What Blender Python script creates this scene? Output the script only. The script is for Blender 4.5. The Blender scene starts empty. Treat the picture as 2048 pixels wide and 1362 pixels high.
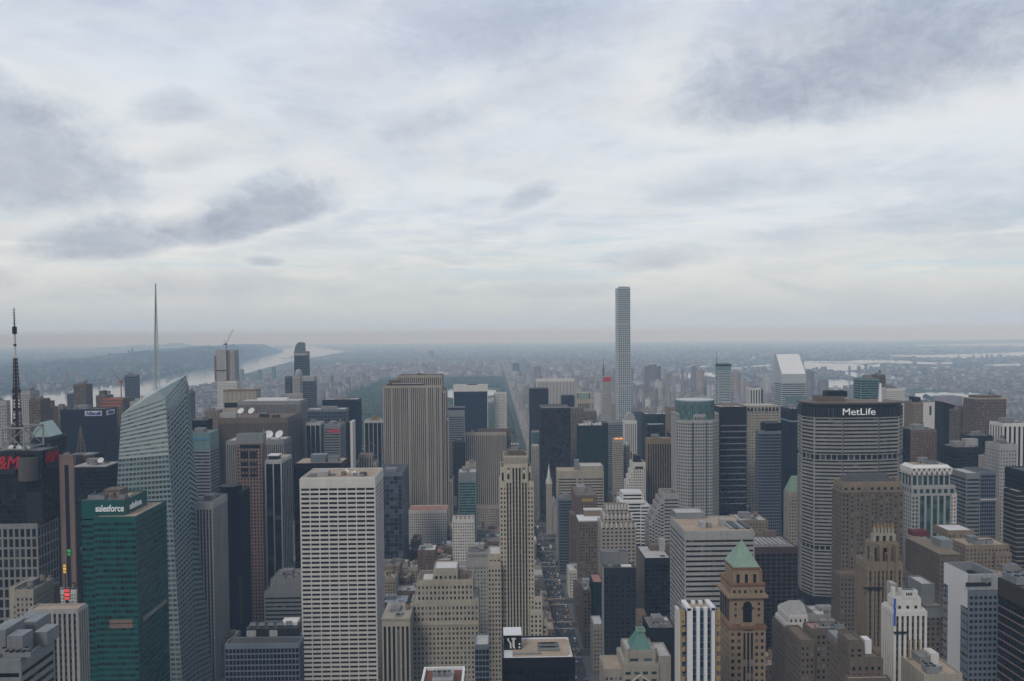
import bpy, math, random
import numpy as np
from mathutils import Vector, Matrix
R = math.radians
scene = bpy.context.scene
col = scene.collection
random.seed(7)

# ------------------------------------------------------------------ camera
FPX = 1660.0                      # focal length in units of a 2048 px wide picture
CAM = Vector((0.0, 0.0, 320.0))
cam_data = bpy.data.cameras.new('camera')
cam = bpy.data.objects.new('camera', cam_data); col.objects.link(cam)
cam_data.sensor_width = 36.0; cam_data.lens = FPX / 2048 * 36
cam_data.clip_start = 1.0; cam_data.clip_end = 200000.0
cam_data.shift_y = 46.0 / 2048
YAW, PITCH, ROLL = R(-1.24), R(-2.0), R(0.45)
CAMROT = (Matrix.Rotation(YAW, 3, 'Z') @ Matrix.Rotation(math.pi/2 + PITCH, 3, 'X') @ Matrix.Rotation(-ROLL, 3, 'Z'))
cam.matrix_world = Matrix.Translation(CAM) @ CAMROT.to_4x4()
scene.camera = cam

# ------------------------------------------------------------------ render
scene.view_settings.view_transform = 'Standard'
scene.view_settings.look = 'None'
scene.view_settings.exposure = 0.0
scene.view_settings.gamma = 1.0
scene.view_settings.use_curve_mapping = False
scene.cycles.max_bounces = 12
scene.cycles.diffuse_bounces = 1
scene.cycles.glossy_bounces = 2
scene.cycles.transmission_bounces = 3
scene.cycles.volume_bounces = 12
scene.cycles.use_denoising = True
scene.cycles.volume_max_steps = 64

# ------------------------------------------------------------------ node helpers
class NT:
    def __init__(s, tree): s.t = tree; s.n = tree.nodes; s.l = tree.links
    def node(s, typ, **kw):
        n = s.n.new(typ)
        for k, v in kw.items(): setattr(n, k, v)
        return n
    def put(s, sock, v):
        if isinstance(v, bpy.types.NodeSocket): s.l.new(v, sock)
        elif v is not None: sock.default_value = v
    def m(s, op, a, b=None, c=None, clamp=False):
        n = s.node('ShaderNodeMath', operation=op, use_clamp=clamp)
        s.put(n.inputs[0], a); s.put(n.inputs[1], b); s.put(n.inputs[2], c)
        return n.outputs[0]
    def mix(s, f, a, b, typ='RGBA', blend='MIX'):
        n = s.node('ShaderNodeMix', data_type=typ)
        if typ == 'RGBA':
            n.blend_type = blend
            s.put(n.inputs[0], f); s.put(n.inputs[6], c4(a)); s.put(n.inputs[7], c4(b)); return n.outputs[2]
        s.put(n.inputs[0], f); s.put(n.inputs[2], a); s.put(n.inputs[3], b); return n.outputs[0]
    def noise(s, vec, scale, detail=4, rough=.55, out=0, dist=0):
        n = s.node('ShaderNodeTexNoise')
        s.put(n.inputs['Vector'], vec); n.inputs['Scale'].default_value = scale
        n.inputs['Detail'].default_value = detail; n.inputs['Roughness'].default_value = rough
        n.inputs['Distortion'].default_value = dist
        return n.outputs[out]
    def ss(s, x, a, b, lo=0., hi=1.):
        n = s.node('ShaderNodeMapRange', interpolation_type='SMOOTHSTEP')
        s.put(n.inputs[0], x); s.put(n.inputs[1], a); s.put(n.inputs[2], b); s.put(n.inputs[3], lo); s.put(n.inputs[4], hi)
        return n.outputs[0]
    def comb(s, x, y, z=0.):
        n = s.node('ShaderNodeCombineXYZ'); s.put(n.inputs[0], x); s.put(n.inputs[1], y); s.put(n.inputs[2], z); return n.outputs[0]
    def sep(s, v):
        n = s.node('ShaderNodeSeparateXYZ'); s.put(n.inputs[0], v); return n.outputs
    def ramp(s, f, stops):
        n = s.node('ShaderNodeValToRGB'); s.put(n.inputs[0], f)
        e = n.color_ramp.elements
        while len(e) > 1: e.remove(e[0])
        e[0].position = stops[0][0]; e[0].color = c4(stops[0][1])
        for p, c in stops[1:]:
            k = e.new(p); k.color = c4(c)
        return n.outputs[0]
def c4(c):
    if isinstance(c, bpy.types.NodeSocket) or c is None: return c
    if isinstance(c, (int, float)): return (c, c, c, 1)
    return tuple(c) + (1,) if len(c) == 3 else tuple(c)

# ------------------------------------------------------------------ sky
SUN_AZ, SUN_EL = R(208), R(42)     # clockwise from the view axis: behind the camera, a little to its left
world = bpy.data.worlds.new('World'); scene.world = world; world.use_nodes = True
w = NT(world.node_tree); w.n.clear()
out = w.node('ShaderNodeOutputWorld'); bg = w.node('ShaderNodeBackground'); w.l.new(bg.outputs[0], out.inputs[0])
bg.inputs[1].default_value = 0.1
sky = w.node('ShaderNodeTexSky', sky_type='NISHITA'); sky.sun_disc = False
sky.sun_elevation = SUN_EL; sky.sun_rotation = SUN_AZ; sky.altitude = 300; sky.air_density = 1.3; sky.dust_density = 2.0
dirv = w.node('ShaderNodeTexCoord').outputs['Generated']
dx, dy, dz = w.sep(dirv)
az = w.m('ARCTAN2', dx, dy)                                   # bearing from the avenue axis, radians
el = w.m('ARCSINE', dz)
zz = w.m('ADD', w.m('MAXIMUM', dz, 0.0), 0.055)
cp = w.comb(w.m('DIVIDE', dx, zz), w.m('DIVIDE', dy, zz), 0.)  # where the view meets a flat cloud deck
n1 = w.noise(cp, .55, 7, .56, dist=.6)
n2 = w.noise(cp, 1.9, 7, .6, dist=.4)
ae = lambda sa, se, z: w.comb(w.m('MULTIPLY', az, sa), w.m('MULTIPLY', el, se), z)
wob = w.noise(ae(10., 16., 3.3), 1.0, 9, .66, dist=.35)
wob2 = w.noise(ae(30., 46., 9.1), 1.0, 9, .72, dist=.5)
wisp = w.noise(ae(8., 25., 5.2), 1.0, 8, .66, dist=.8)
def bank(a0, e0, ra, re, tilt=0., soft=.55, amp=1.5, flat=.6):
    """one cloud bank: an uneven patch of the deck at a bearing and a height above the horizon (degrees), flatter below"""
    da = w.m('SUBTRACT', az, R(a0)); de = w.m('SUBTRACT', el, R(e0))
    de = w.m('SUBTRACT', de, w.m('MULTIPLY', da, tilt))
    dn = w.m('MULTIPLY', w.m('MINIMUM', de, 0.), 1/flat)
    de = w.m('ADD', w.m('MAXIMUM', de, 0.), dn)
    r = w.m('SQRT', w.m('ADD', w.m('POWER', w.m('DIVIDE', da, R(ra)), 2.), w.m('POWER', w.m('ABSOLUTE', w.m('DIVIDE', de, R(re))), 2.)))
    r = w.m('ADD', r, w.m('MULTIPLY', w.m('SUBTRACT', wob, .5), amp))
    r = w.m('ADD', r, w.m('MULTIPLY', w.m('SUBTRACT', wob2, .5), amp*.75))
    rims.append(w.m('MULTIPLY', w.ss(r, 1.75, 1.2), w.ss(r, .9, 1.15)))
    return w.ss(r, 1.05 + soft*.35, .9 - soft)
rims = []
deck = w.m('ADD', w.m('ADD', w.m('MULTIPLY', n1, .50), w.m('MULTIPLY', n2, .25)), w.m('MULTIPLY', wisp, .25))
thick = w.ss(deck, .42, .62)
lit = w.mix(thick, (7.7, 8.2, 8.75), (5.85, 6.4, 7.25))
hi = w.ss(el, R(11), R(25))
lit = w.mix(w.m('MULTIPLY', hi, .85), lit, w.mix(thick, (6.8, 7.55, 8.9), (5.2, 5.9, 7.35)))
# a broad bright rift across the middle heights
rift = w.m('MULTIPLY', w.ss(w.m('ABSOLUTE', w.m('SUBTRACT', el, w.m('ADD', R(12.5), w.m('MULTIPLY', az, .05)))), R(6.5), R(1.5)), w.ss(wob, .36, .62))
lit = w.mix(w.m('MULTIPLY', rift, .55), lit, (7.9, 8.05, 8.2))
low = w.ss(el, R(8.5), R(2.5))
lit = w.mix(low, lit, w.mix(w.ss(wisp, .38, .64), (7.4, 7.55, 7.5), (6.2, 6.6, 6.9)))
# streaks of open sky low in the north, and brighter cloud rims between them
gapn = w.noise(ae(3.2, 44., 1.7), 1.0, 6, .62, dist=.5)
band = w.m('MULTIPLY', w.ss(el, R(2.6), R(4.4)), w.ss(el, R(10), R(6.5)))
gap = w.m('MULTIPLY', w.ss(gapn, .53, .66), band)
lit = w.mix(w.m('MULTIPLY', gap, .7), lit, (5.6, 6.9, 7.7))
rim = w.m('MULTIPLY', w.ss(w.noise(ae(5., 60., 7.7), 1.0, 6, .65), .56, .70), band)
lit = w.mix(w.m('MULTIPLY', rim, .6), lit, (8.8, 8.8, 8.3))
banks = [bank(25.5, 16.2, 11.5, 7.0, .03, .75, .75, .42), bank(18, 14.6, 7, 3.2, .02, .7, .8, .5), bank(36, 20, 11, 8, 0, .8, .8), bank(-30.2, 9.4, 7.8, 5.4, -.02, .45, .7, .42), bank(-15.2, 7.6, 5.2, 2.8, .26, .42, .7, .30),
         bank(-18.5, 6.6, 3.6, 1.6, .1, .45, .7, .5), bank(-24.6, 5.6, 4.4, 2.0, .12, .42, .7, .4), bank(2.6, 9.2, 2.0, 1.1, .30, .6, .9, .6), bank(15, 9.4, 7, 1.8, .04, .9, 1.1), bank(-20, 3.0, 10, 1.3, .03, .9, 1.3),
         bank(-20.6, 14.0, 2.8, 1.3, .1, .7, .9), bank(11.5, 4.9, 4.2, 1.1, .05, .8, 1.0), bank(-28.5, 13.2, 3.2, 1.2, .15, .8, 1.0), bank(2, 20.5, 10, 5, .16, .9, 1.0), bank(-22, 21.5, 14, 3.4, .05, 1., 1.0), bank(-4, 14.0, 3.4, 1.6, .15, .9, 1.1), bank(-15.4, 4.9, 1.4, .5, 0, .7, 1.0), bank(3, 2.8, 7, .7, 0, .9, 1.4), bank(30, 6.8, 6, 1.4, 0, .9, 1.2), bank(-20, 11.2, 3.2, 1.2, .2, .9, 1.1), bank(-33, 3.2, 4, 1.2, 0, .8, 1.2), bank(-31.5, 14.8, 2.2, 1.0, 0, .8, 1.), bank(3, 16.5, 6, 2.0, .3, .9, 1.1)]
dark = [.82, .70, .6, .66, .78, .72, .70, .5, .4, .35, .45, .45, .45, .5, .35, .35, .5, .3, .35, .35, .4, .4, .3]
for r_, d in zip(rims, dark):
    lit = w.mix(w.m('MULTIPLY', r_, d*.42), lit, (8.5, 8.55, 8.45))
for b, d in zip(banks, dark):
    lit = w.mix(w.m('MULTIPLY', b, d), lit, w.mix(w.ss(wob2, .30, .72), (3.45, 3.95, 4.95), (4.6, 5.15, 6.1)))
base_dim = w.ss(el, R(4.2), R(.4))
lit = w.mix(w.m('MULTIPLY', base_dim, .85), lit, (5.15, 5.85, 6.6))
lit = w.mix(w.ss(el, R(1.5), R(.1)), lit, (5.5, 6.5, 8.2))       # low sky coloured brighter and bluer to make up for the dimming haze
over = w.m('MAXIMUM', w.ss(el, R(26), R(46)), w.ss(dy, .25, -.35))     # made-up dim blue cloud, unseen overhead and to the south, darkens the city
lit = w.mix(w.m('MULTIPLY', over, .72), lit, (2.9, 3.25, 4.0))
cloud = w.mix(.93, sky.outputs[0], lit)
down = w.ss(dz, -.02, -.08)
w.l.new(w.mix(down, cloud, (1.6, 1.7, 1.9)), bg.inputs[0])

sun_d = bpy.data.lights.new('sun', 'SUN'); sun_d.energy = 1.4; sun_d.angle = R(18); sun_d.color = (1, .94, .85)
sun = bpy.data.objects.new('sun', sun_d); col.objects.link(sun)
sdir = Vector((math.sin(SUN_AZ)*math.cos(SUN_EL), math.cos(SUN_AZ)*math.cos(SUN_EL), math.sin(SUN_EL)))
sun.rotation_euler = sdir.to_track_quat('Z', 'Y').to_euler(); sun.location = (0, -200, 900)

# ------------------------------------------------------------------ geometry of the place
EARTH = 2 * 7.3e6
def gz(x, y): return -(x*x + y*y) / EARTH
def ray(px, py):
    return CAMROT @ Vector(((px-1024)/FPX, -(py-681)/FPX + 46.0/FPX, -1.0))
def at(px, py, Y):
    d = ray(px, py); return CAM + d * (Y / d.y)
def ground_at(px, py, dz=0.):
    d = ray(px, py); z = 0.
    for _ in range(12):
        p = CAM + d * ((z + dz - CAM.z) / min(d.z, -1e-4)); z = gz(p.x, p.y)
    return p
CINV = CAMROT.transposed()
def pix(p):
    q = CINV @ (Vector(p) - CAM)
    return 1024 + FPX*q.x/-q.z, 681 - FPX*(q.y/-q.z) + 46.0
def ST(n): return (n - 33.8) * 80.5            # distance up the avenue of a cross street

# ------------------------------------------------------------------ materials
MATS = {}
def pmat(name, colour, rough=.8, metal=0., var=.22, scale=.05, spec=.4, emit=None, streak=True):
    if name in MATS: return MATS[name]
    m = bpy.data.materials.new(name); m.use_nodes = True; t = NT(m.node_tree); b = t.n['Principled BSDF']
    b.inputs['Roughness'].default_value = rough; b.inputs['Metallic'].default_value = metal
    b.inputs['Specular IOR Level'].default_value = spec
    if emit:
        b.inputs['Base Color'].default_value = c4(colour); b.inputs['Emission Color'].default_value = c4(colour)
        b.inputs['Emission Strength'].default_value = emit
    else:
        oc = t.node('ShaderNodeTexCoord').outputs['Object']
        g = t.node('ShaderNodeVectorMath', operation='MULTIPLY'); t.l.new(oc, g.inputs[0]); g.inputs[1].default_value = (1, 1, .22 if streak else 1)
        n = t.noise(g.outputs[0], scale, 5, .6); n_ = t.noise(oc, scale*9, 4, .6)
        g2 = t.node('ShaderNodeVectorMath', operation='MULTIPLY'); t.l.new(oc, g2.inputs[0]); g2.inputs[1].default_value = (1, 1, .05 if streak else 1)
        dr = t.noise(g2.outputs[0], .55, 3, .6)      # rain streaks down the walls, tar seams on roofs
        f = t.m('ADD', t.m('ADD', t.m('MULTIPLY', t.m('SUBTRACT', n, .5), 2*var*1.6), t.m('MULTIPLY', t.m('SUBTRACT', n_, .5), 2*var)), t.m('MULTIPLY', t.m('SUBTRACT', dr, .5), 2.2*var))
        hsv = t.node('ShaderNodeHueSaturation'); hsv.inputs['Color'].default_value = c4(colour)
        t.l.new(t.m('ADD', f, 1.0), hsv.inputs['Value']); t.l.new(hsv.outputs[0], b.inputs['Base Color'])
    MATS[name] = m; return m
def gmat(name, dark, light, p=.25, rough=.12, spec=.28, floorline=0.0, lc=None, lit=0.0):
    """window glass: each pane (one cell of the face) has its own tone: blinds, dark rooms, a few lamps on"""
    if name in MATS: return MATS[name]
    m = bpy.data.materials.new(name); m.use_nodes = True; t = NT(m.node_tree); b = t.n['Principled BSDF']
    uv = t.node('ShaderNodeUVMap').outputs[0]; oi = t.node('ShaderNodeObjectInfo').outputs['Random']
    u, v, _ = t.sep(uv)
    cell = t.comb(t.m('FLOOR', u), t.m('FLOOR', v), t.m('MULTIPLY', oi, 91.))
    wn = t.node('ShaderNodeTexWhiteNoise', noise_dimensions='3D'); t.l.new(cell, wn.inputs['Vector'])
    cellf = t.comb(t.m('MULTIPLY', t.m('FLOOR', u), .33), t.m('MULTIPLY', t.m('FLOOR', v), .9), t.m('MULTIPLY', oi, 37.))
    big = t.noise(cellf, .55, 2, .5)
    r = t.m('ADD', t.m('MULTIPLY', wn.outputs['Value'], .65), t.m('MULTIPLY', big, .5))
    f = t.ss(r, 1.02 - p, 1.10 - p*.5)
    tone = t.m('MULTIPLY_ADD', t.sep(wn.outputs['Color'])[1], .9, .55)
    vm = t.node('ShaderNodeVectorMath', operation='SCALE'); vm.inputs[0].default_value = dark; t.l.new(tone, vm.inputs['Scale'])
    c = t.mix(f, vm.outputs[0], light)
    if floorline:
        fl = t.m('LESS_THAN', t.m('FRACT', v), floorline); c = t.mix(fl, c, lc or dark)
    t.l.new(c, b.inputs['Base Color'])
    b.inputs['Roughness'].default_value = rough; b.inputs['Specular IOR Level'].default_value = spec
    tl = t.node('ShaderNodeVectorMath', operation='MULTIPLY_ADD'); t.l.new(wn.outputs['Color'], tl.inputs[0]); tl.inputs[1].default_value = (.09,)*3; t.l.new(t.node('ShaderNodeNewGeometry').outputs['Normal'], tl.inputs[2])
    t2 = t.node('ShaderNodeVectorMath', operation='SUBTRACT'); t.l.new(tl.outputs[0], t2.inputs[0]); t2.inputs[1].default_value = (.045,)*3
    nn = t.node('ShaderNodeVectorMath', operation='NORMALIZE'); t.l.new(t2.outputs[0], nn.inputs[0]); t.l.new(nn.outputs[0], b.inputs['Normal'])   # no two panes sit quite flush
    if lit:
        on = t.m('GREATER_THAN', t.sep(wn.outputs['Color'])[2], 1 - lit)
        b.inputs['Emission Color'].default_value = (1, .78, .35, 1); t.l.new(t.m('MULTIPLY', on, .5), b.inputs['Emission Strength'])
    MATS[name] = m; return m

# ------------------------------------------------------------------ mesh builder
class MB:
    def __init__(s): s.v = []; s.f = []; s.m = []; s.uv = []
    def quad(s, a, b, c, d, m=0, uv=None):
        i = len(s.v); s.v += [a, b, c, d]; s.f.append((i, i+1, i+2, i+3)); s.m.append(m); s.uv += uv or [(0, 0), (1, 0), (1, 1), (0, 1)]
    def poly(s, pts, m=0):
        i = len(s.v); s.v += list(pts); s.f.append(tuple(range(i, i+len(pts)))); s.m.append(m); s.uv += [(0, 0)]*len(pts)
    def box(s, x0, x1, y0, y1, z0, z1, m=0, mt=None, bottom=True):
        mt = m if mt is None else mt
        a, b, c, d = (x0, y0), (x1, y0), (x1, y1), (x0, y1)
        for p, q in ((a, b), (b, c), (c, d), (d, a)):
            s.quad((*p, z0), (*q, z0), (*q, z1), (*p, z1), m)
        s.quad((*a, z1), (*b, z1), (*c, z1), (*d, z1), mt)
        if bottom: s.quad((*d, z0), (*c, z0), (*b, z0), (*a, z0), m)
    def prism(s, pts, z0, z1, m=0, mt=None, top=None, nb=None, nf=None):
        """upright prism on a counter-clockwise outline; top = a second outline to taper to"""
        mt = m if mt is None else mt; top = top or pts; n = len(pts)
        for i in range(n):
            p, q, p2, q2 = pts[i], pts[(i+1) % n], top[i], top[(i+1) % n]
            u = nb or 1; f = nf or 1
            s.quad((*p, z0), (*q, z0), (*q2, z1), (*p2, z1), m, [(0, 0), (u, 0), (u, f), (0, f)])
        s.poly([(*p, z1) for p in top], mt)
        s.poly([(*p, z0) for p in reversed(pts)], m)
    def cyl(s, x, y, r, z0, z1, n=16, m=0, r2=None, mt=None):
        r2 = r if r2 is None else r2
        c = [(math.cos(2*math.pi*k/n), math.sin(2*math.pi*k/n)) for k in range(n)]
        s.prism([(x+r*a, y+r*b) for a, b in c], z0, z1, m, mt, [(x+r2*a, y+r2*b) for a, b in c])
    def tube(s, p, q, r, m=0, n=6, r2=None):
        p = Vector(p); q = Vector(q); d = (q-p).normalized(); r2 = r if r2 is None else r2
        a = d.orthogonal().normalized(); b = d.cross(a)
        A = [p + (a*math.cos(2*math.pi*k/n) + b*math.sin(2*math.pi*k/n))*r for k in range(n)]
        B = [q + (a*math.cos(2*math.pi*k/n) + b*math.sin(2*math.pi*k/n))*r2 for k in range(n)]
        for k in range(n): s.quad(tuple(A[k]), tuple(A[(k+1) % n]), tuple(B[(k+1) % n]), tuple(B[k]), m)
        s.poly([tuple(x) for x in reversed(A)], m); s.poly([tuple(x) for x in B], m)
    def dome(s, x, y, z, r, h, n=16, k=6, m=0):
        for j in range(k):
            a0, a1 = math.pi/2*j/k, math.pi/2*(j+1)/k
            for i in range(n):
                t0, t1 = 2*math.pi*i/n, 2*math.pi*(i+1)/n
                P = lambda a, t: (x+r*math.cos(a)*math.cos(t), y+r*math.cos(a)*math.sin(t), z+h*math.sin(a))
                s.quad(P(a0, t0), P(a0, t1), P(a1, t1), P(a1, t0), m)
    def obox(s, o, u, nrm, a0, a1, z0, z1, w0, w1, m=0):
        """box on a wall: a along u, z up, w outwards"""
        P = lambda a, ww, z: (o[0]+u[0]*a+nrm[0]*ww, o[1]+u[1]*a+nrm[1]*ww, z)
        A, B, C, D = P(a0, w1, z0), P(a1, w1, z0), P(a1, w1, z1), P(a0, w1, z1)
        a, b, c, d = P(a0, w0, z0), P(a1, w0, z0), P(a1, w0, z1), P(a0, w0, z1)
        s.quad(A, B, C, D, m); s.quad(a, A, D, d, m); s.quad(B, b, c, C, m); s.quad(d, D, C, c, m); s.quad(a, b, B, A, m)
    def build(s, name, mats, parent=None, loc=(0, 0, 0), smooth=False, kind=None, label=None):
        me = bpy.data.meshes.new(name); me.from_pydata(s.v, [], s.f)
        for m in (mats if isinstance(mats, (list, tuple)) else [mats]): me.materials.append(m)
        if len(me.polygons):
            me.polygons.foreach_set('material_index', s.m)
            uv = me.uv_layers.new(name='UVMap'); uv.data.foreach_set('uv', np.array(s.uv, dtype=np.float32).ravel())
            if smooth: me.polygons.foreach_set('use_smooth', [True]*len(s.f))
        o = bpy.data.objects.new(name, me); col.objects.link(o); o.location = loc
        if parent: o.parent = parent
        if kind: o['kind'] = kind
        if label: o['label'] = label
        return o
def tag(o, label, cat, group=None):
    o['label'] = label; o['category'] = cat
    if group: o['group'] = group
    return o
def empty(name, loc, label, cat, group=None, rz=0.):
    o = bpy.data.objects.new(name, None); col.objects.link(o); o.location = loc; o.rotation_euler.z = rz; o.empty_display_size = 5
    return tag(o, label, cat, group)
def copy_tree(o, parent=None):
    c = o.copy(); col.objects.link(c); c.parent = parent
    for ch in list(o.children): copy_tree(ch, c)
    return c
# ------------------------------------------------------------------ setting: ground, water, hills
def ground_material():
    m = bpy.data.materials.new('city_ground'); m.use_nodes = True; t = NT(m.node_tree); b = t.n['Principled BSDF']
    g = t.node('ShaderNodeNewGeometry').outputs['Position']; x, y, z = t.sep(g)
    r = t.m('SQRT', t.m('ADD', t.m('MULTIPLY', x, x), t.m('MULTIPLY', y, y)))
    p = t.comb(x, y, 0.)
    vor = t.node('ShaderNodeTexVoronoi'); t.l.new(p, vor.inputs['Vector']); vor.inputs['Scale'].default_value = .012
    rnd = t.sep(vor.outputs['Color'])[0]
    big = t.noise(p, .00055, 5, .6); mid = t.noise(p, .004, 5, .62); fine = t.noise(p, .04, 3, .6)
    tree = t.ss(t.m('ADD', t.m('MULTIPLY', big, .62), t.m('MULTIPLY', mid, .5)), 0.43, .57)
    roofs = t.ramp(rnd, [(0, (.10, .10, .10)), (.35, (.17, .15, .14)), (.6, (.12, .09, .08)), (.8, (.19, .18, .17)), (.95, (.30, .29, .28))])
    green = t.mix(fine, (.016, .032, .018), (.038, .062, .034))
    far = t.mix(tree, roofs, green)
    near = t.mix(fine, (.028, .029, .032), (.05, .05, .052))
    t.l.new(t.mix(t.ss(r, 2100., 2900.), near, far), b.inputs['Base Color']); b.inputs['Roughness'].default_value = .9
    return m
def disc(name, mat, rmax, r0=200.):
    v = [(0, 0, 0)]; f = []; rings = 90; seg = 180
    rs = [r0 * (rmax/r0)**(i/(rings-1)) for i in range(rings)]
    for r in rs:
        for k in range(seg):
            a = 2*math.pi*k/seg; x, y = r*math.sin(a), r*math.cos(a); v.append((x, y, gz(x, y)))
    for k in range(seg): f.append((0, 1+(k+1) % seg, 1+k))
    for i in range(rings-1):
        for k in range(seg):
            a, b = 1+i*seg+k, 1+i*seg+(k+1) % seg; f.append((a, b, b+seg, a+seg))
    me = bpy.data.meshes.new(name); me.from_pydata(v, [], f); me.materials.append(mat)
    o = bpy.data.objects.new(name, me); col.objects.link(o); o['kind'] = 'structure'; return o
disc('ground', ground_material(), 65000.)

def water_material():
    m = bpy.data.materials.new('river_water'); m.use_nodes = True; t = NT(m.node_tree); b = t.n['Principled BSDF']
    g = t.node('ShaderNodeNewGeometry').outputs['Position']
    n = t.noise(g, .02, 5, .65); n2 = t.noise(g, .0016, 4, .6)
    b.inputs['Base Color'].default_value = (.16, .17, .17, 1); b.inputs['IOR'].default_value = 1.33
    t.l.new(t.m('MULTIPLY_ADD', n2, .12, .04), b.inputs['Roughness'])
    bm = t.node('ShaderNodeBump'); bm.inputs['Strength'].default_value = .12; bm.inputs['Distance'].default_value = .6
    t.l.new(n, bm.inputs['Height']); t.l.new(bm.outputs[0], b.inputs['Normal'])
    return m
WATER = water_material()
def shore_sheet(name, strips, mat, lift, rows=5, kind='structure'):
    """sheet on the ground whose two shores run through the given points seen along the valley (x, far shore, near shore)"""
    mb = MB()
    for st in strips:
        colsp = []
        for (a, b) in zip(st[:-1], st[1:]):
            n = max(1, int(abs(b[0]-a[0])/9))
            for k in range(n): colsp.append(tuple(a[i]+(b[i]-a[i])*k/n for i in range(3)))
        colsp.append(st[-1]); grid = []
        for px, y0, y1 in colsp:
            y0 += .35*math.sin(px*.37)+.25*math.sin(px*.93+1); y1 += .5*math.sin(px*.29)+.3*math.sin(px*.81+2)
            if y1 < y0 + .05: y1 = y0 + .05
            P, Q = ground_at(px, y0), ground_at(px, y1); line = []
            for j in range(rows+1):
                t = j/rows; d = ground_at(px, y0+(y1-y0)*t); line.append((d.x, d.y, gz(d.x, d.y)+lift))
            grid.append(line)
        for A, B in zip(grid[:-1], grid[1:]):
            for j in range(rows): mb.quad(A[j+1], B[j+1], B[j], A[j])
    o = mb.build(name, mat); o['kind'] = kind; return o
# the wide river on the left
hudson = [(-420, 812, 1010), (-160, 806, 940), (0, 791, 880), (20, 788, 860), (62, 785, 840), (130, 781, 835), (170, 775, 830), (240, 769, 822), (330, 756, 812), (400, 742.5, 775),
          (440, 733, 760), (487, 723, 748), (530, 713, 737), (567, 705, 727), (600, 698, 721), (622, 696, 717)]
hudson2 = [(567, 698.5, 705.2), (600, 692.5, 716), (625, 693.5, 715), (650, 697, 711), (675, 700.5, 706), (690, 703.5, 704.5)]
shore_sheet('river', [hudson, hudson2], WATER, 1.6)
# the river mouth, its islands and the bays on the right
east = [[(1440, 738, 742), (1500, 733, 736), (1545, 728, 733)],
        [(1405, 745, 752), (1430, 746, 755), (1460, 750, 756)], [(1360, 748, 755), (1382, 746, 757), (1398, 748, 752)], [(1330, 739, 742), (1360, 737, 740)], [(1370, 733, 736), (1425, 731, 735)],
        [(1608, 724, 738), (1640, 726.5, 741), (1690, 727.5, 742), (1705, 727, 741), (1730, 731, 739), (1760, 728, 733)],
        [(1608, 722, 727), (1625, 722.6, 725), (1690, 723, 726), (1720, 720, 728), (1760, 719.5, 726), (1800, 721, 727), (1860, 725, 729), (1905, 724, 728)],
        [(1650, 760, 776), (1700, 759.5, 778), (1712, 762, 770)],
        [(1690, 741.5, 748), (1712, 746, 756), (1740, 747, 759), (1775, 750, 757), (1790, 753, 762), (1810, 758, 763)],
        [(1805, 733, 738), (1830, 734, 737), (1880, 735, 737.5)],
        [(1780, 710, 713), (1860, 710, 715.5), (1940, 708, 717), (2010, 705.5, 714), (2060, 703, 712), (2300, 700, 711)],
        [(1955, 729, 733), (2000, 728, 732), (2060, 727, 732), (2300, 724, 731)],
        [(1790, 690.5, 692), (1880, 689.5, 691.5), (1935, 688, 691.5), (2000, 687, 692), (2060, 686, 693), (2300, 683, 692)],
        [(1830, 788, 801), (1862, 785, 806), (1900, 784, 812), (1935, 785.5, 812), (1960, 787, 800), (1985, 790, 796)]]
shore_sheet('water', east, WATER, 1.6, rows=4)

def hill_material(name, a, b_, tree=(.03, .05, .028)):
    m = bpy.data.materials.new(name); m.use_nodes = True; t = NT(m.node_tree); b = t.n['Principled BSDF']
    g = t.node('ShaderNodeNewGeometry').outputs['Position']
    n = t.noise(g, .006, 6, .65); n2 = t.noise(g, .03, 3, .6)
    vor = t.node('ShaderNodeTexVoronoi'); t.l.new(g, vor.inputs['Vector']); vor.inputs['Scale'].default_value = .02
    roof = t.m('MULTIPLY', t.m('GREATER_THAN', t.sep(vor.outputs['Color'])[0], .88), t.ss(n, .46, .58))
    c = t.mix(n2, a, b_); t.l.new(t.mix(roof, c, (.26, .25, .24)), b.inputs['Base Color']); b.inputs['Roughness'].default_value = .95
    return m
HILL = hill_material('wooded_land', (.012, .024, .016), (.028, .045, .028))
def ridge(name, line, depth_m, mat):
    """land that rises from a shore line (x, y of the shore, height of the land behind, distance it runs back)"""
    pts = []
    for (a, b) in zip(line[:-1], line[1:]):
        n = max(1, int(abs(b[0]-a[0])/7))
        for k in range(n): pts.append(tuple(a[i]+(b[i]-a[i])*k/n for i in range(4)))
    pts.append(line[-1]); grid = []; rr = random.Random(3)
    prof = [(0, .0), (60, .05), (130, .35), (230, .75), (420, .95), (900, 1.0), (1600, .95), (2400, .8), (3200, .5), (4200, .2), (5200, 0)]
    for px, py, h, back in pts:
        s = ground_at(px, py); d = Vector((s.x, s.y)).normalized(); d = Vector((d.x*.75-.62, d.y*.75)).normalized(); L = []
        for q, f in prof:
            q2 = q*back; x, y = s.x+d.x*q2, s.y+d.y*q2
            wob = .82+.3*math.sin(x*.0021+y*.0013)*math.sin(y*.0017)+.1*math.sin(x*.009+y*.007)+rr.uniform(-.05, .05)
            L.append((x, y, gz(x, y)-4*(f == 0)+h*f*wob))
        grid.append(L)
    mb = MB()
    for A, B in zip(grid[:-1], grid[1:]):
        for j in range(len(prof)-1): mb.quad(A[j], B[j], B[j+1], A[j+1])
    o = mb.build(name, mat, smooth=True); o['kind'] = 'structure'; return o
ridge('hills', [(-420, 811, 40, .8), (0, 790, 42, .85), (62, 784, 44, .85), (130, 780, 46, .9), (170, 774, 48, .9), (240, 768, 54, .9), (330, 755, 72, 1.), (400, 741.5, 125, 1.), (440, 732, 155, 1.),
                (487, 722, 190, 1.), (530, 712, 205, 1.), (552, 707, 200, 1.), (563, 705, 150, .8), (568, 704.4, 60, .5)], 0, HILL)
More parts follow.
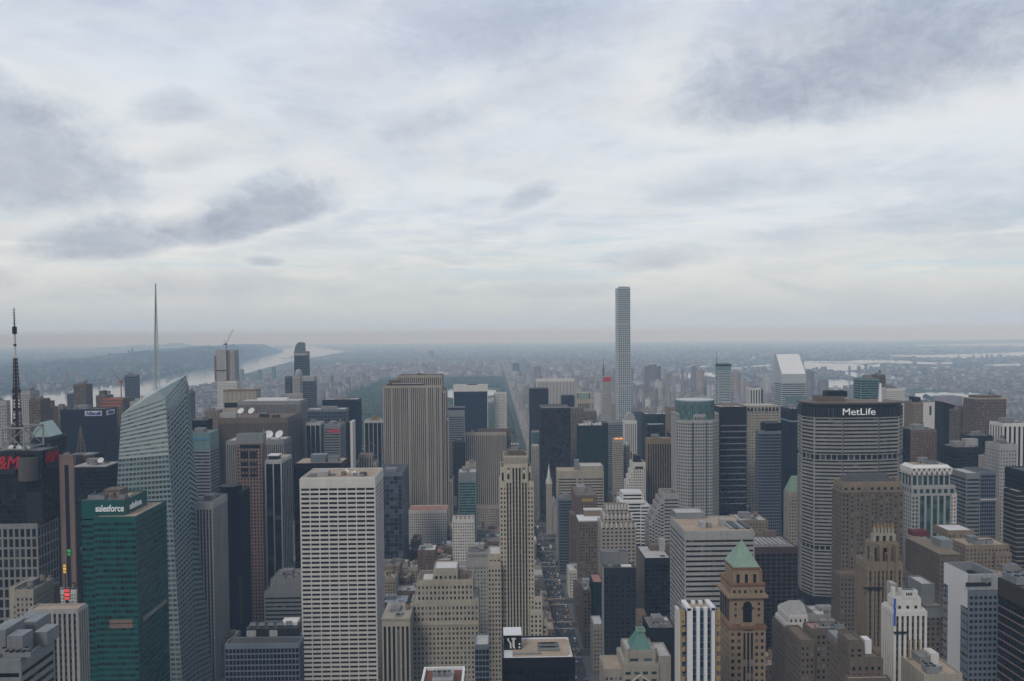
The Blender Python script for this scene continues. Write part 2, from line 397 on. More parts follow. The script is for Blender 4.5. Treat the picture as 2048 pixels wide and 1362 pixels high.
ridge('hills.001', [(300, 699, 90, 1.), (340, 698, 150, 1.), (375, 698, 185, 1.), (420, 698, 120, 1.), (460, 699, 60, 1.)], 0, HILL)
ridge('hills.002', [(1900, 687.6, 20, 1.), (1960, 686.6, 50, 1.), (2030, 685.6, 80, 1.), (2100, 685, 90, 1.), (2300, 683, 90, 1.)], 0, HILL)
# ------------------------------------------------------------------ building kit
def wcol(n, c, **k): return pmat(n, c, **k)
W = dict(
 lime=wcol('limestone', (.31,.277,.235)), beige=wcol('beige_stone', (.33,.295,.235)), tan=wcol('tan_brick', (.20,.155,.11)), brown=wcol('brown_stone', (.125,.098,.078)),
 brick=wcol('red_brick', (.135,.092,.074)), white=wcol('white_stone', (.56,.54,.51), var=.10), bright=wcol('white_paint', (.66,.66,.66), var=.06), grey=wcol('grey_concrete', (.21,.205,.20)),
 pale=wcol('pale_concrete', (.31,.305,.295)), alum=wcol('bright_aluminium', (.40,.44,.445), rough=.45, var=.08), metl=wcol('precast_concrete', (.25,.24,.22)), crownglass=wcol('crown_glass', (.36,.42,.42), rough=.2, var=.06), steel=wcol('grey_metal', (.19,.20,.21), rough=.5), bluegrey=wcol('blue_grey_metal', (.13,.155,.185), rough=.5), dark=wcol('dark_metal', (.014,.015,.019), rough=.45),
 bronze=wcol('dark_bronze', (.035,.026,.022), rough=.5), black=wcol('black_metal', (.006,.007,.011), rough=.5, spec=.25), navy=wcol('navy_metal', (.008,.011,.024), rough=.45, spec=.25), green=wcol('green_panel', (.008,.084,.075), rough=.35),
 copper=wcol('verdigris_copper', (.20,.30,.235), rough=.7, var=.2), copper2=wcol('dull_verdigris', (.09,.21,.18), rough=.6), pink=wcol('pink_granite', (.20,.135,.112)), red=wcol('red_paint', (.42,.02,.025), var=.08), orange=wcol('orange_netting', (.36,.10,.05)), cream=wcol('cream_stone', (.40,.36,.285)),
 gold=wcol('gilding', (.29,.19,.075), rough=.4, metal=.3), rust=wcol('rusty_cornice', (.17,.09,.05)), yellow=wcol('yellow_brick', (.31,.215,.105)), blue=wcol('blue_netting', (.03,.09,.42)), teal=wcol('teal_panel', (.125,.20,.195), rough=.4),
 frost=wcol('frosted_glass', (.225,.29,.295), rough=.25, var=.08), stripe=wcol('pale_aluminium', (.40,.41,.41), rough=.45), redpier=wcol('dark_red_pier', (.06,.03,.032)), goldpier=wcol('gold_bronze_pier', (.19,.14,.085)), silver=wcol('silver_metal', (.45,.46,.47), rough=.35, metal=.4))
G = dict(crown=gmat('crown_pane', (.16,.20,.20), (.26,.31,.31), .4, rough=.15),
 dark=gmat('dark_glass', (.012,.014,.018), (.11,.115,.12), .22), std=gmat('window_glass', (.013,.015,.018), (.20,.195,.18), .36), black=gmat('black_glass', (.004,.006,.009), (.03,.035,.042), .2, rough=.08, spec=.2),
 navy=gmat('navy_glass', (.008,.012,.026), (.022,.03,.05), .3, rough=.08), brownblk=gmat('bronze_glass', (.010,.008,.008), (.042,.026,.017), .4, rough=.1), green=gmat('green_glass', (.006,.052,.05), (.010,.010,.012), .58, rough=.12, spec=.6),
 teal=gmat('teal_glass', (.012,.045,.047), (.05,.125,.12), .35, rough=.1, spec=.6), blue=gmat('blue_glass', (.015,.035,.075), (.05,.11,.16), .3), dkgreen=gmat('dark_green_glass', (.006,.022,.020), (.014,.045,.04), .4, rough=.08),
 pale=gmat('pale_glass', (.055,.078,.082), (.12,.15,.15), .42, rough=.1, spec=.65), facet=gmat('faceted_glass', (.015,.024,.04), (.085,.115,.15), .45, rough=.06, spec=.7), pier=gmat('recessed_glass', (.018,.019,.021), (.10,.10,.095), .22, floorline=.38, lc=(.085,.08,.072)),
 piergrey=gmat('recessed_grey_glass', (.022,.023,.025), (.12,.12,.115), .22, floorline=.42, lc=(.105,.10,.095)), aqua=gmat('aqua_glass', (.006,.010,.016), (.10,.28,.27), .17), lit=gmat('dark_slab_glass', (.006,.008,.010), (.30,.42,.46), .13), slots=gmat('slot_glass', (.022,.022,.022), (.20,.19,.17), .3))
RF = dict(grey=pmat('roof_gravel', (.17,.165,.155), var=.3, scale=.12, streak=False), light=pmat('pale_roof', (.42,.40,.38), var=.2, scale=.12, streak=False), beige=pmat('beige_roof', (.36,.28,.205), var=.22, scale=.1, streak=False),
 dark=pmat('dark_roof', (.06,.06,.062), var=.3, scale=.12, streak=False), white=pmat('white_roof', (.58,.58,.58), var=.12, scale=.15, streak=False), brown=pmat('brown_roof', (.15,.11,.085), var=.3, scale=.12, streak=False), pink=pmat('pink_roof', (.36,.19,.15), var=.25, scale=.12, streak=False))
def sty(k, wall, glass, bay, fl, wu, wv, pr=.45, cap=0., ww=None):
    return dict(k=k, wall=W[wall], glass=G[glass], bay=bay, fl=fl, wu=wu, wv=wv, pr=pr, cap=cap)
HEROES = []
HERO_ROOTS = []
TOPS = []
FOOT = []
def shared_units():
    d = {}
    mb = MB(); mb.box(-2.2, 2.2, -1.5, 1.5, .4, 2.6)
    for x in (-1.1, 1.1): mb.cyl(x, 0, .85, 2.6, 3.0, 10, 1)
    for x in (-1.9, 1.9):
        for y in (-1.2, 1.2): mb.box(x-.15, x+.15, y-.15, y+.15, 0, .4)
    d['cooling_unit'] = (mb, [W['steel'], W['dark']])
    mb = MB(); mb.cyl(0, 0, 1.9, 2.6, 6.2, 12); mb.cyl(0, 0, 2.05, 6.2, 7.6, 12, 1, r2=.1)
    for k in range(4):
        a = math.pi/4+k*math.pi/2; mb.box(1.3*math.cos(a)-.15, 1.3*math.cos(a)+.15, 1.3*math.sin(a)-.15, 1.3*math.sin(a)+.15, 0, 2.6, 1)
    d['water_tank'] = (mb, [W['tan'], W['dark']])
    mb = MB(); mb.cyl(0, 0, .35, 0, 1.6, 8); mb.cyl(0, 0, .6, 1.6, 2.1, 8)
    d['vent_pipe'] = (mb, [W['steel']])
    out = {}
    for k, (mb, m) in d.items():
        o = mb.build(k, m); out[k] = o.data; bpy.data.objects.remove(o)
    return out
UNITS = shared_units()
class Bld:
    def __init__(s, name, label, st, px0, px1, pyt, side=None, d=30., yb=1362, cat='tower', group=None, yoff=0., foot=True):
        s.Y = ST(st) + yoff; a = at(px0, pyt, s.Y); b = at(px1, pyt, s.Y); s.h = (a.z+b.z)/2
        if side is not None:
            r = ray(side, pyt); Xs = b.x if side > px1 else a.x; d = max(6., min(90., Xs*r.y/r.x - s.Y))
        s.d = d; s.w = b.x-a.x; s.o = Vector(((a.x+b.x)/2, s.Y, 0)); s.px = (px0+px1)/2
        s.x0, s.x1 = -s.w/2, s.w/2
        s.root = empty(name, s.o, label, cat, group); s.panes = []; s.winname = 'window'
        HEROES.append((min(px0, side or px0), max(px1, side or px1), s.Y, yb)); HERO_ROOTS.append(s.root); TOPS.append((min(px0, side or px0), max(px1, side or px1), s.Y, pyt))
        if foot: FOOT.append((a.x, b.x, s.Y, s.Y+d))
    def X(s, px, y=0., py=900): return at(px, py, s.Y+y).x - s.o.x
    def Z(s, py, y=0., px=None): return at(s.px if px is None else px, py, s.Y+y).z
    def wall(s, mb, p0, p1, z0, z1, st, win=None, relief=True):
        L = math.hypot(p1[0]-p0[0], p1[1]-p0[1]); u = ((p1[0]-p0[0])/L, (p1[1]-p0[1])/L); n = (u[1], -u[0])
        cap = min(st['cap'], z1-z0-1); zt = z1-cap; nb = max(1, round(L/st['bay'])); nf = max(1, round((zt-z0)/st['fl'])); bw = L/nb; fl = (zt-z0)/nf
        mb.quad((*p0, z0), (*p1, z0), (*p1, z1), (*p0, z1), 1 if st['k'] != 'plain' else 0, [(0, -nf), (nb, -nf), (nb, cap/fl), (0, cap/fl)])
        if st['k'] == 'plain' or not relief: return
        pr = st['pr']; pw = bw*(1-st['wu']); sh = fl*(1-st['wv']); o = p0; e = pr-.012
        if st['k'] in ('grid', 'vert'):
            for k in range(nb+1):
                a0, a1 = k*bw-pw/2, k*bw+pw/2
                if k == 0: a0 = -e
                if k == nb: a1 = L+e
                mb.obox(o, u, n, a0, a1, z0, zt if cap else z1, 0, pr, 0)
        else:
            q = min(.6, L*.03)
            mb.obox(o, u, n, -e, q, z0, z1, 0, pr, 0); mb.obox(o, u, n, L-q, L+e, z0, z1, 0, pr, 0)
        if st['k'] in ('grid', 'horiz'):
            for j in range(nf+1):
                b0, b1 = z0+j*fl-sh/2, z0+j*fl+sh/2
                if j == 0: b0 = z0
                if j == nf: b1 = zt if cap else z1
                mb.obox(o, u, n, 0, L, b0, b1, 0, pr-.05, 0)
        if cap: mb.obox(o, u, n, -e-.05, L+e+.05, zt, z1, 0, pr+.05, 0)
        if win and st['k'] == 'grid':
            for j in range(nf):
                for k in range(nb): s.panes.append((o, u, n, k*bw+pw/2, (k+1)*bw-pw/2, z0+j*fl+sh/2, z0+(j+1)*fl-sh/2, st['glass'], (k+.5, -nf+j+.5)))
        elif win and st['k'] == 'horiz':
            for j in range(nf): s.panes.append((o, u, n, .6, L-.6, z0+j*fl+sh/2, z0+(j+1)*fl-sh/2, st['glass'], (0, -nf+j, nb, -nf+j+.98)))
        elif win and st['k'] == 'vert':
            for k in range(nb): s.panes.append((o, u, n, k*bw+pw/2, (k+1)*bw-pw/2, z0+.2, zt-.2, st['glass'], (k, -nf, k+.98, 0)))
    def tier(s, x0, x1, y0, y1, z0, z1, st, roof='grey', win=None, name='walls', par=1.0, poly=None, faces=None, back=True):
        mb = MB(); pts = poly or [(x0, y0), (x1, y0), (x1, y1), (x0, y1)]; n = len(pts); z0 = -1. if z0 <= 0 else z0
        for i in range(n):
            p, q = pts[i], pts[(i+1) % n]; nrm = (q[1]-p[1], -(q[0]-p[0])); isback = nrm[1] > .3*abs(nrm[0])
            s.wall(mb, p, q, z0, z1, st, win if not isback else None, relief=not isback)
        mb.poly([(*p, z1) for p in pts], 0)
        cx = sum(p[0] for p in pts)/n; cy = sum(p[1] for p in pts)/n
        inn = [(cx+(p[0]-cx)*max(.5, 1-.6/max(1., abs(p[0]-cx))), cy+(p[1]-cy)*max(.5, 1-.6/max(1., abs(p[1]-cy)))) for p in pts]
        if par:
            for i in range(n):
                p, q, a, b = pts[i], pts[(i+1) % n], inn[i], inn[(i+1) % n]
                mb.quad((*p, z1), (*q, z1), (*q, z1+par), (*p, z1+par), 0); mb.quad((*b, z1), (*a, z1), (*a, z1+par), (*b, z1+par), 0)
                mb.quad((*p, z1+par), (*q, z1+par), (*b, z1+par), (*a, z1+par), 0)
        o = mb.build(name, [st['wall'], st['glass']], s.root)
        if roof:
            r = MB(); r.prism([(cx+(p[0]-cx)*.995, cy+(p[1]-cy)*.995) for p in inn], z1+.02, z1+.22); r.build('roof', RF[roof] if isinstance(roof, str) else roof, s.root)
        return o
    def body(s, st, z0=0., roof='grey', win=None, **k): return s.tier(s.x0, s.x1, 0, s.d, z0, s.h, st, roof, win, **k)
    def box(s, name, x0, x1, y0, y1, z0, z1, m, label=None):
        mb = MB(); mb.box(x0, x1, y0, y1, z0, z1); return mb.build(name, m if not isinstance(m, str) else W[m], s.root, label=label)
    def unit(s, kind, x, y, z, sc=1., rz=0.):
        o = bpy.data.objects.new(kind, UNITS[kind]); col.objects.link(o); o.parent = s.root; o.location = (x, y, z); o.scale = (sc,)*3; o.rotation_euler.z = rz; return o
    def gear(s, x0, x1, y0, y1, z, seed=1, n=3, ph=True, tank=False, m='grey', phh=5.):
        r = random.Random(seed); w, d = x1-x0, y1-y0
        if ph:
            a = x0+w*r.uniform(.15, .35); b = a+w*r.uniform(.3, .42); c = y0+d*r.uniform(.3, .45); e = c+d*r.uniform(.3, .4)
            mb = MB(); mb.box(a, b, c, e, z, z+phh); mb.box(a-.25, b+.25, c-.25, e+.25, z+phh, z+phh+.4); hut = mb.build('penthouse', W[m], s.root)
            if s.Y < 1000 and w > 12: s.unit('vent_pipe', (a+b)/2, c+1.5, z+phh+.4, .9).parent = hut; s.box('door', a+1, a+2.1, c-.12, c-.02, z+.25, z+2.4, 'dark').parent = hut
        if s.Y < 800: n += 3
        for k in range(n):
            s.unit(r.choice(['cooling_unit', 'cooling_unit', 'vent_pipe']), x0+w*r.uniform(.12, .88), y0+d*r.uniform(.08, .26 if ph else .9), z, r.uniform(.55, 1.4) if w > 18 else .6, r.choice([0, math.pi/2]))
        if tank: s.unit('water_tank', x0+w*r.uniform(.7, .85), y0+d*r.uniform(.5, .8), z, 1.1)
        if s.Y < 1000 and w > 12:
            for k in range(2):
                yy = y0+d*r.uniform(.08, .9); xa = x0+w*r.uniform(.05, .4); mb = MB(); mb.box(xa, xa+w*r.uniform(.25, .5), yy, yy+.9, z+.3, z+1.1); mb.build('roof_duct', W[r.choice(['steel', 'pale', 'silver'])], s.root)
            xa, ya = x0+w*r.uniform(.6, .8), y0+d*r.uniform(.1, .7); mb = MB(); mb.box(xa, xa+w*.14, ya, ya+d*.2, z+.24, z+.3+r.random()); mb.build('roof_patch', RF[r.choice(['dark', 'light', 'white', 'brown', 'dark'])], s.root)
    def text(s, body, x, y, z, size, m, side=None, depth=.3, bold=.02, name='lettering', sx=1., shear=0.):
        c = bpy.data.curves.new(name, 'FONT'); c.body = body; c.size = size; c.extrude = depth; c.offset = bold*size; c.align_x = 'CENTER'; c.align_y = 'CENTER'; c.shear = shear
        t = bpy.data.objects.new(name, c); col.objects.link(t); me = bpy.data.meshes.new_from_object(t.evaluated_get(bpy.context.evaluated_depsgraph_get())); bpy.data.objects.remove(t)
        me.materials.clear(); me.materials.append(m); me.name = name
        o = bpy.data.objects.new(name, me); col.objects.link(o); o.parent = s.root; o.location = (x, y, z); o.scale.x = sx
        o.rotation_euler = (math.pi/2, 0, {None: 0, 'e': math.pi/2, 'w': -math.pi/2}[side]); return o
    def dish(s, x, y, z, r, rz=0., tilt=.9):
        mb = MB(); N = 14
        for j in range(4):
            a0, a1 = j/4, (j+1)/4
            for i in range(N):
                t0, t1 = 2*math.pi*i/N, 2*math.pi*(i+1)/N; P = lambda a, t: (r*a*math.cos(t), r*a*math.sin(t), .35*r*a*a)
                mb.quad(P(a0, t0), P(a1, t0), P(a1, t1), P(a0, t1)); mb.quad(*(tuple(v+(0 if i_ < 2 else -.12) for i_, v in enumerate(q)) for q in (P(a0, t1), P(a1, t1), P(a1, t0), P(a0, t0))))
        o = mb.build('satellite_dish', W['bright'], s.root, (x, y, z+r*1.05)); o.rotation_euler = (tilt, 0, rz)
        mb = MB(); mb.tube((0, 0, -r*1.1), (0, 0, .05*r), .12*r); m2 = mb.build('dish_mount', W['steel'], o, (x, y, z+r*1.05)); m2.matrix_parent_inverse = o.matrix_basis.inverted(); return o
    def done(s, limit=100):
        if not s.panes: return s
        P = sorted(s.panes, key=lambda p: (0 if p[2][1] < -.9 else 1, -p[5])); cache = {}
        kind = 'window' if len(P[0][8]) == 2 else ('window_band' if P[0][3] == .6 else 'window_strip')
        for o, u, n, a0, a1, z0, z1, g, uv in P[:limit]:
            w2, h2 = (a1-a0)/2, (z1-z0)/2; key = (round(w2, 3), round(h2, 3), g.name, uv if len(uv) == 4 else 0)
            if key not in cache:
                mb = MB(); U = [(.5, .5)]*4 if len(uv) == 2 else [(uv[0], uv[1]), (uv[2], uv[1]), (uv[2], uv[3]), (uv[0], uv[3])]
                mb.quad((-w2, 0, -h2), (w2, 0, -h2), (w2, 0, h2), (-w2, 0, h2), 0, U); t = mb.build(kind, g); cache[key] = t.data; bpy.data.objects.remove(t)
            ob = bpy.data.objects.new(kind, cache[key]); col.objects.link(ob); ob.parent = s.root
            am = (a0+a1)/2; ob.location = (o[0]+u[0]*am+n[0]*.06, o[1]+u[1]*am+n[1]*.06, (z0+z1)/2); ob.rotation_euler.z = math.atan2(u[1], u[0])
        if P[limit:]:
            mb = MB()
            for o, u, n, a0, a1, z0, z1, g, uv in P[limit:]:
                q = lambda a, z: (o[0]+u[0]*a+n[0]*.06, o[1]+u[1]*a+n[1]*.06, z)
                U = [uv]*4 if len(uv) == 2 else [(uv[0], uv[1]), (uv[2], uv[1]), (uv[2], uv[3]), (uv[0], uv[3])]
                mb.quad(q(a0, z0), q(a1, z0), q(a1, z1), q(a0, z1), 0, U)
            mb.build(kind, P[0][7], s.root, kind='stuff')
        s.panes = []; return s
def facet(mb, p00, p10, p11, p01, nb, nf, wv=.5, pr=.35, wm=0, gm=1, wu=.93):
    """a leaning facet with a band of panels at each floor"""
    p00, p10, p11, p01 = map(Vector, (p00, p10, p11, p01)); n = (p10-p00).cross(p01-p00).normalized()
    mb.quad(tuple(p00), tuple(p10), tuple(p11), tuple(p01), gm, [(0, 0), (nb, 0), (nb, nf), (0, nf)])
    E = lambda s, t: (p00*(1-s)+p10*s)*(1-t)+(p01*(1-s)+p11*s)*t
    for j in range(nf):
        t0, t1 = j/nf, (j+1-wv)/nf
        a, b, c, d = E(0, t0), E(1, t0), E(1, t1), E(0, t1); A, B, C, D = (x+n*pr for x in (a, b, c, d))
        for q in ((A, B, C, D), (d, D, C, c), (a, b, B, A)): mb.quad(*map(tuple, q), wm)
    for k in range(nb+1):
        s0, s1 = max(0, (k-(1-wu)/2)/nb), min(1, (k+(1-wu)/2)/nb)
        a, b, c, d = E(s0, 0), E(s1, 0), E(s1, 1), E(s0, 1); A, B, C, D = (x+n*(pr-.06) for x in (a, b, c, d))
        for q in ((A, B, C, D), (a, A, D, d), (B, b, c, C)): mb.quad(*map(tuple, q), wm)
# ------------------------------------------------------------------ towers west of the avenue
S = dict(
 stonegrid=sty('grid', 'grey', 'dark', 4.6, 8.4, .66, .80, .6, 2.5), darkgrid=sty('grid', 'dark', 'dark', 4.2, 4.1, .94, .92, .25, 2), navygrid=sty('grid', 'navy', 'navy', 2.6, 3.9, .72, .66, .3, 5),
 pinkplain=sty('plain', 'pink', 'std', 4, 4, .5, .5), pinkgrid=sty('grid', 'pink', 'dark', 3.4, 3.9, .55, .6, .4, 2), aqua=sty('grid', 'black', 'aqua', 2.6, 3.9, .92, .62, .2, 3),
 grpier=sty('vert', 'pale', 'pier', 3.0, 3.8, .58, .6, .7, 6), grpier2=sty('vert', 'grey', 'piergrey', 2.6, 3.8, .48, .6, .6, 5), brpier=sty('vert', 'brown', 'pier', 2.4, 3.8, .42, .6, .5, 7), limepier=sty('vert', 'lime', 'pier', 3.2, 3.8, .46, .6, .6, 4),
 whitepier=sty('vert', 'pale', 'piergrey', 2.7, 3.7, .5, .6, .7, 1.5), whitepier2=sty('vert', 'stripe', 'dark', 7, 3.9, .86, .6, .7, 3), grace=sty('grid', 'white', 'dark', 8.1, 4.05, .90, .52, .75, 7.5),
 greenp=sty('grid', 'green', 'green', 3.0, 4.2, .93, .5, .12, 2.2), greenblank=sty('plain', 'green', 'green', 3, 4, .9, .5), blackg=sty('grid', 'black', 'black', 3, 3.9, .86, .7, .2, 5), blackv=sty('vert', 'navy', 'navy', 2.2, 3.8, .7, .7, .35, 4),
 greyh=sty('horiz', 'steel', 'dark', 4, 3.9, 1, .45, .3, 4), bluegrid=sty('grid', 'bluegrey', 'dark', 3.2, 3.9, .7, .55, .3, 3), facet=sty('grid', 'bluegrey', 'facet', 5.4, 5.2, .93, .93, .25, 4), beigegrid=sty('grid', 'beige', 'std', 2.75, 3.75, .52, .52, .35, 3.5),
 beigegrid2=sty('grid', 'beige', 'std', 3.6, 4.0, .56, .55, .4, 4), greyp=sty('grid', 'pale', 'std', 3.0, 3.7, .42, .45, .3, 5), limegrid=sty('grid', 'lime', 'std', 3.0, 3.7, .48, .5, .35, 4), palegrid=sty('grid', 'white', 'std', 3.0, 3.6, .5, .52, .3, 3),
 brickgrid=sty('grid', 'brick', 'std', 3.1, 3.4, .42, .5, .25, 2), tangrid=sty('grid', 'tan', 'std', 3.1, 3.4, .45, .5, .25, 2), browngrid=sty('grid', 'brown', 'std', 3.2, 3.6, .5, .52, .3, 2.5), bluegl=sty('grid', 'bluegrey', 'navy', 2.4, 3.8, .85, .75, .2, 2),
 tealh=sty('horiz', 'teal', 'teal', 3, 3.7, 1, .62, .25, 2), plainbeige=sty('plain', 'beige', 'std', 4, 4, .5, .5), plaingrey=sty('plain', 'grey', 'std', 4, 4, .5, .5), plainlime=sty('plain', 'lime', 'std', 4, 4, .5, .5), plainsteel=sty('plain', 'steel', 'std', 4, 4, .5, .5),
 plainblack=sty('plain', 'black', 'std', 4, 4, .5, .5), plainteal=sty('plain', 'teal', 'std', 4, 4, .5, .5), plainwhite=sty('plain', 'white', 'std', 4, 4, .5, .5), slot=sty('grid', 'bluegrey', 'navy', 3, 6, .8, .85, .2, 3), plainbrown=sty('plain', 'brown', 'std', 4, 4, .5, .5),
 plainfrost=sty('plain', 'frost', 'std', 4, 4, .5, .5), punch=sty('grid', 'beige', 'std', 2.6, 3.8, .48, .55, .35, 3))
def simple(name, label, st, px0, px1, pyt, style, side=None, d=32., yb=1362, roof='grey', win=None, gear=None, **k):
    b = Bld(name, label, st, px0, px1, pyt, side, d, yb, **k); b.body(S[style], roof=roof, win=win)
    if gear is not None: b.gear(b.x0, b.x1, 0, b.d, b.h, seed=gear, n=3, tank=(gear % 3 == 0), phh=4 if b.w < 25 else 5.5)
    b.done(); return b

# tower with the tall mast, far left
def media_tower():
    b = Bld('office_tower', 'dark tower with big red letters and a tall mast over a grey stone grid', 42.5, -30, 74, 1050, 115, yb=1210)
    b.body(S['stonegrid'], win=True)
    zt = b.Z(905); x1 = b.X(82, 3)
    b.tier(b.x0, x1, 3, b.d-2, b.h, zt, S['darkgrid'], name='glass_shaft')
    mb = MB(); cx, cy = b.X(53, 0), 3.5
    mb.cyl(cx, cy, 8.2, b.Z(962), b.Z(916), 26)
    for k in range(7): z = b.Z(960)+k*(b.Z(918)-b.Z(960))/7; mb.cyl(cx, cy, 8.5, z, z+.5, 26)
    b.box('corner_drum_base', b.x0+b.w*.8, x1+.4, 1.8, 6, b.h, b.Z(985), 'dark')
    mb.build('corner_drum', pmat('drum_metal', (.085,.078,.072), rough=.5), b.root)
    for bx in (b.X(-26), b.X(66)):
        pass
    b.box('sign_panel', b.X(-32), b.X(27), 1.9, 2.7, b.Z(950), b.Z(906), 'dark'); e = b.box('sign_panel', x1+.4, x1+1.0, 9, b.d-4, b.Z(944), b.Z(903), 'dark')
    red = pmat('red_sign', (.42, .012, .022), emit=.01)
    b.text('H&M', b.X(0.), 1.6, b.Z(927), 15, red, bold=.02, sx=.86, shear=.25); b.text('H&M', x1+1.3, b.d*.52, b.Z(921), 12.5, red, 'e', bold=.02, sx=.75, shear=.2)
    # white frame on the roof
    xa, xb, ya, yb_, za, zb = b.X(4, 5), b.X(47, 5), 6, 36, zt+1, b.Z(857, 5)
    xc = b.X(70, 30)
    mb = MB(); cs = [(xa, ya), (xb, ya), (xb, yb_), (xa, yb_)]
    for x, y in cs: mb.tube((x, y, za), (x, y, zb), .8)
    for (p, q) in zip(cs, cs[1:]+cs[:1]):
        mb.tube((*p, zb), (*q, zb), .75); mb.tube((*p, za+1), (*q, za+1), .6); mb.tube((*p, za+1), (*q, zb), .35); mb.tube((*q, za+1), (*p, zb), .35)
    for p in cs: mb.tube((*p, za), (p[0]*.9, p[1], za-8), .4)
    mb.build('antenna_frame', W['pale'], b.root)
    # the mast: dark lattice, then white and dark sections
    mx, my = b.X(36, 20), 20.; zs = [zt, b.Z(716, 20, 36), b.Z(663, 20, 35), b.Z(615, 20, 34)]
    mb = MB(); N = 26; wr = lambda t: 3.1*(1-t)+1.0*t
    for j in range(N):
        z0, z1 = zs[0]+(zs[1]-zs[0])*j/N, zs[0]+(zs[1]-zs[0])*(j+1)/N; r0, r1 = wr(j/N), wr((j+1)/N)
        for sx, sy in ((1, 1), (1, -1), (-1, -1), (-1, 1)):
            mb.tube((mx+sx*r0, my+sy*r0, z0), (mx+sx*r1, my+sy*r1, z1), .32, n=4)
            tx, ty = -sy, sx; mb.tube((mx+sx*r0, my+sy*r0, z0), (mx+tx*r1, my+ty*r1, z1), .2, n=4); mb.tube((mx+tx*r0, my+ty*r0, z0), (mx+sx*r1, my+sy*r1, z1), .2, n=4)
    mb.cyl(mx, my, 1.7, zs[0], zs[1], 8, r2=.6)
    for k, t in enumerate((.3, .42, .55, .62)): mb.box(mx-3, mx+3.5*(k % 2), my-1, my+1, zs[0]+(zs[1]-zs[0])*t, zs[0]+(zs[1]-zs[0])*t+3)
    m = mb.build('mast', W['bronze'], b.root)
    mb = MB(); mb.cyl(mx, my, .85, zs[1], zs[2], 8); mb.build('mast_section', W['white'], m)
    mb = MB(); mb.cyl(mx, my, 1.2, b.Z(692, 20), b.Z(688, 20), 8); mb.build('mast_collar', W['dark'], m); mb = MB(); mb.cyl(mx, my, 1.9, zs[2]-2, zs[2]+4, 8); mb.cyl(mx, my, .6, zs[2], zs[3], 6, r2=.3)
    for k in range(7): z = zs[2]+4+(zs[3]-zs[2]-4)*k/7; mb.box(mx-1.2, mx+1.2, my-.3, my+.3, z, z+.5)
    mb.build('mast_section', W['dark'], m)
    for k in range(3): b.dish(b.X(22+k*16, 10), 10, zt+.5, 2.3, k*.7)
    b.unit('cooling_unit', b.X(60, 25), 25, zt+.3, 1.5); b.unit('cooling_unit', b.X(20, 25), 22, zt+.3, 1.6); b.done()
media_tower()
def slant_roof():
    b = Bld('office_tower', 'dark tower under a pale green glass roof that slants to one side', 45.3, 60, 101, 876, None, 34, yb=905); b.body(S['darkgrid'], roof='dark')
    mb = MB(); z = b.h; a, c = b.X(62), b.X(100)
    A, B, C, D = (b.X(84, 2), 2, b.Z(868)), (c, 2, b.Z(875)), (b.X(96, 30), 30, b.Z(866, 30)), (b.X(66, 30), 30, b.Z(845, 30))
    P = [(b.X(62), 2, b.Z(868, 2)), (b.X(79), 2, b.Z(845, 2)), (b.X(99), 2, z+1.5)]; Q = [(x-2, 32, zz) for x, y, zz in P]
    mb.poly([P[0], (P[0][0], 2, z), (P[2][0], 2, z), P[2], P[1]]); mb.quad(P[1], P[2], Q[2], Q[1]); mb.quad(P[0], P[1], Q[1], Q[0]); mb.poly([Q[0], Q[1], Q[2], (Q[2][0], 32, z), (Q[0][0], 32, z)])
    mb.quad(P[2], (P[2][0], 2, z), (Q[2][0], 32, z), Q[2]); mb.build('slanted_roof', pmat('pale_green_glass', (.30, .42, .38), rough=.3), b.root); b.done()
slant_roof()
b = simple('office_tower', 'broad navy blue slab with white name boards at its top corner', 50, 121, 208, 820, 'navygrid', side=233, yb=975, roof='dark', gear=4)
b.box('sign_board', b.X(172), b.X(206), -.75, -.45, b.Z(832), b.Z(822), 'white'); sb = pmat('blue_sign', (.03, .06, .30), var=.05)
b.text('Allianz', b.X(187), -1.0, b.Z(827), 8.0, sb, sx=.9)
mb = MB(); mb.cyl(0, 0, 2.6, 0, .3, 16); e = mb.build('emblem', sb, b.root, (b.X(201), -.8, b.Z(827))); e.rotation_euler.x = math.pi/2
b.box('sign_board', b.x1+.45, b.x1+.75, 6, b.d-8, b.Z(832), b.Z(822), 'white'); b.text('Allianz', b.x1+1.0, b.d*.5, b.Z(827), 7, sb, 'e')
simple('brick_tower', 'thin red brick tower edge just right of the navy slab', 51.5, 231, 240, 817, 'brickgrid', d=30, yb=900)
b = simple('office_tower', 'pinkish stone tower split by one tall dark slot', 45.4, 117, 146, 914, 'pinkplain', side=151, yb=1120, roof='brown', gear=5)
b.box('window_slot', b.X(128), b.X(136), -.3, .1, 10, b.Z(930), G['navy']); b.box('cornice', b.x0-.6, b.x1+.6, -.7, b.d+.6, b.h+1, b.h+2.2, 'pink')
b = Bld('office_tower', 'dark round fronted tower with pale caps and a tapering lattice spire', 45.9, 146, 183, 912, None, 30, yb=1030); b.body(S['blackg'], roof='grey')
for px in (156, 173):
    mb = MB(); mb.cyl(b.X(px), 3, 6.2, b.h*.3, b.h+1, 18); mb.cyl(b.X(px), 3, 6.6, b.h+1, b.h+2.8, 18, 1); mb.build('round_bay', [W['brown'], W['pale']], b.root)
mb = MB(); cx = b.X(151.5); z0, z1 = b.h, b.Z(853)
for k in range(3): a = 2*math.pi*k/3; mb.tube((cx+6*math.cos(a), 12+6*math.sin(a), z0), (cx, 12, z1), .55, r2=.35)
for j in range(7):
    t = j/8; r = 6*(1-t); z = z0+(z1-z0)*t
    for k in range(3):
        a, c = 2*math.pi*k/3, 2*math.pi*(k+1)/3; r2 = 6*(1-t-.11); mb.tube((cx+r*math.cos(a), 12+r*math.sin(a), z), (cx+r2*math.cos(c), 12+r2*math.sin(c), z+(z1-z0)*.11), .3)
mb.build('lattice_spire', W['goldpier'], b.root); b.done()
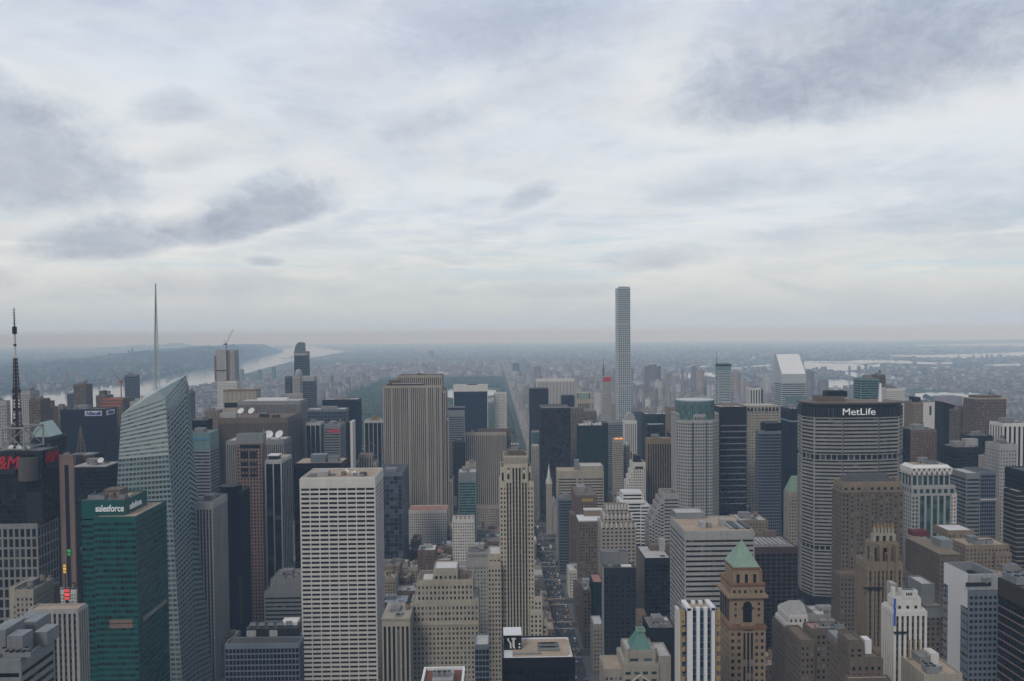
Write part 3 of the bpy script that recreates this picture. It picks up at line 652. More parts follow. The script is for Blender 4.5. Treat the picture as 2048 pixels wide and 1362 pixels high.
b = Bld('office_tower', 'black glass block with scattered aqua windows and a white roof edge', 44.5, 150, 212, 936, 236, yb=1000); b.body(S['aqua'], roof='grey', win=True)
b.box('roof_edge', b.x0-.8, b.x1+.8, -.9, b.d+.8, b.h+1, b.h+2.2, 'pale'); b.gear(b.x0, b.x1, 4, b.d, b.h+2.2, 3, 3); b.dish(b.X(194), 8, b.h+3, 3.2); b.done()

# crystalline glass tower with the white spire
def crystal():
    b = Bld('glass_skyscraper', 'faceted pale glass skyscraper with a peaked crown and white lattice spire', 42.8, 240, 334, 826, None, 60, yb=1362)
    Y = b.Y; L = lambda px, py, y: (at(px, py, Y+y).x-b.o.x, y, at(px, py, Y+y).z)
    zg = 0; gx = lambda px, y: at(px, 1423-y*2.0, Y+y).x-b.o.x
    At, Bt, Ct, Dt, Ft = L(243, 828, 0), L(331, 797, 3), L(371, 751, 46), L(309, 776, 60), L(281, 799, 2)
    Ab, Bb, Cb, Db = (gx(210, 0), 0, 0), (gx(368, 0), -1, 0), (at(426, 1385, Y+36).x-b.o.x, 36, 0), (gx(210, 0)-6, 60, 0)
    # lower fold: the corner splits into a narrow facet
    Mid = L(347, 962, 0)
    lp = lambda p, q, t: tuple(a+(c-a)*t for a, c in zip(p, q)); Am, Bm = lp(Ab, At, .845), lp(Bb, Bt, .815)
    mb = MB(); facet(mb, Ab, Bb, Bm, Am, 14, 50, .56, .4, wu=.78); mb.build('south_facet', [W['frost'], G['pale']], b.root); mb = MB(); facet(mb, Am, Bm, Bt, At, 14, 12, .4, .3, wu=.95); Gt = L(316, 782, 2); mb.poly([At, Bt, Gt, Ft], 0); mb.build('crown_screen', [W['crownglass'], G['crown']], b.root)
    # east side: two facets meeting on a slanted crease
    Cm = (Ct[0]+.5, Ct[1]+6, Ct[2]-10); Em = (at(396, 1400, Y+18).x-b.o.x, 18, 0)
    mb = MB(); facet(mb, Bb, Em, Ct, Bt, 7, 62, .5, .35, wu=.8); mb.build('east_facet', [W['frost'], G['pale']], b.root)
    mb = MB(); facet(mb, Em, Cb, Cm, Ct, 6, 62, .5, .35, wu=.9); mb.build('corner_facet', [W['frost'], G['pale']], b.root)
    mb = MB(); facet(mb, Cb, Db, Dt, Cm, 8, 40, .5, .3); mb.quad(Cm, Dt, Dt, Ct); facet(mb, Db, Ab, At, Dt, 8, 50, .5, .3); mb.build('rear_facets', [W['frost'], G['pale']], b.root)
    mb = MB(); mb.poly([At, Ft, Dt]); mb.poly([Ft, Gt, Dt]); mb.poly([Gt, Bt, Ct, Dt]); mb.build('roof', W['frost'], b.root)
    # glass screen of the crown that rises over the roof
    mb = MB(); facet(mb, (Bt[0]+.6, Bt[1]+1, Bt[2]-34), (Ct[0]+.6, Ct[1], Ct[2]-44), (Ct[0]+.4, Ct[1], Ct[2]+.5), (Bt[0]+.4, Bt[1], Bt[2]+.5), 8, 10, .4, .3, wu=.93); mb.build('crown_screen', [W['crownglass'], G['crown']], b.root)
    mb = MB()
    for k in range(7): x, y, z = L(268+k*11, 806-k*3.5, 20+k*3); mb.box(x-3, x+3, y-2, y+2, z-9, z+1.5+(k % 3))
    mb.build('roof_plant', W['pale'], b.root)
    x0, y0, zb = L(313, 785, 40); x1, _, zt = L(311, 567, 40); N = 30; mb = MB()
    for j in range(N):
        t0, t1 = j/N, (j+1)/N; r0, r1 = 3.0*(1-t0)**1.15+.25, 3.0*(1-t1)**1.15+.25; xa, xb = x0+(x1-x0)*t0, x0+(x1-x0)*t1; za, zc = zb+(zt-zb)*t0, zb+(zt-zb)*t1
        for k in range(3):
            a, c = 2*math.pi*k/3, 2*math.pi*(k+1)/3; P = lambda x, r, ang, z: (x+r*math.cos(ang), y0+r*math.sin(ang), z)
            mb.tube(P(xa, r0, a, za), P(xb, r1, a, zc), .36, n=4); mb.tube(P(xa, r0, a, za), P(xb, r1, c, zc), .18, n=4)
    mb.tube((x0, y0, zb), (x1, y0, zt), 0.5, r2=.3); mb.build('spire', W['alum'], b.root); b.done()
crystal()

# green glass tower with white lettering
def green_tower():
    b = Bld('office_tower', 'green glass tower with white lettering on its blank roof parapet', 41.1, 187, 271, 1036, 333)
    b.body(S['greenp'], roof='beige', win=True)
    x0, x1 = b.X(160, 7), b.X(247, 7); zt = b.Z(1003, 7); r = ray(294, 985); y1 = (x1+b.o.x)*r.y/r.x - b.Y
    b.tier(x0, b.x0-.5, 7, y1, 0, b.Z(1040, 7), S['greenp'], name='side_wing', roof=None, win=True); b.tier(x0, x1, 7, y1, b.Z(1040, 7), zt, S['greenblank'], name='crown', roof='brown')
    wm = pmat('white_sign', (.75, .77, .8), emit=.05)
    b.text('salesforce', b.X(217, 7), 6.6, b.Z(1017, 7), 6.6, wm, bold=.015, sx=.76); b.text('salesforce', x1+.4, y1*.53, b.Z(1009, y1*.5), 6.4, wm, 'e', bold=.015, sx=.76)
    b.gear(x0, x1, 10, y1-3, zt, 5, 9, m='brown')
    for k in range(4): b.box('air_duct', b.X(195, 20)+k*4, b.X(195, 20)+k*4+2, 12+k*3, 24+k*3, zt+.3, zt+2.6+k*.3, 'tan')
    b.box('louvre_panel', b.X(211), b.X(257), -.5, -.2, b.Z(1246), b.Z(1239), 'pink'); b.box('louvre_panel', b.X(211), b.X(257), -.5, -.2, b.Z(1256), b.Z(1248), 'pink')
    b.box('louvre_panel', b.x1+.2, b.x1+.5, 8, b.d-4, b.Z(1251), b.Z(1243), 'grey'); b.done()
green_tower()
b = simple('stone_building', 'narrow beige building with a plain side wall of small dark windows', 41, 32, 66, 1182, 'limegrid', d=26, yb=1290, gear=3)
b.tier(b.X(11), b.x0-.4, 0, 24, 0, b.h+2, S['plainbeige'], roof='light', name='blank_wing')
for k in range(11): b.box('window', b.X(19), b.X(21.5), -.12, .05, b.h-12-k*4, b.h-10.4-k*4, G['dark'])
b = Bld('stone_building', 'dark brown drum shaped building beside the grey stone grid', 41.6, 44, 90, 1182, None, 36, yb=1220); mb = MB(); mb.cyl(0, 18, b.w*.5, 0, b.h, 28); mb.cyl(0, 18, b.w*.53, b.h-3, b.h, 28); mb.cyl(0, 18, b.w*.3, b.h, b.h+4, 20)
mb.build('walls', W['brown'], b.root); mb = MB(); mb.cyl(0, 18, b.w*.49, b.h, b.h+.3, 28); mb.build('roof', RF['dark'], b.root); b.gear(b.x0*.5, b.x1*.5, 10, 26, b.h+4.2, 2, 2, ph=False)
simple('office_block', 'white ribbed office block with a beige roof below the green tower', 39.6, 56, 155, 1222, 'whitepier', side=173, roof='beige', win=True)
b = simple('office_block', 'dark ribbon block crowded with big grey rooftop machines at the bottom left corner', 38, -70, 41, 1322, 'greyh', side=107, roof='dark', win=True)
for (x0, x1, y, h, d) in ((2, 34, 6, 8, 8), (36, 62, 26, 7, 12), (58, 84, 16, 6, 10), (-30, 0, 8, 10, 14), (25, 48, 34, 6, 8)): b.box('plant_room', b.X(x0, y), b.X(x1, y), y, y+d, b.h+.3, b.h+h, 'steel')
for k in range(8): b.unit('cooling_unit', b.X(10+6*k, 4+(k % 2)*8), 3+(k % 2)*4, b.h+.3, .9)

# neon signs glimpsed down the cross street
def led_sign(label, st, px0, px1, py0, py1, colr, rows):
    Y = ST(st); a, c = at(px0, py0, Y), at(px1, py1, Y)
    r = empty('street_sign', ((a.x+c.x)/2, Y, 0), label, 'lit sign', 'lit signs in the side street')
    mb = MB(); w = abs(c.x-a.x)/2; mb.box(-w, w, 0, 1.2, c.z, a.z); mb.box(-w*.3, w*.3, .3, .9, 0, c.z); mb.build('panel', W['dark'], r)
    for k in range(rows):
        h = (a.z-c.z)/rows; mb = MB(); mb.box(-w*.9, w*.9, -.2, -.02, c.z+h*k+.1*h, c.z+h*(k+.86)); mb.build('screen', pmat('lit_'+colr[0]+str(k % 2), tuple(v*(1 if k % 2 else .75) for v in colr[1]), emit=.4), r)
led_sign('glowing red sign beside the foot of the green glass tower', 44.0, 128, 140, 1177, 1200, ('red', (1., .12, .10)), 3)
led_sign('small amber and yellow lit sign above the red one', 44.6, 126, 133, 1128, 1147, ('amber', (1., .55, .08)), 3)
led_sign('slim green lit sign deep in the dark side street', 45.2, 134, 143, 1098, 1112, ('green', (.03, .30, .06)), 2)

# second row behind
b = simple('office_tower', 'glass tower with a pale aqua crown and blue lettering right of the faceted skyscraper', 46, 374, 419, 869, 'greyh', side=437, yb=970, gear=8)
b.tier(b.x0-.4, b.x1+.4, -.4, b.d+.4, b.Z(901), b.h+1.2, S['plainteal'], name='aqua_crown', roof='grey'); b.text('BARCLAYS', b.X(397), -1, b.Z(878), 4.6, pmat('bright_blue_sign', (.05, .26, .50), emit=.08), sx=1.3, bold=.0)
simple('office_tower', 'grey tower of tight vertical piers with a pale band at the top', 43.3, 386, 424, 1006, 'grpier', side=453, roof='grey', win=True, gear=2)
b = simple('office_tower', 'black tower with a round plant drum on its roof', 44.4, 452, 481, 986, 'blackv', side=499, yb=1250, roof='dark'); mb = MB(); mb.cyl(b.X(452), 12, 11, b.h-4, b.h+6, 20); mb.build('plant_drum', W['black'], b.root)
b.box('lit_sign', b.X(473), b.X(481), -.6, -.4, b.Z(1246), b.Z(1150), pmat('dim_green_sign', (.02, .05, .015), emit=.03))
b = Bld('office_tower', 'stepped brown granite tower with a grey metal crown', 45.3, 473, 523, 888, 530, yb=1280); b.body(S['pinkgrid'], win=True)
b.tier(b.X(472), b.X(526), 1.5, b.d, b.h, b.Z(870), S['plainsteel'], name='crown', roof='grey'); b.box('crown_windows', b.X(480), b.X(521), -.7, -.2, b.Z(897), b.Z(889), G['dark'])
b.tier(b.X(520), b.X(537), 3, b.d+6, 0, b.Z(938), S['pinkplain'], name='lower_wing', roof='brown'); mb = MB(); mb.prism([(b.X(522), 2), (b.X(528), 2), (b.X(528), 4), (b.X(522), 4)], b.Z(885), b.Z(857), top=[(b.X(526.4), 2), (b.X(527), 2), (b.X(527), 4), (b.X(526.4), 4)]); mb.build('fin', W['steel'], b.root)
for z0, z1 in ((903, 917), (925, 932), (936, 943), (947, 954)): b.box('tall_window', b.X(481), b.X(496), -.7, -.3, b.Z(z1), b.Z(z0), G['dark']); b.box('tall_window', b.X(499), b.X(514), -.7, -.3, b.Z(z1), b.Z(z0), G['dark'])
b.done()
b = simple('office_tower', 'dark tower with widely spaced white vertical ribs and a white roof canopy', 44.6, 531, 562, 922, 'whitepier2', side=582, yb=1130, roof='beige', win=True); b.box('roof_canopy', b.x0, b.X(553), 8, 22, b.h+4, b.h+5, 'bright'); b.box('plant_room', b.x0+1, b.X(551), 9, 21, b.h+.2, b.h+4, 'dark')
b = simple('office_tower', 'grey ribbed tower with two white dishes behind the brown granite one', 47.3, 453, 567, 882, 'grpier2', side=582, yb=960, roof='light', gear=7)
for px in (538, 560): b.dish(b.X(px, 6), 6, b.h+1.5, 5.6, .25 if px < 550 else -.35)
b.box('dish_platform', b.X(530, 6), b.X(567, 6), 4, 9, b.h+.3, b.h+1.5, 'pale')
b = simple('office_tower', 'broad dark brown tower with a pair of white dishes on the roof', 48.4, 437, 575, 837, 'brpier', side=601, yb=940, roof='brown')
for px in (484, 505): b.dish(b.X(px, 14), 14, b.h+4, 4.9, -.3)
b.box('plant_room', b.X(440, 10), b.X(474, 10), 10, 18, b.h+.3, b.h+7, 'pale'); b.box('plant_room', b.X(520, 10), b.X(538, 10), 10, 16, b.h+.3, b.h+5, 'dark'); b.box('plant_room', b.X(545, 10), b.X(560, 10), 8, 16, b.h+.3, b.h+4, 'bronze'); b.unit('cooling_unit', b.X(530, 12), 12, b.h+5, 1.3); b.unit('cooling_unit', b.X(524, 12), 12, b.h+5, 1.)
b = simple('office_tower', 'wide grey brown pier tower with a white roof line, tallest of the row', 49.5, 476, 600, 803, 'grpier2', side=613, yb=1040, roof='light'); b.box('roof_line', b.X(516, 8), b.X(576, 8), 8, 20, b.h+.3, b.h+4.5, 'bright')
b = simple('apartment_tower', 'beige panelled block with a rust coloured roof edge behind the dish tower', 51.3, 447, 512, 783, 'plainbeige', d=30, yb=830, roof='brown'); b.box('roof_edge', b.x0-.5, b.x1+.5, -.7, b.d+.5, b.h+.9, b.h+2.3, 'rust')
for k in range(1, 8): b.box('panel_joint', b.x0+b.w*k/7.5-.3, b.x0+b.w*k/7.5+.3, -.25, .1, b.Z(801), b.h, 'brown')
b.box('window_row', b.x0+1, b.X(482), -.3, .1, b.Z(815), b.Z(805), G['dark'])
def construction_tower():
    b = Bld('apartment_tower', 'unfinished tall tower wrapped in white panels and dull red netting, crane on top', 58, 433, 472, 700, None, 34, yb=800); zb = b.Z(763)
    b.tier(b.x0, b.x1, 0, b.d, 0, zb, S['palegrid'], roof=None); b.tier(b.X(434), b.X(456), 0, b.d, zb, b.h, dict(S['plainwhite'], wall=W['pale']), name='white_panels', roof='grey', par=0)
    net = pmat('red_netting', (.20, .105, .095)); b.tier(b.X(456.5), b.X(463), 3, b.d, zb, b.h-3, dict(S['brickgrid'], wall=net), name='netting', roof=None); b.tier(b.X(463.2), b.X(472), 1, b.d, zb, b.h-1, S['greyp'], name='concrete_frame', roof='grey')
    b.box('netting', b.X(432.4), b.X(436), -.9, -.3, zb+2, b.Z(712), net); b.box('floor_gap', b.X(434), b.X(456), -.6, -.2, b.Z(742), b.Z(740), 'dark'); b.done()
    c = empty('tower_crane', (b.o.x+b.X(453), b.Y+12, b.h), 'thin tower crane standing on the unfinished tall tower', 'crane')
    mb = MB(); mb.box(-1, 1, -1, 1, 0, 12); mb.build('mast', W['steel'], c); mb = MB(); mb.box(-2, 2, -2, 2, 12, 15); mb.build('cab', W['dark'], c); q = at(467, 658, b.Y+12); q = (q.x-c.location.x, 0, q.z-b.h)
    mb = MB(); mb.tube((0, 0, 14), q, .7, r2=.45); mb.tube((0, 0, 14), (-4, 0, 22), .5); mb.tube((-4, 0, 22), q, .15); mb.build('jib', W['steel'], c); mb = MB(); mb.box(-6, -2, -1, 1, 12, 14.5); mb.build('counterweight', W['dark'], c)
construction_tower()
def curved_top():
    b = Bld('apartment_tower', 'slim blue grey glass tower with a curved top', 57.2, 588, 613, 703, None, 30, yb=815); b.body(S['bluegl'], roof='grey', par=0)
    mb = MB(); N = 8; z0, z1 = b.h, b.Z(684); prof = [(b.x0 + b.w*.5*(1-math.cos(math.pi/2*k/N))*.95, z0+(z1-z0)*math.sin(math.pi/2*k/N)) for k in range(N+1)]
    prof += [(b.X(609), b.Z(686)), (b.X(609.5), z0)]
    for (x, z), (x2, z2) in zip(prof, prof[1:]): mb.quad((x, 4, z), (x, 26, z), (x2, 26, z2), (x2, 4, z2))
    mb.poly([(x, 4, z) for x, z in prof][::-1]); mb.poly([(x, 26, z) for x, z in prof]); mb.build('curved_crown', W['bluegrey'], b.root); mb = MB(); mb.box(b.x0-.5, b.x1+.5, -.8, b.d+.5, b.h-9, b.h-3); mb.build('band', W['pale'], b.root); b.done()
curved_top()
b = simple('office_tower', 'dark glass block with a pale louvred cap beside the slim curved tower', 55.0, 605, 627, 754, 'bluegl', d=28, yb=815, roof='light'); b.box('cap', b.x0-.4, b.x1+.4, -.6, b.d+.4, b.Z(762), b.h+1.2, 'pale')
b = Bld('apartment_tower', 'pale octagonal tower topped by a small ribbed dome', 55.6, 582, 607, 752, None, 26, yb=815); w = b.w/2; o8 = [(w*math.cos(R(22.5+45*k)), 13+w*math.sin(R(22.5+45*k))) for k in range(8)]
b.tier(0, 0, 0, 0, 0, b.h, S['greyp'], poly=o8, par=0); mb = MB(); mb.dome(0, 13, b.h, w*.62, b.Z(738)-b.h, 16, 6); mb.build('dome', W['frost'], b.root); b.tier(b.X(571), b.X(582), 6, 22, 0, b.Z(753), S['bluegl'], name='side_wing', roof='dark'); b.tier(b.X(572), b.X(614), -6, -1, 0, b.Z(787), S['greyp'], name='podium', roof='light')
simple('apartment_tower', 'dark navy slab against the river just left of the white spire', 57, 249, 274, 751, 'bluegl', side=279, yb=800, roof='dark', gear=1)
b = simple('apartment_tower', 'brown apartment tower beyond the navy slab, taller than its blue neighbour', 53, 147, 171, 770, 'browngrid', d=26, yb=817, gear=9); simple('apartment_tower', 'narrow blue glass tower against the left side of a brown apartment tower', 53.4, 134, 147, 787, 'bluegl', d=24, yb=820)
b = simple('apartment_building', 'building site with bright orange safety netting', 51, 205, 246, 798, 'browngrid', d=30, yb=818); 
for k in range(3): b.box('safety_netting', b.x0-.3-(k == 2)*3, b.x1+.3-k*2, -.7, -.3, b.Z(800+k*6.5), b.Z(796.5+k*6.5), 'orange')
c = empty('tower_crane', (b.o.x+b.X(241), b.Y+8, b.h), 'orange tower crane over the netted building site', 'crane'); zc = b.Z(765)-b.h
mb = MB(); mb.box(-.7, .7, -.7, .7, 0, zc); mb.build('mast', W['orange'], c); q = at(222, 737, b.Y+8); q = (q.x-c.location.x, 0, q.z-b.h); mb = MB(); mb.tube((0, 0, zc), q, .6, r2=.35); mb.tube((0, 0, zc), (6, 0, zc+7), .8); mb.build('jib', W['orange'], c); mb = MB(); mb.box(-2.5, 2.5, -2, 2, zc-1, zc+3); mb.build('cab', W['orange'], c)
for nm, lab, st, a, z, t, s_, sd, yb in (
    ('apartment_tower', 'brick tower with a raised core left of the orange netting', 52, 192, 213, 792, 'brickgrid', None, 818), ('apartment_tower', 'pale ribbed apartment slab cut by the left picture edge', 47, -20, 12, 803, 'greyp', 20, 900),
    ('apartment_tower', 'cream apartment tower directly behind the tall mast', 50, 40, 60, 783, 'greyp', None, 860), ('apartment_tower', 'brown and blue brick tower right of the tall mast', 48.5, 58, 80, 800, 'browngrid', None, 862),
    ('apartment_tower', 'tan brick tower with an orange water tank right of the slanted green roof', 49, 86, 106, 814, 'tangrid', 114, 905), ('apartment_tower', 'plain grey brown tower touching the left edge of the navy slab', 50.5, 106, 126, 815, 'tangrid', None, 880),
    ('office_tower', 'thin dark tower edge right behind the faceted crown', 56, 371, 381, 784, 'bluegl', None, 845), ('office_block', 'pair of low black roof blocks above the aqua crowned tower', 48, 376, 412, 842, 'blackg', None, 868), ('apartment_building', 'tan slab apartment house left of the dish towers', 52.5, 410, 436, 822, 'tangrid', None, 880)):
    b = simple(nm, lab, st, a, z, t, s_, side=sd, d=26, yb=yb, gear=int(a) % 7)
    if 'orange water' in lab: mb = MB(); mb.cyl(0, 8, 5, b.h, b.h+9, 12); mb.build('water_tank', W['rust'], b.root)
    if 'raised core' in lab: b.tier(b.X(199), b.X(207), 4, 20, b.h, b.Z(783), S['brickgrid'], name='raised_core')

# middle of the row
b = simple('office_tower', 'blue grey office tower with a grid of tall openings around its top floors', 51, 613, 690, 821, 'bluegrid', side=697, yb=950, roof='grey', gear=2); b.tier(b.x0-.5, b.x1+.5, -.5, b.d+.5, b.Z(843), b.h+1, S['slot'], name='crown', roof='light')
simple('office_tower', 'dark ribbed tower in front of the blue grey office tower', 49.4, 612, 640, 847, 'whitepier2', side=648, yb=915, gear=4)
b = simple('office_tower', 'grey banded tower carrying a small red sign', 49.2, 649, 680, 851, 'greyh', side=690, yb=920, roof='grey', gear=3); b.text('UBS', b.X(671), -.8, b.Z(862), 7.5, pmat('red_letters', (.6, .03, .08), emit=.15), bold=.01); b.box('sign_emblem', b.X(658.5), b.X(664), -.9, -.5, b.Z(864), b.Z(860), MATS['red_letters'])
simple('office_tower', 'plain black slab in front of the park trees', 52.6, 645, 716, 800, 'blackv', d=38, yb=950, roof='light', gear=5)
b = simple('office_tower', 'narrow tower with one bright white edge beside the black slab', 47.6, 692, 701, 846, 'plainblack', d=26, yb=950); b.box('white_edge', b.X(701), b.X(706), -.3, 22, 0, b.h+2, 'white')
b = simple('office_tower', 'dark tower with thin pale ribs and gold roof ornaments left of the big grey slab', 50.6, 729, 772, 842, 'whitepier2', d=34, yb=940, roof='grey')
mb = MB()
for k in range(4): mb.cyl(b.X(743+k*3.6), 10, 2.6, b.h, b.Z(831+abs(k-1.5)*3), 8, r2=1.1)
mb.box(b.X(741), b.X(756), 8, 13, b.h, b.h+4); mb.build('gilded_ornament', W['gold'], b.root)
b = Bld('stone_building', 'small stepped pink stone building with pale vertical strips before the black slab', 48, 718, 743, 910, None, 18, yb=945); b.body(S['limepier'], roof='pink'); b.tier(b.X(711), b.X(751), 2, 26, 0, b.Z(925), S['limepier'], name='lower_setback', roof='brown')
b = simple('office_tower', 'black office tower with a wide beige roof behind the white gridded one', 45.4, 588, 683, 928, 'blackg', side=697, yb=1145, roof='beige', win=None)
b.box('plant_room', b.X(621, 10), b.X(652, 10), 9, 24, b.h+.3, b.h+9, 'bluegrey'); b.box('cooling_plant', b.X(656, 8), b.X(676, 8), 7, 22, b.h+.3, b.h+6, 'steel')
for k in range(3): b.unit('cooling_unit', b.X(660+k*7, 8), 10, b.h+6, 1.1)
def white_grid():
    b = Bld('office_tower', 'big white tower with a grid of wide black windows', 42.9, 601, 749, 957, 765)
    b.body(S['grace'], roof='beige', win=True)
    b.box('plant_room', b.X(634, 12), b.X(655, 12), 12, 24, b.h+.4, b.h+4, 'pale'); b.box('roof_well', b.X(612, 8), b.X(632, 8), 8, 26, b.h+.25, b.h+.6, 'dark'); b.box('roof_well', b.X(655, 12), b.X(668, 12), 12, 24, b.h+.25, b.h+.6, 'dark')
    b.box('plant_room', b.X(682, 14), b.X(690, 14), 12, 18, b.h+.4, b.h+4, 'tan'); b.box('plant_room', b.X(720, 14), b.X(732, 14), 12, 18, b.h+.4, b.h+3, 'bronze'); b.dish(b.X(692, 20), 20, b.h+.5, 2.2); b.dish(b.X(708, 16), 16, b.h+.5, 1.8)
    for k in range(5): b.unit(('vent_pipe', 'cooling_unit')[k % 2], b.X(700+k*8, 10), 9+k % 3*4, b.h+.4, .8)
    b.done()
white_grid()
b = simple('office_tower', 'dark blue tower of faceted glass panes right of the white gridded one', 46.4, 753, 804, 946, 'facet', side=816, yb=1110, roof='dark', win=True); b.box('plant_room', b.X(770, 8), b.X(792, 8), 8, 20, b.h+.3, b.h+4, 'steel')
b = simple('office_building', 'grey green office building with a blank top band tucked left of the white gridded tower', 43.4, 529, 612, 1184, 'greyh', d=38, yb=1262, win=True); b.tier(b.X(536, 3), b.X(612, 3), 3, 38, b.h, b.Z(1160, 3), S['plainsteel'], name='upper_block', roof='grey'); b.gear(b.X(540, 3), b.X(605, 3), 5, 34, b.Z(1160, 3), 4, 5)
b.box('blue_tarpaulin', b.X(566, 14), b.X(578, 14), 14, 20, b.Z(1160, 3)+.4, b.Z(1160, 3)+2, pmat('blue_tarp', (.06, .16, .55)))
b = simple('office_block', 'dark glass block with a cluttered roof at the foot of the white gridded tower', 40.6, 450, 598, 1290, 'bluegl', side=607, roof='dark', win=True)
b.box('plant_room', b.X(484, 14), b.X(590, 14), 14, 24, b.h+.3, b.h+6, 'dark'); b.box('plant_screen', b.X(486, 13), b.X(505, 13), 13, 13.8, b.h+1, b.h+5, 'pale'); b.box('plant_screen', b.X(532, 13), b.X(548, 13), 13, 13.8, b.h+1, b.h+5, 'pale'); b.box('plant_room', b.X(556, 20), b.X(588, 20), 20, 30, b.h+6, b.h+8, 'white')
for k in range(5): b.unit('cooling_unit', b.X(500+k*18, 20), 20, b.h+6, .9)
# ------------------------------------------------------------------ the middle
def grey_slab():
    b = Bld('skyscraper', 'huge grey stone slab with vertical piers and stepped right shoulder', 49.2, 768, 884, 771, None, 60, yb=1015)
    st = dict(S['limepier'], bay=2.9, wu=.46, pr=.7, cap=3)
    x = lambda p: b.X(p)
    b.tier(x(779), x(803), 2, 55, b.Z(772), b.Z(760), S['plainbrown'], name='roof_block', par=0); b.tier(x(768), x(884), 0, 55, 0, b.Z(772), st, name='walls', roof='dark'); b.tier(x(797), x(884), 4, 50, b.Z(772), b.Z(752), st, name='upper_block', roof='dark')
    b.tier(x(884.3), x(891.5), 3, 50, 0, b.Z(783), st, name='right_shoulder', roof='dark'); b.tier(x(891.8), x(896.5), 5, 48, 0, b.Z(838), st, name='lower_shoulder', roof='dark'); b.tier(x(896.8), x(903.5), 7, 45, 0, b.Z(962), st, name='lowest_shoulder', roof='dark'); b.tier(x(763), x(767.6), 4, 40, 0, b.Z(968), st, name='left_shoulder', roof='dark')
    for p in (769, 785, 802, 820, 838, 855, 871, 882.5): b.box('pilaster', x(p)-.7, x(p)+.7, -1.25, -.6, 0, b.Z(774), 'lime')
    b.box('observation_deck', x(776), x(849), 1, 3.5, b.Z(772)+.8, b.Z(768), 'dark')
    for p, t in ((806, 749), (839, 747), (846, 748), (881, 749)): b.box('parapet_block', x(p)-2.5, x(p)+3, 6, 12, b.Z(752), b.Z(t), 'brown')
    mb = MB(); mb.box(x(786), x(846), 1.2, 1.6, b.Z(768), b.Z(768)+1.6); mb.build('railing', W['pale'], b.root); b.done()
grey_slab()
b = simple('stone_building', 'pale low wing with many small square windows at the foot of the huge grey slab', 48.2, 818, 893, 1022, 'palegrid', d=36, yb=1062, roof='pink'); b.tier(b.X(811), b.x0-.4, 2, 30, 0, b.h-4, S['limegrid'], name='side_wing', roof='brown')
b = simple('office_tower', 'slim blue grey glass tower with a black roof rim', 52, 894, 928, 828, 'greyh', d=34, yb=900); b.tier(b.x0-.3, b.x1+.3, -.3, b.d+.3, b.h, b.Z(819), S['plainsteel'], name='blank_top', roof=None, par=0); b.box('roof_rim', b.x0-1, b.x1+1.2, -1.2, b.d+.5, b.Z(819), b.Z(815.5), 'black')
b = simple('office_tower', 'dark glass slab framed by white edges and a white top band', 57.3, 908, 974, 783, 'blackv', d=36, yb=860); b.tier(b.x0-1.8, b.x1+1.8, -.6, b.d+.5, b.h, b.Z(771), S['plainwhite'], name='white_band', roof='light'); b.box('white_edge', b.x0-1.9, b.x0-.5, -.6, 8, 0, b.h, 'white'); b.box('white_edge', b.x1+.5, b.x1+1.9, -.6, 8, 0, b.h, 'white'); b.box('plant_room', b.X(935), b.X(955), 8, 20, b.Z(771), b.Z(769), 'dark')
simple('office_tower', 'white gridded tower at the edge of the park', 57.8, 988, 1013, 785, 'palegrid', side=1019, yb=860, roof='light', gear=1)
simple('office_tower', 'slim brown ribbed tower behind the teal glass block', 50.4, 906, 930, 886, 'brpier', d=26, yb=945, roof='brown', gear=6)
b = Bld('office_tower', 'broad pale grey pier tower left of the beige art deco one', 50.2, 931, 1012, 866, 1027, yb=1045); b.body(S['limepier'], roof='dark'); b.tier(b.X(956, 14), b.X(1022, 14), 14, b.d+12, b.h*.5, b.Z(859, 14), S['browngrid'], name='rear_block', roof='brown'); b.tier(b.X(953), b.x0+b.w*.96, -12, -1, 0, b.Z(1012, -12), S['limegrid'], name='low_wing', roof='brown'); b.gear(b.x0, b.X(956), 3, 14, b.h, 3, 3, ph=False); b.done()
b = simple('office_tower', 'teal glass block with a blank grey cap', 47.4, 917, 952, 962, 'tealh', d=30, yb=1032, win=True); b.tier(b.x0-.2, b.x1+.2, -.2, b.d, b.h, b.Z(946), S['plainsteel'], name='blank_cap', roof='light'); b.gear(b.x0, b.x1, 2, b.d, b.Z(946), 3, 2)
b = simple('stone_building', 'grey building with a pink roof peeping over the teal glass block', 48.6, 931, 952, 928, 'limegrid', d=20, yb=945, roof='pink', gear=2)
b = simple('stone_building', 'cream building with small windows and a toothed roof line below the teal block', 46.4, 905, 948, 1040, 'palegrid', d=24, yb=1068, roof='brown')
for k in range(5): b.box('roof_tooth', b.x0+b.w*(k/5+.02), b.x0+b.w*(k/5+.14), -.3, 3, b.h+1, b.h+3.5, 'white')
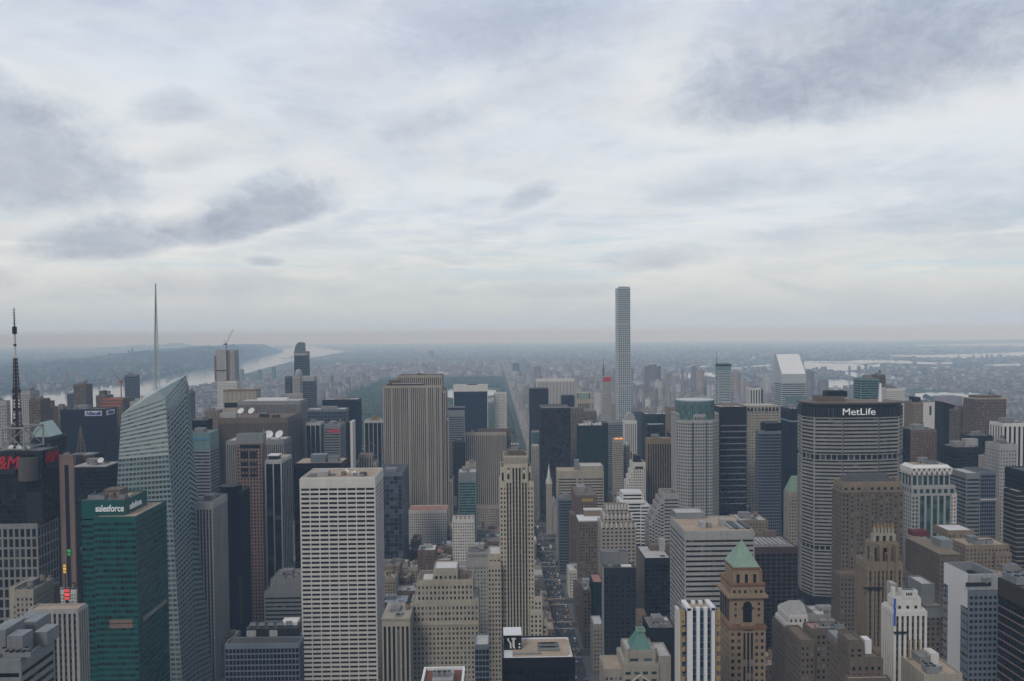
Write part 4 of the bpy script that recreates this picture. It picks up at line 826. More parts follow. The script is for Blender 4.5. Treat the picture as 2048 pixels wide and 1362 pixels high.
def deco():
    b = Bld('art_deco_tower', 'tall beige art deco tower with a stepped stone crown beside the avenue', 42.2, 1003, 1063, 960, None, 34)
    x = lambda p, py=1000: at(p, py, b.Y).x-b.o.x
    st = dict(S['punch'], bay=2.9, cap=3, wall=W['cream']); sv = dict(sty('vert', 'cream', 'pier', 2.35, 3.8, .6, .6, .5, 1.5)); y = 0; pbg = dict(S['plainbeige'], wall=W['cream'])
    b.tier(x(1000), x(1012.5), 1.0, 32, 0, b.Z(966), st, name='left_flank', roof='brown', win=True); b.tier(x(1055), x(1067), 1.0, 32, 0, b.Z(966), st, name='right_flank', roof='brown', win=True)
    b.tier(x(1012.5), x(1024), .2, 30, 0, b.Z(962), sv, name='left_shaft', roof='brown'); b.tier(x(1043), x(1055), .2, 30, 0, b.Z(962), sv, name='right_shaft', roof='brown'); b.tier(x(1024), x(1043), -.2, 30, 0, b.Z(932), sv, name='centre_shaft', roof=None, par=0)
    b.tier(x(1001), x(1012.5), 2.5, 30, b.Z(966), b.Z(937), pbg, name='left_setback', roof='brown'); b.tier(x(1055), x(1063), 2.5, 30, b.Z(966), b.Z(937), pbg, name='right_setback', roof='brown')
    b.tier(x(1008), x(1056), .6, 28, b.Z(962), b.Z(914), pbg, name='crown', roof='brown')
    for p in (1004, 1006.5, 1058.6): b.box('slot_window', x(p), x(p)+1.1, 2.2, 2.6, b.Z(962), b.Z(946), G['dark'])
    for p in (1015, 1046.5):
        b.box('window', x(p), x(p+4), .2, .7, b.Z(958), b.Z(948), G['dark']); b.box('window', x(p+1), x(p+4), .2, .7, b.Z(939), b.Z(936), G['dark']); b.box('stone_panel', x(p), x(p+4), .3, .58, b.Z(945), b.Z(941), 'white')
    for k in range(12): b.box('fluting', x(1009+k*4)-.3, x(1009+k*4)+.6, .1, .62, b.Z(926), b.Z(915), 'lime')
    b.tier(x(1016), x(1050), 6, 22, b.Z(914), b.Z(906), S['plainbrown'], name='roof_house', roof='grey'); b.tier(x(1023), x(1038), 8, 16, b.Z(906), b.Z(894), S['plainsteel'], name='water_tank_house', roof='light')
    for k in range(4): b.box('roof_spike', x(1023+k*4.4), x(1023+k*4.4)+1, 8, 9, b.Z(894), b.Z(889), 'white')
    for p in (1025, 1031, 1037):
        b.box('window_strip', x(p), x(p)+1.3, -.35, -.1, b.Z(956), b.Z(933), G['dark'])
    # lower wings left
    b.tier(x(975), x(1000), -6, 26, 0, b.Z(1128, -6), S['beigegrid'], name='left_wing', roof='beige', win=True); b.tier(x(977), x(1000), 1, 26, b.Z(1128, -6), b.Z(1110), S['beigegrid'], name='left_wing_upper', roof='white')
    b.tier(x(1058), x(1082), -5, 20, 0, b.Z(1222, -5), st, name='right_wing', roof='grey', win=True); b.tier(x(1067), x(1082), 0, 24, 0, b.Z(1196), st, name='right_wing_upper', roof='brown'); b.tier(x(1082), x(1092), -3, 22, 0, b.Z(1240), S['beigegrid'], name='right_corner', roof='light')
    b.winname = 'window'; b.done()
deco()
b = simple('office_building', 'pale grey building with a blank upper wall and small square windows', 43.6, 934, 985, 1107, 'greyp', d=26, roof='grey'); b.box('blank_wall', b.x0-.3, b.x1+.3, -.55, -.32, b.Z(1132), b.h, 'pale'); b.box('louvre_band', b.x0+1, b.x1-1, -.75, -.56, b.Z(1114), b.Z(1108), 'grey'); b.gear(b.x0, b.x1, 4, b.d, b.h, 5, 4, tank=True, m='pale')
def stepped_beige():
    b = Bld('stone_building', 'stepped beige stone building with paired windows in the foreground', 41.9, 818, 957, 1245, None, 36)
    st = dict(S['punch'], bay=3.1, fl=3.9)
    b.body(st, win=True, roof='beige'); x = b.X
    b.tier(x(822, 2), x(954, 2), 2, 34, b.h, b.Z(1203, 2), st, name='setback', roof='light', win=True); b.tier(x(831, 4), x(943, 4), 4, 32, b.Z(1203, 2), b.Z(1162, 4), st, name='setback', roof='brown', win=True); b.tier(x(865, 6), x(912, 6), 6, 28, b.Z(1162, 4), b.Z(1139, 6), S['beigegrid2'], name='top_block', roof='white')
    b.box('roof_terrace', x(843, 6), x(862, 6), 6, 20, b.Z(1162, 4)+.3, b.Z(1162, 4)+1.2, 'white'); b.box('plant_room', x(914, 8), x(930, 8), 8, 18, b.Z(1162, 4)+.3, b.Z(1162, 4)+4, 'brown'); b.box('cornice', b.x0-.8, b.x1+.8, -1, .2, b.Z(1250), b.Z(1247), 'beige'); b.done()
stepped_beige()
b = simple('stone_building', 'grey beige building with tall window bays right of the white gridded tower base', 41.6, 765, 819, 1240, 'beigegrid2', d=36, win=True, roof='brown', gear=3); b.box('cornice', b.x0-.6, b.x1+.4, -1.1, b.d, b.h+.2, b.h+1.8, 'beige')
for k in range(6): b.box('tall_window', b.x0+b.w*(k+.25)/6, b.x0+b.w*(k+.78)/6, -.55, -.2, b.Z(1362), b.Z(1258), G['std'])
b = Bld('rooftop_building', 'red brown roof with a white parapet and large rooftop machine at the bottom edge', 38.2, 838, 924, 1396, None, 30, cat='building'); b.body(S['brickgrid'], roof=None); mb = MB(); mb.box(b.x0+.6, b.x1-.6, .6, b.d-.6, b.h+.05, b.h+.3); mb.build('roof', pmat('red_brown_roof', (.16, .07, .045), var=.3, streak=False), b.root)
mb = MB()
for q in ((b.x0-.3, b.x0+.8, -.3, b.d), (b.x1-.8, b.x1+.3, -.3, b.d), (b.x0+.8, b.x1-.8, b.d-1, b.d)): mb.box(*q, b.h+.3, b.h+1.6)
mb.build('parapet', W['bright'], b.root); b.box('machine_base', b.X(862, 12), b.X(900, 12), 10, 20, b.h+.3, b.h+3.5, 'steel'); b.box('machine_deck', b.X(860, 12), b.X(902, 12), 9, 21, b.h+3.5, b.h+4, 'pale')
for k in range(3): b.unit('cooling_unit', b.X(868+k*11, 14), 14, b.h+4, .75)
def mark_roof():
    b = Bld('office_tower', 'black office block with a beige roof, white kerb and a marked black roof house', 39.5, 1005, 1149, 1319, None, 34); b.body(S['blackg'], roof='white', win=True); r = ray(1142, 1287)
    d = b.d; P = [(b.X(1022, 4), 4), (b.X(1132, 4), 4), (b.X(1138, 6), 7), (b.X(1137, 20), 26), (b.X(1130, 26), 30), (b.X(1022, 26), 30)]; mb = MB(); mb.prism(P, b.h+.25, b.h+.5); mb.build('roof_gravel', RF['beige'], b.root)
    x0, x1 = b.X(1004.5, 14), b.X(1040, 14); zt = b.Z(1270, 14); b.box('roof_house', x0, x1, 14, 26, b.h+.3, zt, 'black'); b.box('roof_house_roof', x0-.2, x1+.2, 13.8, 26.2, zt, zt+.5, 'bright')
    q = lambda p, y: ((b.X(p, 13.7)), b.Z(y, 13.7)); wm = W['white']; mb = MB()
    def stroke(pts, wd):
        for (a, c) in zip(pts, pts[1:]):
            A, C = q(*a), q(*c); w = wd/2; mb.quad((A[0]-w, 13.7, A[1]), (C[0]-w, 13.7, C[1]), (C[0]+w, 13.7, C[1]), (A[0]+w, 13.7, A[1]))
    stroke([(1013, 1275.5), (1013.5, 1280), (1018, 1285.5), (1018.5, 1296)], .95); stroke([(1024, 1276.5), (1024, 1292), (1026, 1296)], 1.2); stroke([(1020, 1276.2), (1028, 1276.2)], .1)
    A, C = q(1020, 1278.5), q(1028.5, 1275); mb.quad((A[0], 13.68, A[1]), (C[0], 13.68, A[1]), (C[0], 13.68, C[1]), (A[0], 13.68, C[1]))
    mb.build('mark', wm, b.root)
    for y_ in (1287.5, 1294):
        c = q(1036, y_); e = MB(); e.cyl(0, 0, .55, 0, .2, 10); o = e.build('lamp', W['bright'], b.root, (c[0], 13.9, c[1])); o.rotation_euler.x = math.pi/2
    for i in range(6):
        for j in range(2): b.unit('cooling_unit', b.X(1079+i*6, 14), 12+j*6, b.h+.5, .8)
    for i in range(5): b.box('pipe_run', b.X(1022+i*12, 6), b.X(1032+i*12, 6), 6, 7.2, b.h+.5, b.h+1.3, 'steel')
    b.done()
mark_roof()
simple('office_building', 'dark low block in the gap left of the black roof house', 40.6, 950, 978, 1292, 'bluegl', d=20, roof='light')
# ------------------------------------------------------------------ towers east of the avenue
S.update(citi=sty('horiz', 'alum', 'dark', 6, 3.9, 1, .48, .25, 4), metl=sty('horiz', 'metl', 'dark', 5, 3.75, 1, .48, .6, 0), tanbig=sty('grid', 'brown', 'std', 3.0, 3.7, .46, .5, .4, 3), octo=sty('grid', 'pale', 'dark', 2.9, 4.0, .55, .52, .35, 2),
 bronzebk=sty('grid', 'black', 'brownblk', 3, 3.9, .88, .75, .2, 4), dkgreen=sty('grid', 'black', 'dkgreen', 3, 4.2, .9, .85, .2, 3), goldv=sty('vert', 'goldpier', 'dark', 3.2, 3.8, .62, .6, .6, 7), banded=sty('horiz', 'pale', 'dark', 3, 3.9, 1, .42, .35, 5), beigeband=sty('horiz', 'beige', 'dark', 3, 4.1, 1, .42, .4, 9),
 redv=sty('grid', 'redpier', 'black', 5.2, 3.9, .84, .8, .4, 5), p432=sty('grid', 'alum', 'navy', 4.6, 4.7, .60, .60, .5, 1.5), wht=sty('vert', 'white', 'dark', 3.4, 3.7, .42, .6, .6, 5), striped=sty('vert', 'white', 'dark', 5.5, 3.8, .5, .6, .5, 3), slabw=sty('grid', 'dark', 'lit', 4.6, 4.1, .42, .40, .12, 6), ltgrn=sty('grid', 'pale', 'teal', 3.6, 3.8, .62, .62, .45, 2))
simple('office_tower', 'plain navy slab standing on the far side of the avenue', 55.6, 1059, 1097, 778, 'plainblack', d=34, yb=1000, roof='dark').root.children[0].data.materials[0] = W['navy']
b = simple('office_building', 'low teal glass block squeezed before the foot of the plain navy slab', 53, 1064, 1079, 864, 'tealh', d=20, yb=930, roof='pink'); b = simple('stone_building', 'narrow pale building below the low teal glass block', 51.4, 1064, 1078, 893, 'limegrid', d=26, yb=1000, roof='light')
simple('office_tower', 'wide white ribbed slab behind the navy slab', 58.2, 1074, 1148, 759, 'wht', d=30, yb=820, roof='light')
simple('office_tower', 'small black glass box overlapping the white ribbed slab', 56.6, 1124, 1149, 792, 'blackg', d=26, yb=815, roof='dark')
b = simple('office_tower', 'beige granite tower with a pale green panel set in its top', 55.2, 1152, 1182, 786, 'plainbeige', d=26, yb=820, roof='light')
b.box('green_roof_panel', b.X(1157), b.X(1178), -.8, -.3, b.Z(796), b.Z(787), 'copper'); b.box('panel_frame', b.X(1155), b.X(1156.8), -.8, -.3, b.Z(797), b.Z(786), 'dark'); b.box('panel_frame', b.X(1178.2), b.X(1180), -.8, -.3, b.Z(797), b.Z(786), 'dark')
for k in range(7): b.box('slot_window', b.X(1157+k*3.4), b.X(1158.8+k*3.4), -.3, .1, b.Z(817), b.Z(807), G['dark'])
b = simple('office_tower', 'brown black glass tower beside the church spire', 51.3, 1083, 1141, 817, 'bronzebk', side=1078, yb=1110, roof='dark', win=True, gear=None); b.box('roof_rim', b.x0-.3, b.x1+.3, -.5, 3, b.h+1, b.h+2, 'grey')
b = simple('office_tower', 'dark brown stepped tower behind the brown black glass one', 53.5, 1143, 1193, 824, 'browngrid', d=30, yb=850, roof='brown', gear=4); b.tier(b.X(1143), b.X(1167), 2, 28, b.h, b.Z(817), S['browngrid'], name='upper_step', roof='brown'); b.tier(b.X(1158), b.X(1168), -10, -1, 0, b.Z(868), S['browngrid'], name='side_step')
b = simple('office_tower', 'dark green glass tower with a cluttered white roof', 50.3, 1158, 1207, 852, 'dkgreen', d=36, yb=935, roof='light', gear=11, win=None); b.tier(b.x1+.4, b.X(1217), 5, 34, 0, b.h+3, S['dkgreen'], name='right_bay', roof='dark')
for k in range(6): b.box('roof_plant', b.X(1163+k*7, 8), b.X(1168+k*7, 8), 8, 12, b.h+.3, b.h+3+k % 3, 'white')
simple('office_tower', 'blue grey banded tower right of the dark green glass one', 53, 1216, 1246, 845, 'greyh', d=30, yb=880, roof='grey')
b = simple('apartment_tower', 'unfinished grey concrete tower with a red band and a thin pinnacle', 60.5, 1206, 1222, 752, 'greyp', side=1203, yb=850, roof='grey'); b.box('red_band', b.x0-.3, b.x1+.3, -.7, -.2, b.Z(763), b.Z(754), 'red'); mb = MB(); mb.cyl(b.X(1208), 5, 2.4, b.h, b.Z(735), 8); mb.cyl(b.X(1208), 5, 1.2, b.Z(735), b.Z(718), 6, r2=.3); mb.build('pinnacle', W['brown'], b.root)
simple('apartment_tower', 'slender cream tower touching the left side of the very tall white one', 58, 1224, 1236, 806, 'limegrid', d=22, yb=850)
b = Bld('skyscraper', 'very tall thin white tower of square windows, highest on the skyline', 56.6, 1236, 1260, 576, 1231, yb=835); b.body(S['p432'], roof='light', win=True)
for k in range(5): z = b.h*(k+1)/6.2; b.box('open_floor', b.x0+.6, b.x1-.6, -.62, -.4, z, z+4.2, 'pale')
b.box('roof_rail', b.x0+1, b.x1-1, .8, 1.2, b.h+1, b.h+3, 'steel'); b.done()
b = Bld('office_tower', 'pale pier tower with a round arched top', 52, 1250, 1273, 842, None, 22, yb=960); b.body(S['wht']); mb = MB(); N = 10; w = b.w*.42
pr = [(-w*math.cos(math.pi*k/N), b.h+.5+(b.Z(826)-b.h)*math.sin(math.pi*k/N)) for k in range(N+1)]
for (x, z), (x2, z2) in zip(pr, pr[1:]): mb.quad((x, 1, z), (x, 20, z), (x2, 20, z2), (x2, 1, z2))
mb.poly([(x, 1, z) for x, z in pr][::-1]); mb.poly([(x, 20, z) for x, z in pr]); mb.build('arched_crown', W['pale'], b.root); b.done()
simple('office_tower', 'dark slate tower peeping out right of the arched pale one', 53.2, 1270, 1284, 822, 'bluegl', d=26, yb=960, gear=1); mb = MB()
b = simple('stone_building', 'slim stone tower with two orange lamps near its top', 49.8, 1228, 1246, 880, 'limegrid', d=20, yb=965, roof='light'); lamp = pmat('orange_lamp', (1., .36, .06), emit=.8)
for p in (1230, 1239): b.box('lamp', b.X(p), b.X(p+6), -.8, -.4, b.Z(878.5), b.Z(875.5), lamp)
b = Bld('hotel_tower', 'brown stone tower with a small pale domed lantern', 50.1, 1247, 1263, 905, None, 20, yb=980); b.body(S['tangrid']); b.tier(b.x0*.6, b.x1*.6, 2, 14, b.h, b.Z(892), S['tangrid'], name='lantern', par=0); mb = MB(); mb.dome(0, 8, b.Z(892), b.w*.32, b.Z(884)-b.Z(892), 12, 4); mb.build('dome', W['frost'], b.root); b.done()
b = Bld('office_building', 'white gridded building that steps out to the left with a blank top', 47.5, 1266, 1291, 926, None, 26, yb=985); b.body(S['palegrid'], roof='dark'); b.box('blank_top', b.x0-.2, b.x1+.2, -.6, -.2, b.Z(936), b.h, 'white'); b.box('dark_slot', b.X(1270), b.X(1286), -.75, -.5, b.Z(937), b.Z(933), G['dark']); b.tier(b.X(1270), b.X(1283), 6, 18, b.h, b.Z(913), S['plainblack'], name='roof_house')
for k in range(3): b.tier(b.X(1262-k*4), b.X(1266-k*4)-.3, 1+k, 24, 0, b.Z(942+k*11), S['palegrid'], name='setback')
b.done()
b = simple('office_tower', 'black green glass block with a stepped dark terrace', 52, 1291, 1336, 829, 'dkgreen', d=34, yb=868, roof='light', gear=7); b = simple('office_building', 'low black block with a lit roof terrace below the black green glass one', 50.5, 1296, 1330, 850, 'blackg', d=20, yb=868, roof='light')
b = simple('office_tower', 'brown tower of gold bronze piers right of the white stepped building', 47.9, 1295, 1343, 878, 'goldv', side=1291, yb=985, roof='beige', win=True, gear=4)
simple('stone_building', 'slender tan stone tower left of the glass crowned octagonal one', 51, 1336, 1353, 816, 'tangrid', d=20, yb=870, roof='brown'); simple('office_tower', 'black slab wedged between the bronze piers and the octagonal tower', 48.7, 1342, 1359, 868, 'blackg', d=26, yb=985, roof='pink')
def octagon():
    b = Bld('office_tower', 'pale octagonal tower with a round green glass crown', 46.3, 1357, 1442, 842, None, 52, yb=1005); w, d = b.w/2, b.d; c = w*.42
    oc = [(-w+c, 0), (w-c, 0), (w, c), (w, d-c), (w-c, d), (-w+c, d), (-w, d-c), (-w, c)]
    b.tier(0, 0, 0, 0, 0, b.Z(842), S['octo'], poly=oc, win=True, roof='light'); s = .93; cy = d/2; zt = b.Z(805)
    r = w*.9; o16 = [(r*math.cos(2*math.pi*(k+.5)/16), cy+r*math.sin(2*math.pi*(k+.5)/16)) for k in range(16)]
    cr = gmat('green_crown_glass', (.06, .12, .115), (.10, .18, .17), .4, rough=.2); st = dict(sty('vert', 'teal', 'teal', 2.2, 4, .8, .6, .25, 0), glass=cr)
    b.tier(0, 0, 0, 0, b.h, zt, st, poly=o16, name='glass_crown', roof=None, par=0); mb = MB(); mb.cyl(0, cy, r*1.02, zt, zt+2, 28); mb.build('crown_rim', W['frost'], b.root)
    b.tier(-c*.62, c*.62, 0.2, 6, b.h, b.Z(829), S['octo'], name='centre_bay', roof=None, par=0, win=True)
    b.tier(-w, -w*.86, c+2, d-c, b.h, b.Z(828), S['octo'], name='side_bay', roof=None, par=0); b.tier(w*.86, w, c+2, d-c, b.h, b.Z(828), S['octo'], name='side_bay', roof=None, par=0)
    b.box('dark_seam', -c*.85, -c*.7, -.5, .2, 0, b.h-2, G['teal']); b.box('dark_seam', c*.7, c*.85, -.5, .2, 0, b.h-2, G['teal']); b.done()
octagon()
b = simple('office_tower', 'black banded glass tower right of the octagonal one', 47.2, 1440, 1493, 817, 'blackg', d=40, yb=1030, roof='beige', gear=5); b.tier(b.x0-.3, b.x1+.3, -.3, 40.3, b.Z(847), b.Z(817)+1.3, S['plainblack'], name='blank_crown', roof='beige')
for k in range(14): b.box('light_band', b.x0+.4, b.x1-.4, -.32, -.22, b.Z(852+k*12), b.Z(850+k*12), 'steel')
b = simple('office_tower', 'beige gridded tower with a row of tall dark openings below the roof', 48.7, 1493, 1558, 812, 'beigegrid2', d=36, yb=985, roof='light', win=True)
for k in range(9): b.box('tall_opening', b.x0+b.w*(k+.2)/9, b.x0+b.w*(k+.8)/9, -.6, -.25, b.Z(823), b.Z(814.5), G['dark'])
b = simple('office_tower', 'pale banded glass tower with a thin antenna', 58.5, 1437, 1462, 729, 'citi', side=1431, yb=810, roof='light'); b.tier(b.x0-.3, b.x1+.3, -.3, b.d, b.Z(741), b.h+1.2, S['plainteal'], name='blank_crown'); mb = MB(); mb.tube((b.X(1434.5), 6, b.h), (b.X(1434.5), 6, b.Z(703)), .7, r2=.3); mb.build('antenna', W['dark'], b.root)
b = simple('apartment_tower', 'narrow tower of bold white and black vertical stripes', 55, 1500, 1521, 777, 'striped', d=26, yb=808, roof='light', gear=2); b.tier(b.X(1521.5), b.X(1527), 4, 20, 0, b.h-2, S['bluegl'], name='side_wing')
def wedge():
    b = Bld('office_tower', 'pale banded tower with a roof that slopes like a wedge', 53, 1563, 1612, 748, 1549, yb=810)
    b.tier(b.x0, b.x1, 0, b.d, 0, b.Z(762), S['citi'], roof=None, par=0, win=True); z0, z1 = b.Z(762), b.h; zt = b.Z(708.5, b.d); mb = MB(); x0, x1, d = b.x0-.3, b.x1+.3, b.d
    mb.quad((x0, 0, z0), (x1, 0, z0), (x1, 0, z1), (x0, 0, z1)); mb.poly([(x0, d, z0), (x0, 0, z0), (x0, 0, z1), (x0, d-6, zt), (x0, d, zt)]); mb.poly([(x1, 0, z0), (x1, d, z0), (x1, d, zt), (x1, d-6, zt), (x1, 0, z1)]); mb.quad((x0, d-6, zt), (x1, d-6, zt), (x1, d, zt), (x0, d, zt)); mb.quad((x1, d, z0), (x0, d, z0), (x0, d, zt), (x1, d, zt)); mb.build('crown', W['alum'], b.root)
    mb = MB(); mb.quad((x0+1, .3, z1+.3), (x1-1, .3, z1+.3), (x1-1, d-6, zt+.4), (x0+1, d-6, zt+.4)); mb.quad((x0+1, .3, z1+.3), (x0+1, .3, z1-.2), (x1-1, .3, z1-.2), (x1-1, .3, z1+.3)); mb.build('sloping_roof', W['bright'], b.root)
    mb = MB()
    for x in (x0+.4, x1-.4): mb.tube((x, .2, z1+.3), (x, d-6, zt+.8), .6)
    mb.build('roof_edge', W['frost'], b.root); b.done()
wedge()
simple('office_building', 'teal panelled block in front of the wedge roofed tower', 50.5, 1583, 1617, 795, 'plainteal', d=30, yb=815, roof='dark')
b = simple('office_tower', 'dark glass tower with pale blue light bands left of the wide octagonal slab', 47.1, 1582, 1608, 819, 'blackv', side=1562, yb=960, roof='light', gear=1); b.box('light_band', b.x0-.6, b.x1, -.7, -.5, b.Z(844), b.Z(841), 'frost'); b.box('light_band', b.x0-.75, b.x0-.5, 0, b.d, b.Z(844), b.Z(841), 'frost')
b = simple('office_tower', 'navy tower with a smaller upper block between the beige grid and the dark glass tower', 46.2, 1517, 1562, 864, 'bluegl', side=1512, yb=1068, roof='dark'); b.tier(b.X(1531, 6), b.X(1562, 6), 6, 24, b.h, b.Z(848, 6), S['blackg'], name='upper_block', roof='dark')
b = simple('hotel_tower', 'small tower with a pointed green copper cap beside the navy tower', 49.3, 1532, 1544, 848, 'tangrid', d=12, yb=850); mb = MB(); q = [(b.x0, 0), (b.x1, 0), (b.x1, 12), (b.x0, 12)]; mb.prism(q, b.h, b.Z(832), top=[(-.3, 5.7), (.3, 5.7), (.3, 6.3), (-.3, 6.3)]); mb.build('pointed_roof', W['copper2'], b.root)
def wide_octagon():
    b = Bld('office_tower', 'wide octagonal slab of horizontal bands with white lettering under its dark roof', 44.4, 1629, 1797, 810, None, 46, yb=1200)
    x0, x1, d = b.x0, b.x1, 46; e = at(1604, 810, b.Y+19).x-b.o.x
    P = [(x0, 0), (b.X(1681), -5.5), (b.X(1752), -5.5), (x1, 0), (x1+14, 20), (x1, d), (x0, d), (e, 19)]
    st = dict(S['metl'], cap=0); zs = [b.Z(1190), b.Z(1098), b.Z(1090), b.Z(918), b.Z(908), b.Z(834)]
    b.tier(0, 0, 0, 0, zs[0], zs[1], st, poly=P, roof=None, par=0, win=True, name='walls'); sh = [(p[0]*.985, (p[1]-20)*.95+20) for p in P]
    b.tier(0, 0, 0, 0, zs[1], zs[2], sty('vert', 'metl', 'dark', 6, 8, .8, .6, .5), poly=sh, roof=None, par=0, name='recessed_floor'); b.tier(0, 0, 0, 0, zs[2], zs[3], st, poly=P, roof=None, par=0, win=True, name='walls'); b.tier(0, 0, 0, 0, zs[3], zs[4], sty('vert', 'metl', 'dark', 6, 8, .8, .6, .5), poly=sh, roof=None, par=0, name='recessed_floor')
    b.tier(0, 0, 0, 0, zs[4], zs[5], st, poly=P, roof=None, par=0, win=True, name='walls'); b.tier(0, 0, 0, 0, zs[5], b.Z(814), sty('vert', 'dark', 'dark', 2.2, 20, .5, .6, .4), poly=P, roof=None, par=0, name='sign_band'); b.tier(0, 0, 0, 0, b.Z(814), b.Z(809), S['plainblack'], poly=sh, roof=None, par=0, name='recess')
    mb = MB(); big = [(p[0]*1.03, (p[1]-20)*1.06+20) for p in P]; mb.prism(big, b.Z(809), b.Z(805.5)); mb.build('roof_slab', W['bronze'], b.root); mb = MB(); mb.prism([(p[0]*.98, (p[1]-20)*.96+20) for p in P], b.Z(805.5)+.05, b.Z(805.5)+.3); mb.build('roof', RF['brown'], b.root)
    b.text('MetLife', b.X(1717, -6), -6.4, b.Z(824, -6), 10.0, pmat('white_letters', (.82, .82, .82), emit=.15), bold=-.003, sx=1.16)
    for p in (1681, 1752): b.box('fold_line', b.X(p)-.4, b.X(p)+.4, -6.25, -5.2, zs[0], zs[5], 'dark')
    b.tier(b.X(1648), b.X(1700), 14, 32, b.Z(805.5), b.Z(796), S['plainbrown'], name='roof_house', roof='brown'); b.tier(b.X(1655, 16), b.X(1694, 16), 16, 30, b.Z(796), b.Z(786), S['plainblack'], name='upper_roof_house', roof='dark')
    mb = MB(); mb.tube((b.X(1767), 8, b.Z(805)), (b.X(1767), 8, b.Z(768)), 2.0, r2=1.2); mb.build('roof_mast', W['bright'], b.root)
    b.tier(x0-6, x1+6, -8, d+6, b.Z(1216), zs[0], S['plainblack'], name='recessed_base', roof=None, par=0); b.tier(e-8, x1+16, -26, d+10, 0, b.Z(1222), S['banded'], name='podium', roof='grey'); b.done()
wide_octagon()
b = simple('office_tower', 'beige tower under a steep green copper roof at the foot of the wide octagonal slab', 45.6, 1578, 1612, 985, 'limegrid', side=1568, yb=1065, roof=None); mb = MB(); mb.prism([(b.x0, 0), (b.x1, 0), (b.x1, b.d), (b.x0, b.d)], b.h+1, b.Z(955), top=[(b.x0+7, 8), (b.x1-2, 8), (b.x1-2, b.d-4), (b.x0+7, b.d-4)]); mb.build('copper_roof', W['copper'], b.root)
def brown_big():
    b = Bld('office_tower', 'big brown stone tower with arched top windows and a dark hipped roof', 42.3, 1684, 1806, 972, 1665, yb=1300); st = dict(S['tanbig'], cap=2); x = b.X
    b.tier(b.x0, b.x1, 0, b.d, 0, b.Z(982), st, win=True, roof='brown'); b.tier(b.x0+.8, b.x1-.8, .8, b.d-1, b.Z(982), b.Z(966), sty('grid', 'tan', 'std', 5.5, 9, .5, .6, .4, 3), name='arcade', roof='brown'); b.box('cornice', b.x0-.9, b.x1+.9, -1.1, b.d+.5, b.Z(984), b.Z(981.5), 'tan')
    for k in range(4): b.tier(x(1700+k*29), x(1708+k*29), -1.1, 3, 0, b.Z(985), st, name='pier_bay', roof=None, par=0)
    mb = MB(); d = b.d; mb.prism([(x(1694), 2.5), (x(1792), 2.5), (x(1792), d-3), (x(1694), d-3)], b.Z(966)+.4, b.Z(950), top=[(x(1708), d*.42), (x(1780), d*.42), (x(1780), d*.62), (x(1708), d*.62)]); mb.build('hipped_roof', RF['dark'], b.root)
    b.box('chimney', x(1796), x(1803), 4, 10, b.Z(966), b.Z(957), 'tan'); b.tier(x(1668), b.x1+2, -14, -1.3, 0, b.Z(1150, -14), st, name='lower_block', roof='brown', win=None); b.done()
brown_big()
def zigzag():
    b = Bld('office_tower', 'pale stone tower with green windows and a white zigzag crown', 43.4, 1824, 1900, 970, 1804, yb=1068); d = b.d; x = b.X
    bv = sty('vert', 'pale', 'teal', 5.6, 4, .68, .6, .6, 1.5); b.tier(x(1838), x(1902), -.6, d, 0, b.Z(988), bv, roof=None, par=0, win=True, name='glass_bays'); b.tier(b.x0-.2, x(1837.5), 0, d, 0, b.Z(988), S['ltgrn'], roof=None, par=0, name='walls'); b.tier(x(1902.5), x(1914), .2, d, 0, b.Z(987), S['palegrid'], roof='light', name='right_bay')
    b.tier(b.x0, x(1910), -.4, d, b.Z(988), b.Z(972), sty('grid', 'pale', 'teal', 5.6, 9, .62, .7, .5, 2), name='upper_band', roof='light', win=True); b.tier(x(1824), x(1899), 0, d-1, b.Z(972), b.Z(949), sty('vert', 'pale', 'teal', 5.4, 4, .72, .6, .6, 1), name='upper_bays', roof=None, par=0, win=True)
    mb = MB(); x0, x1 = x(1821), x(1902); za, zb = b.Z(949), b.Z(936)
    n = 8
    def zz(p, q, k):
        for i in range(k):
            t = lambda s: (p[0]+(q[0]-p[0])*s, p[1]+(q[1]-p[1])*s)
            a, c, m_ = t(i/k), t((i+1)/k), t((i+.5)/k); mb.tube((*a, zb), (*m_, za), .9, n=4); mb.tube((*m_, za), (*c, zb), .9, n=4); mb.tube((*a, zb), (*c, zb), .7, n=4)
    zz((x0, -2), (x1, -2), 8); zz((x0, d), (x0, -2), 6); zz((x1, -2), (x1, d), 6); mb.build('zigzag_crown', W['white'], b.root)
    b.tier(x0+1.5, x1-1.5, -.8, d-1, za, zb, S['plaingrey'], name='crown_core', roof=None, par=0); mb = MB(); mb.prism([(x0, -2.2), (x1, -2.2), (x1, d), (x0, d)], zb, zb+3, top=[(x0+3, 0), (x1-3, 0), (x1-3, d-2), (x0+3, d-2)]); mb.build('roof_edge', W['bright'], b.root); mb = MB(); mb.box(x0+4, x1-4, 1, d-3, zb+3.02, zb+3.2); mb.build('roof', RF['beige'], b.root); b.gear(x0+8, x1-8, 4, d-4, zb+3.2, 3, 6, m='steel'); b.done()
zigzag()
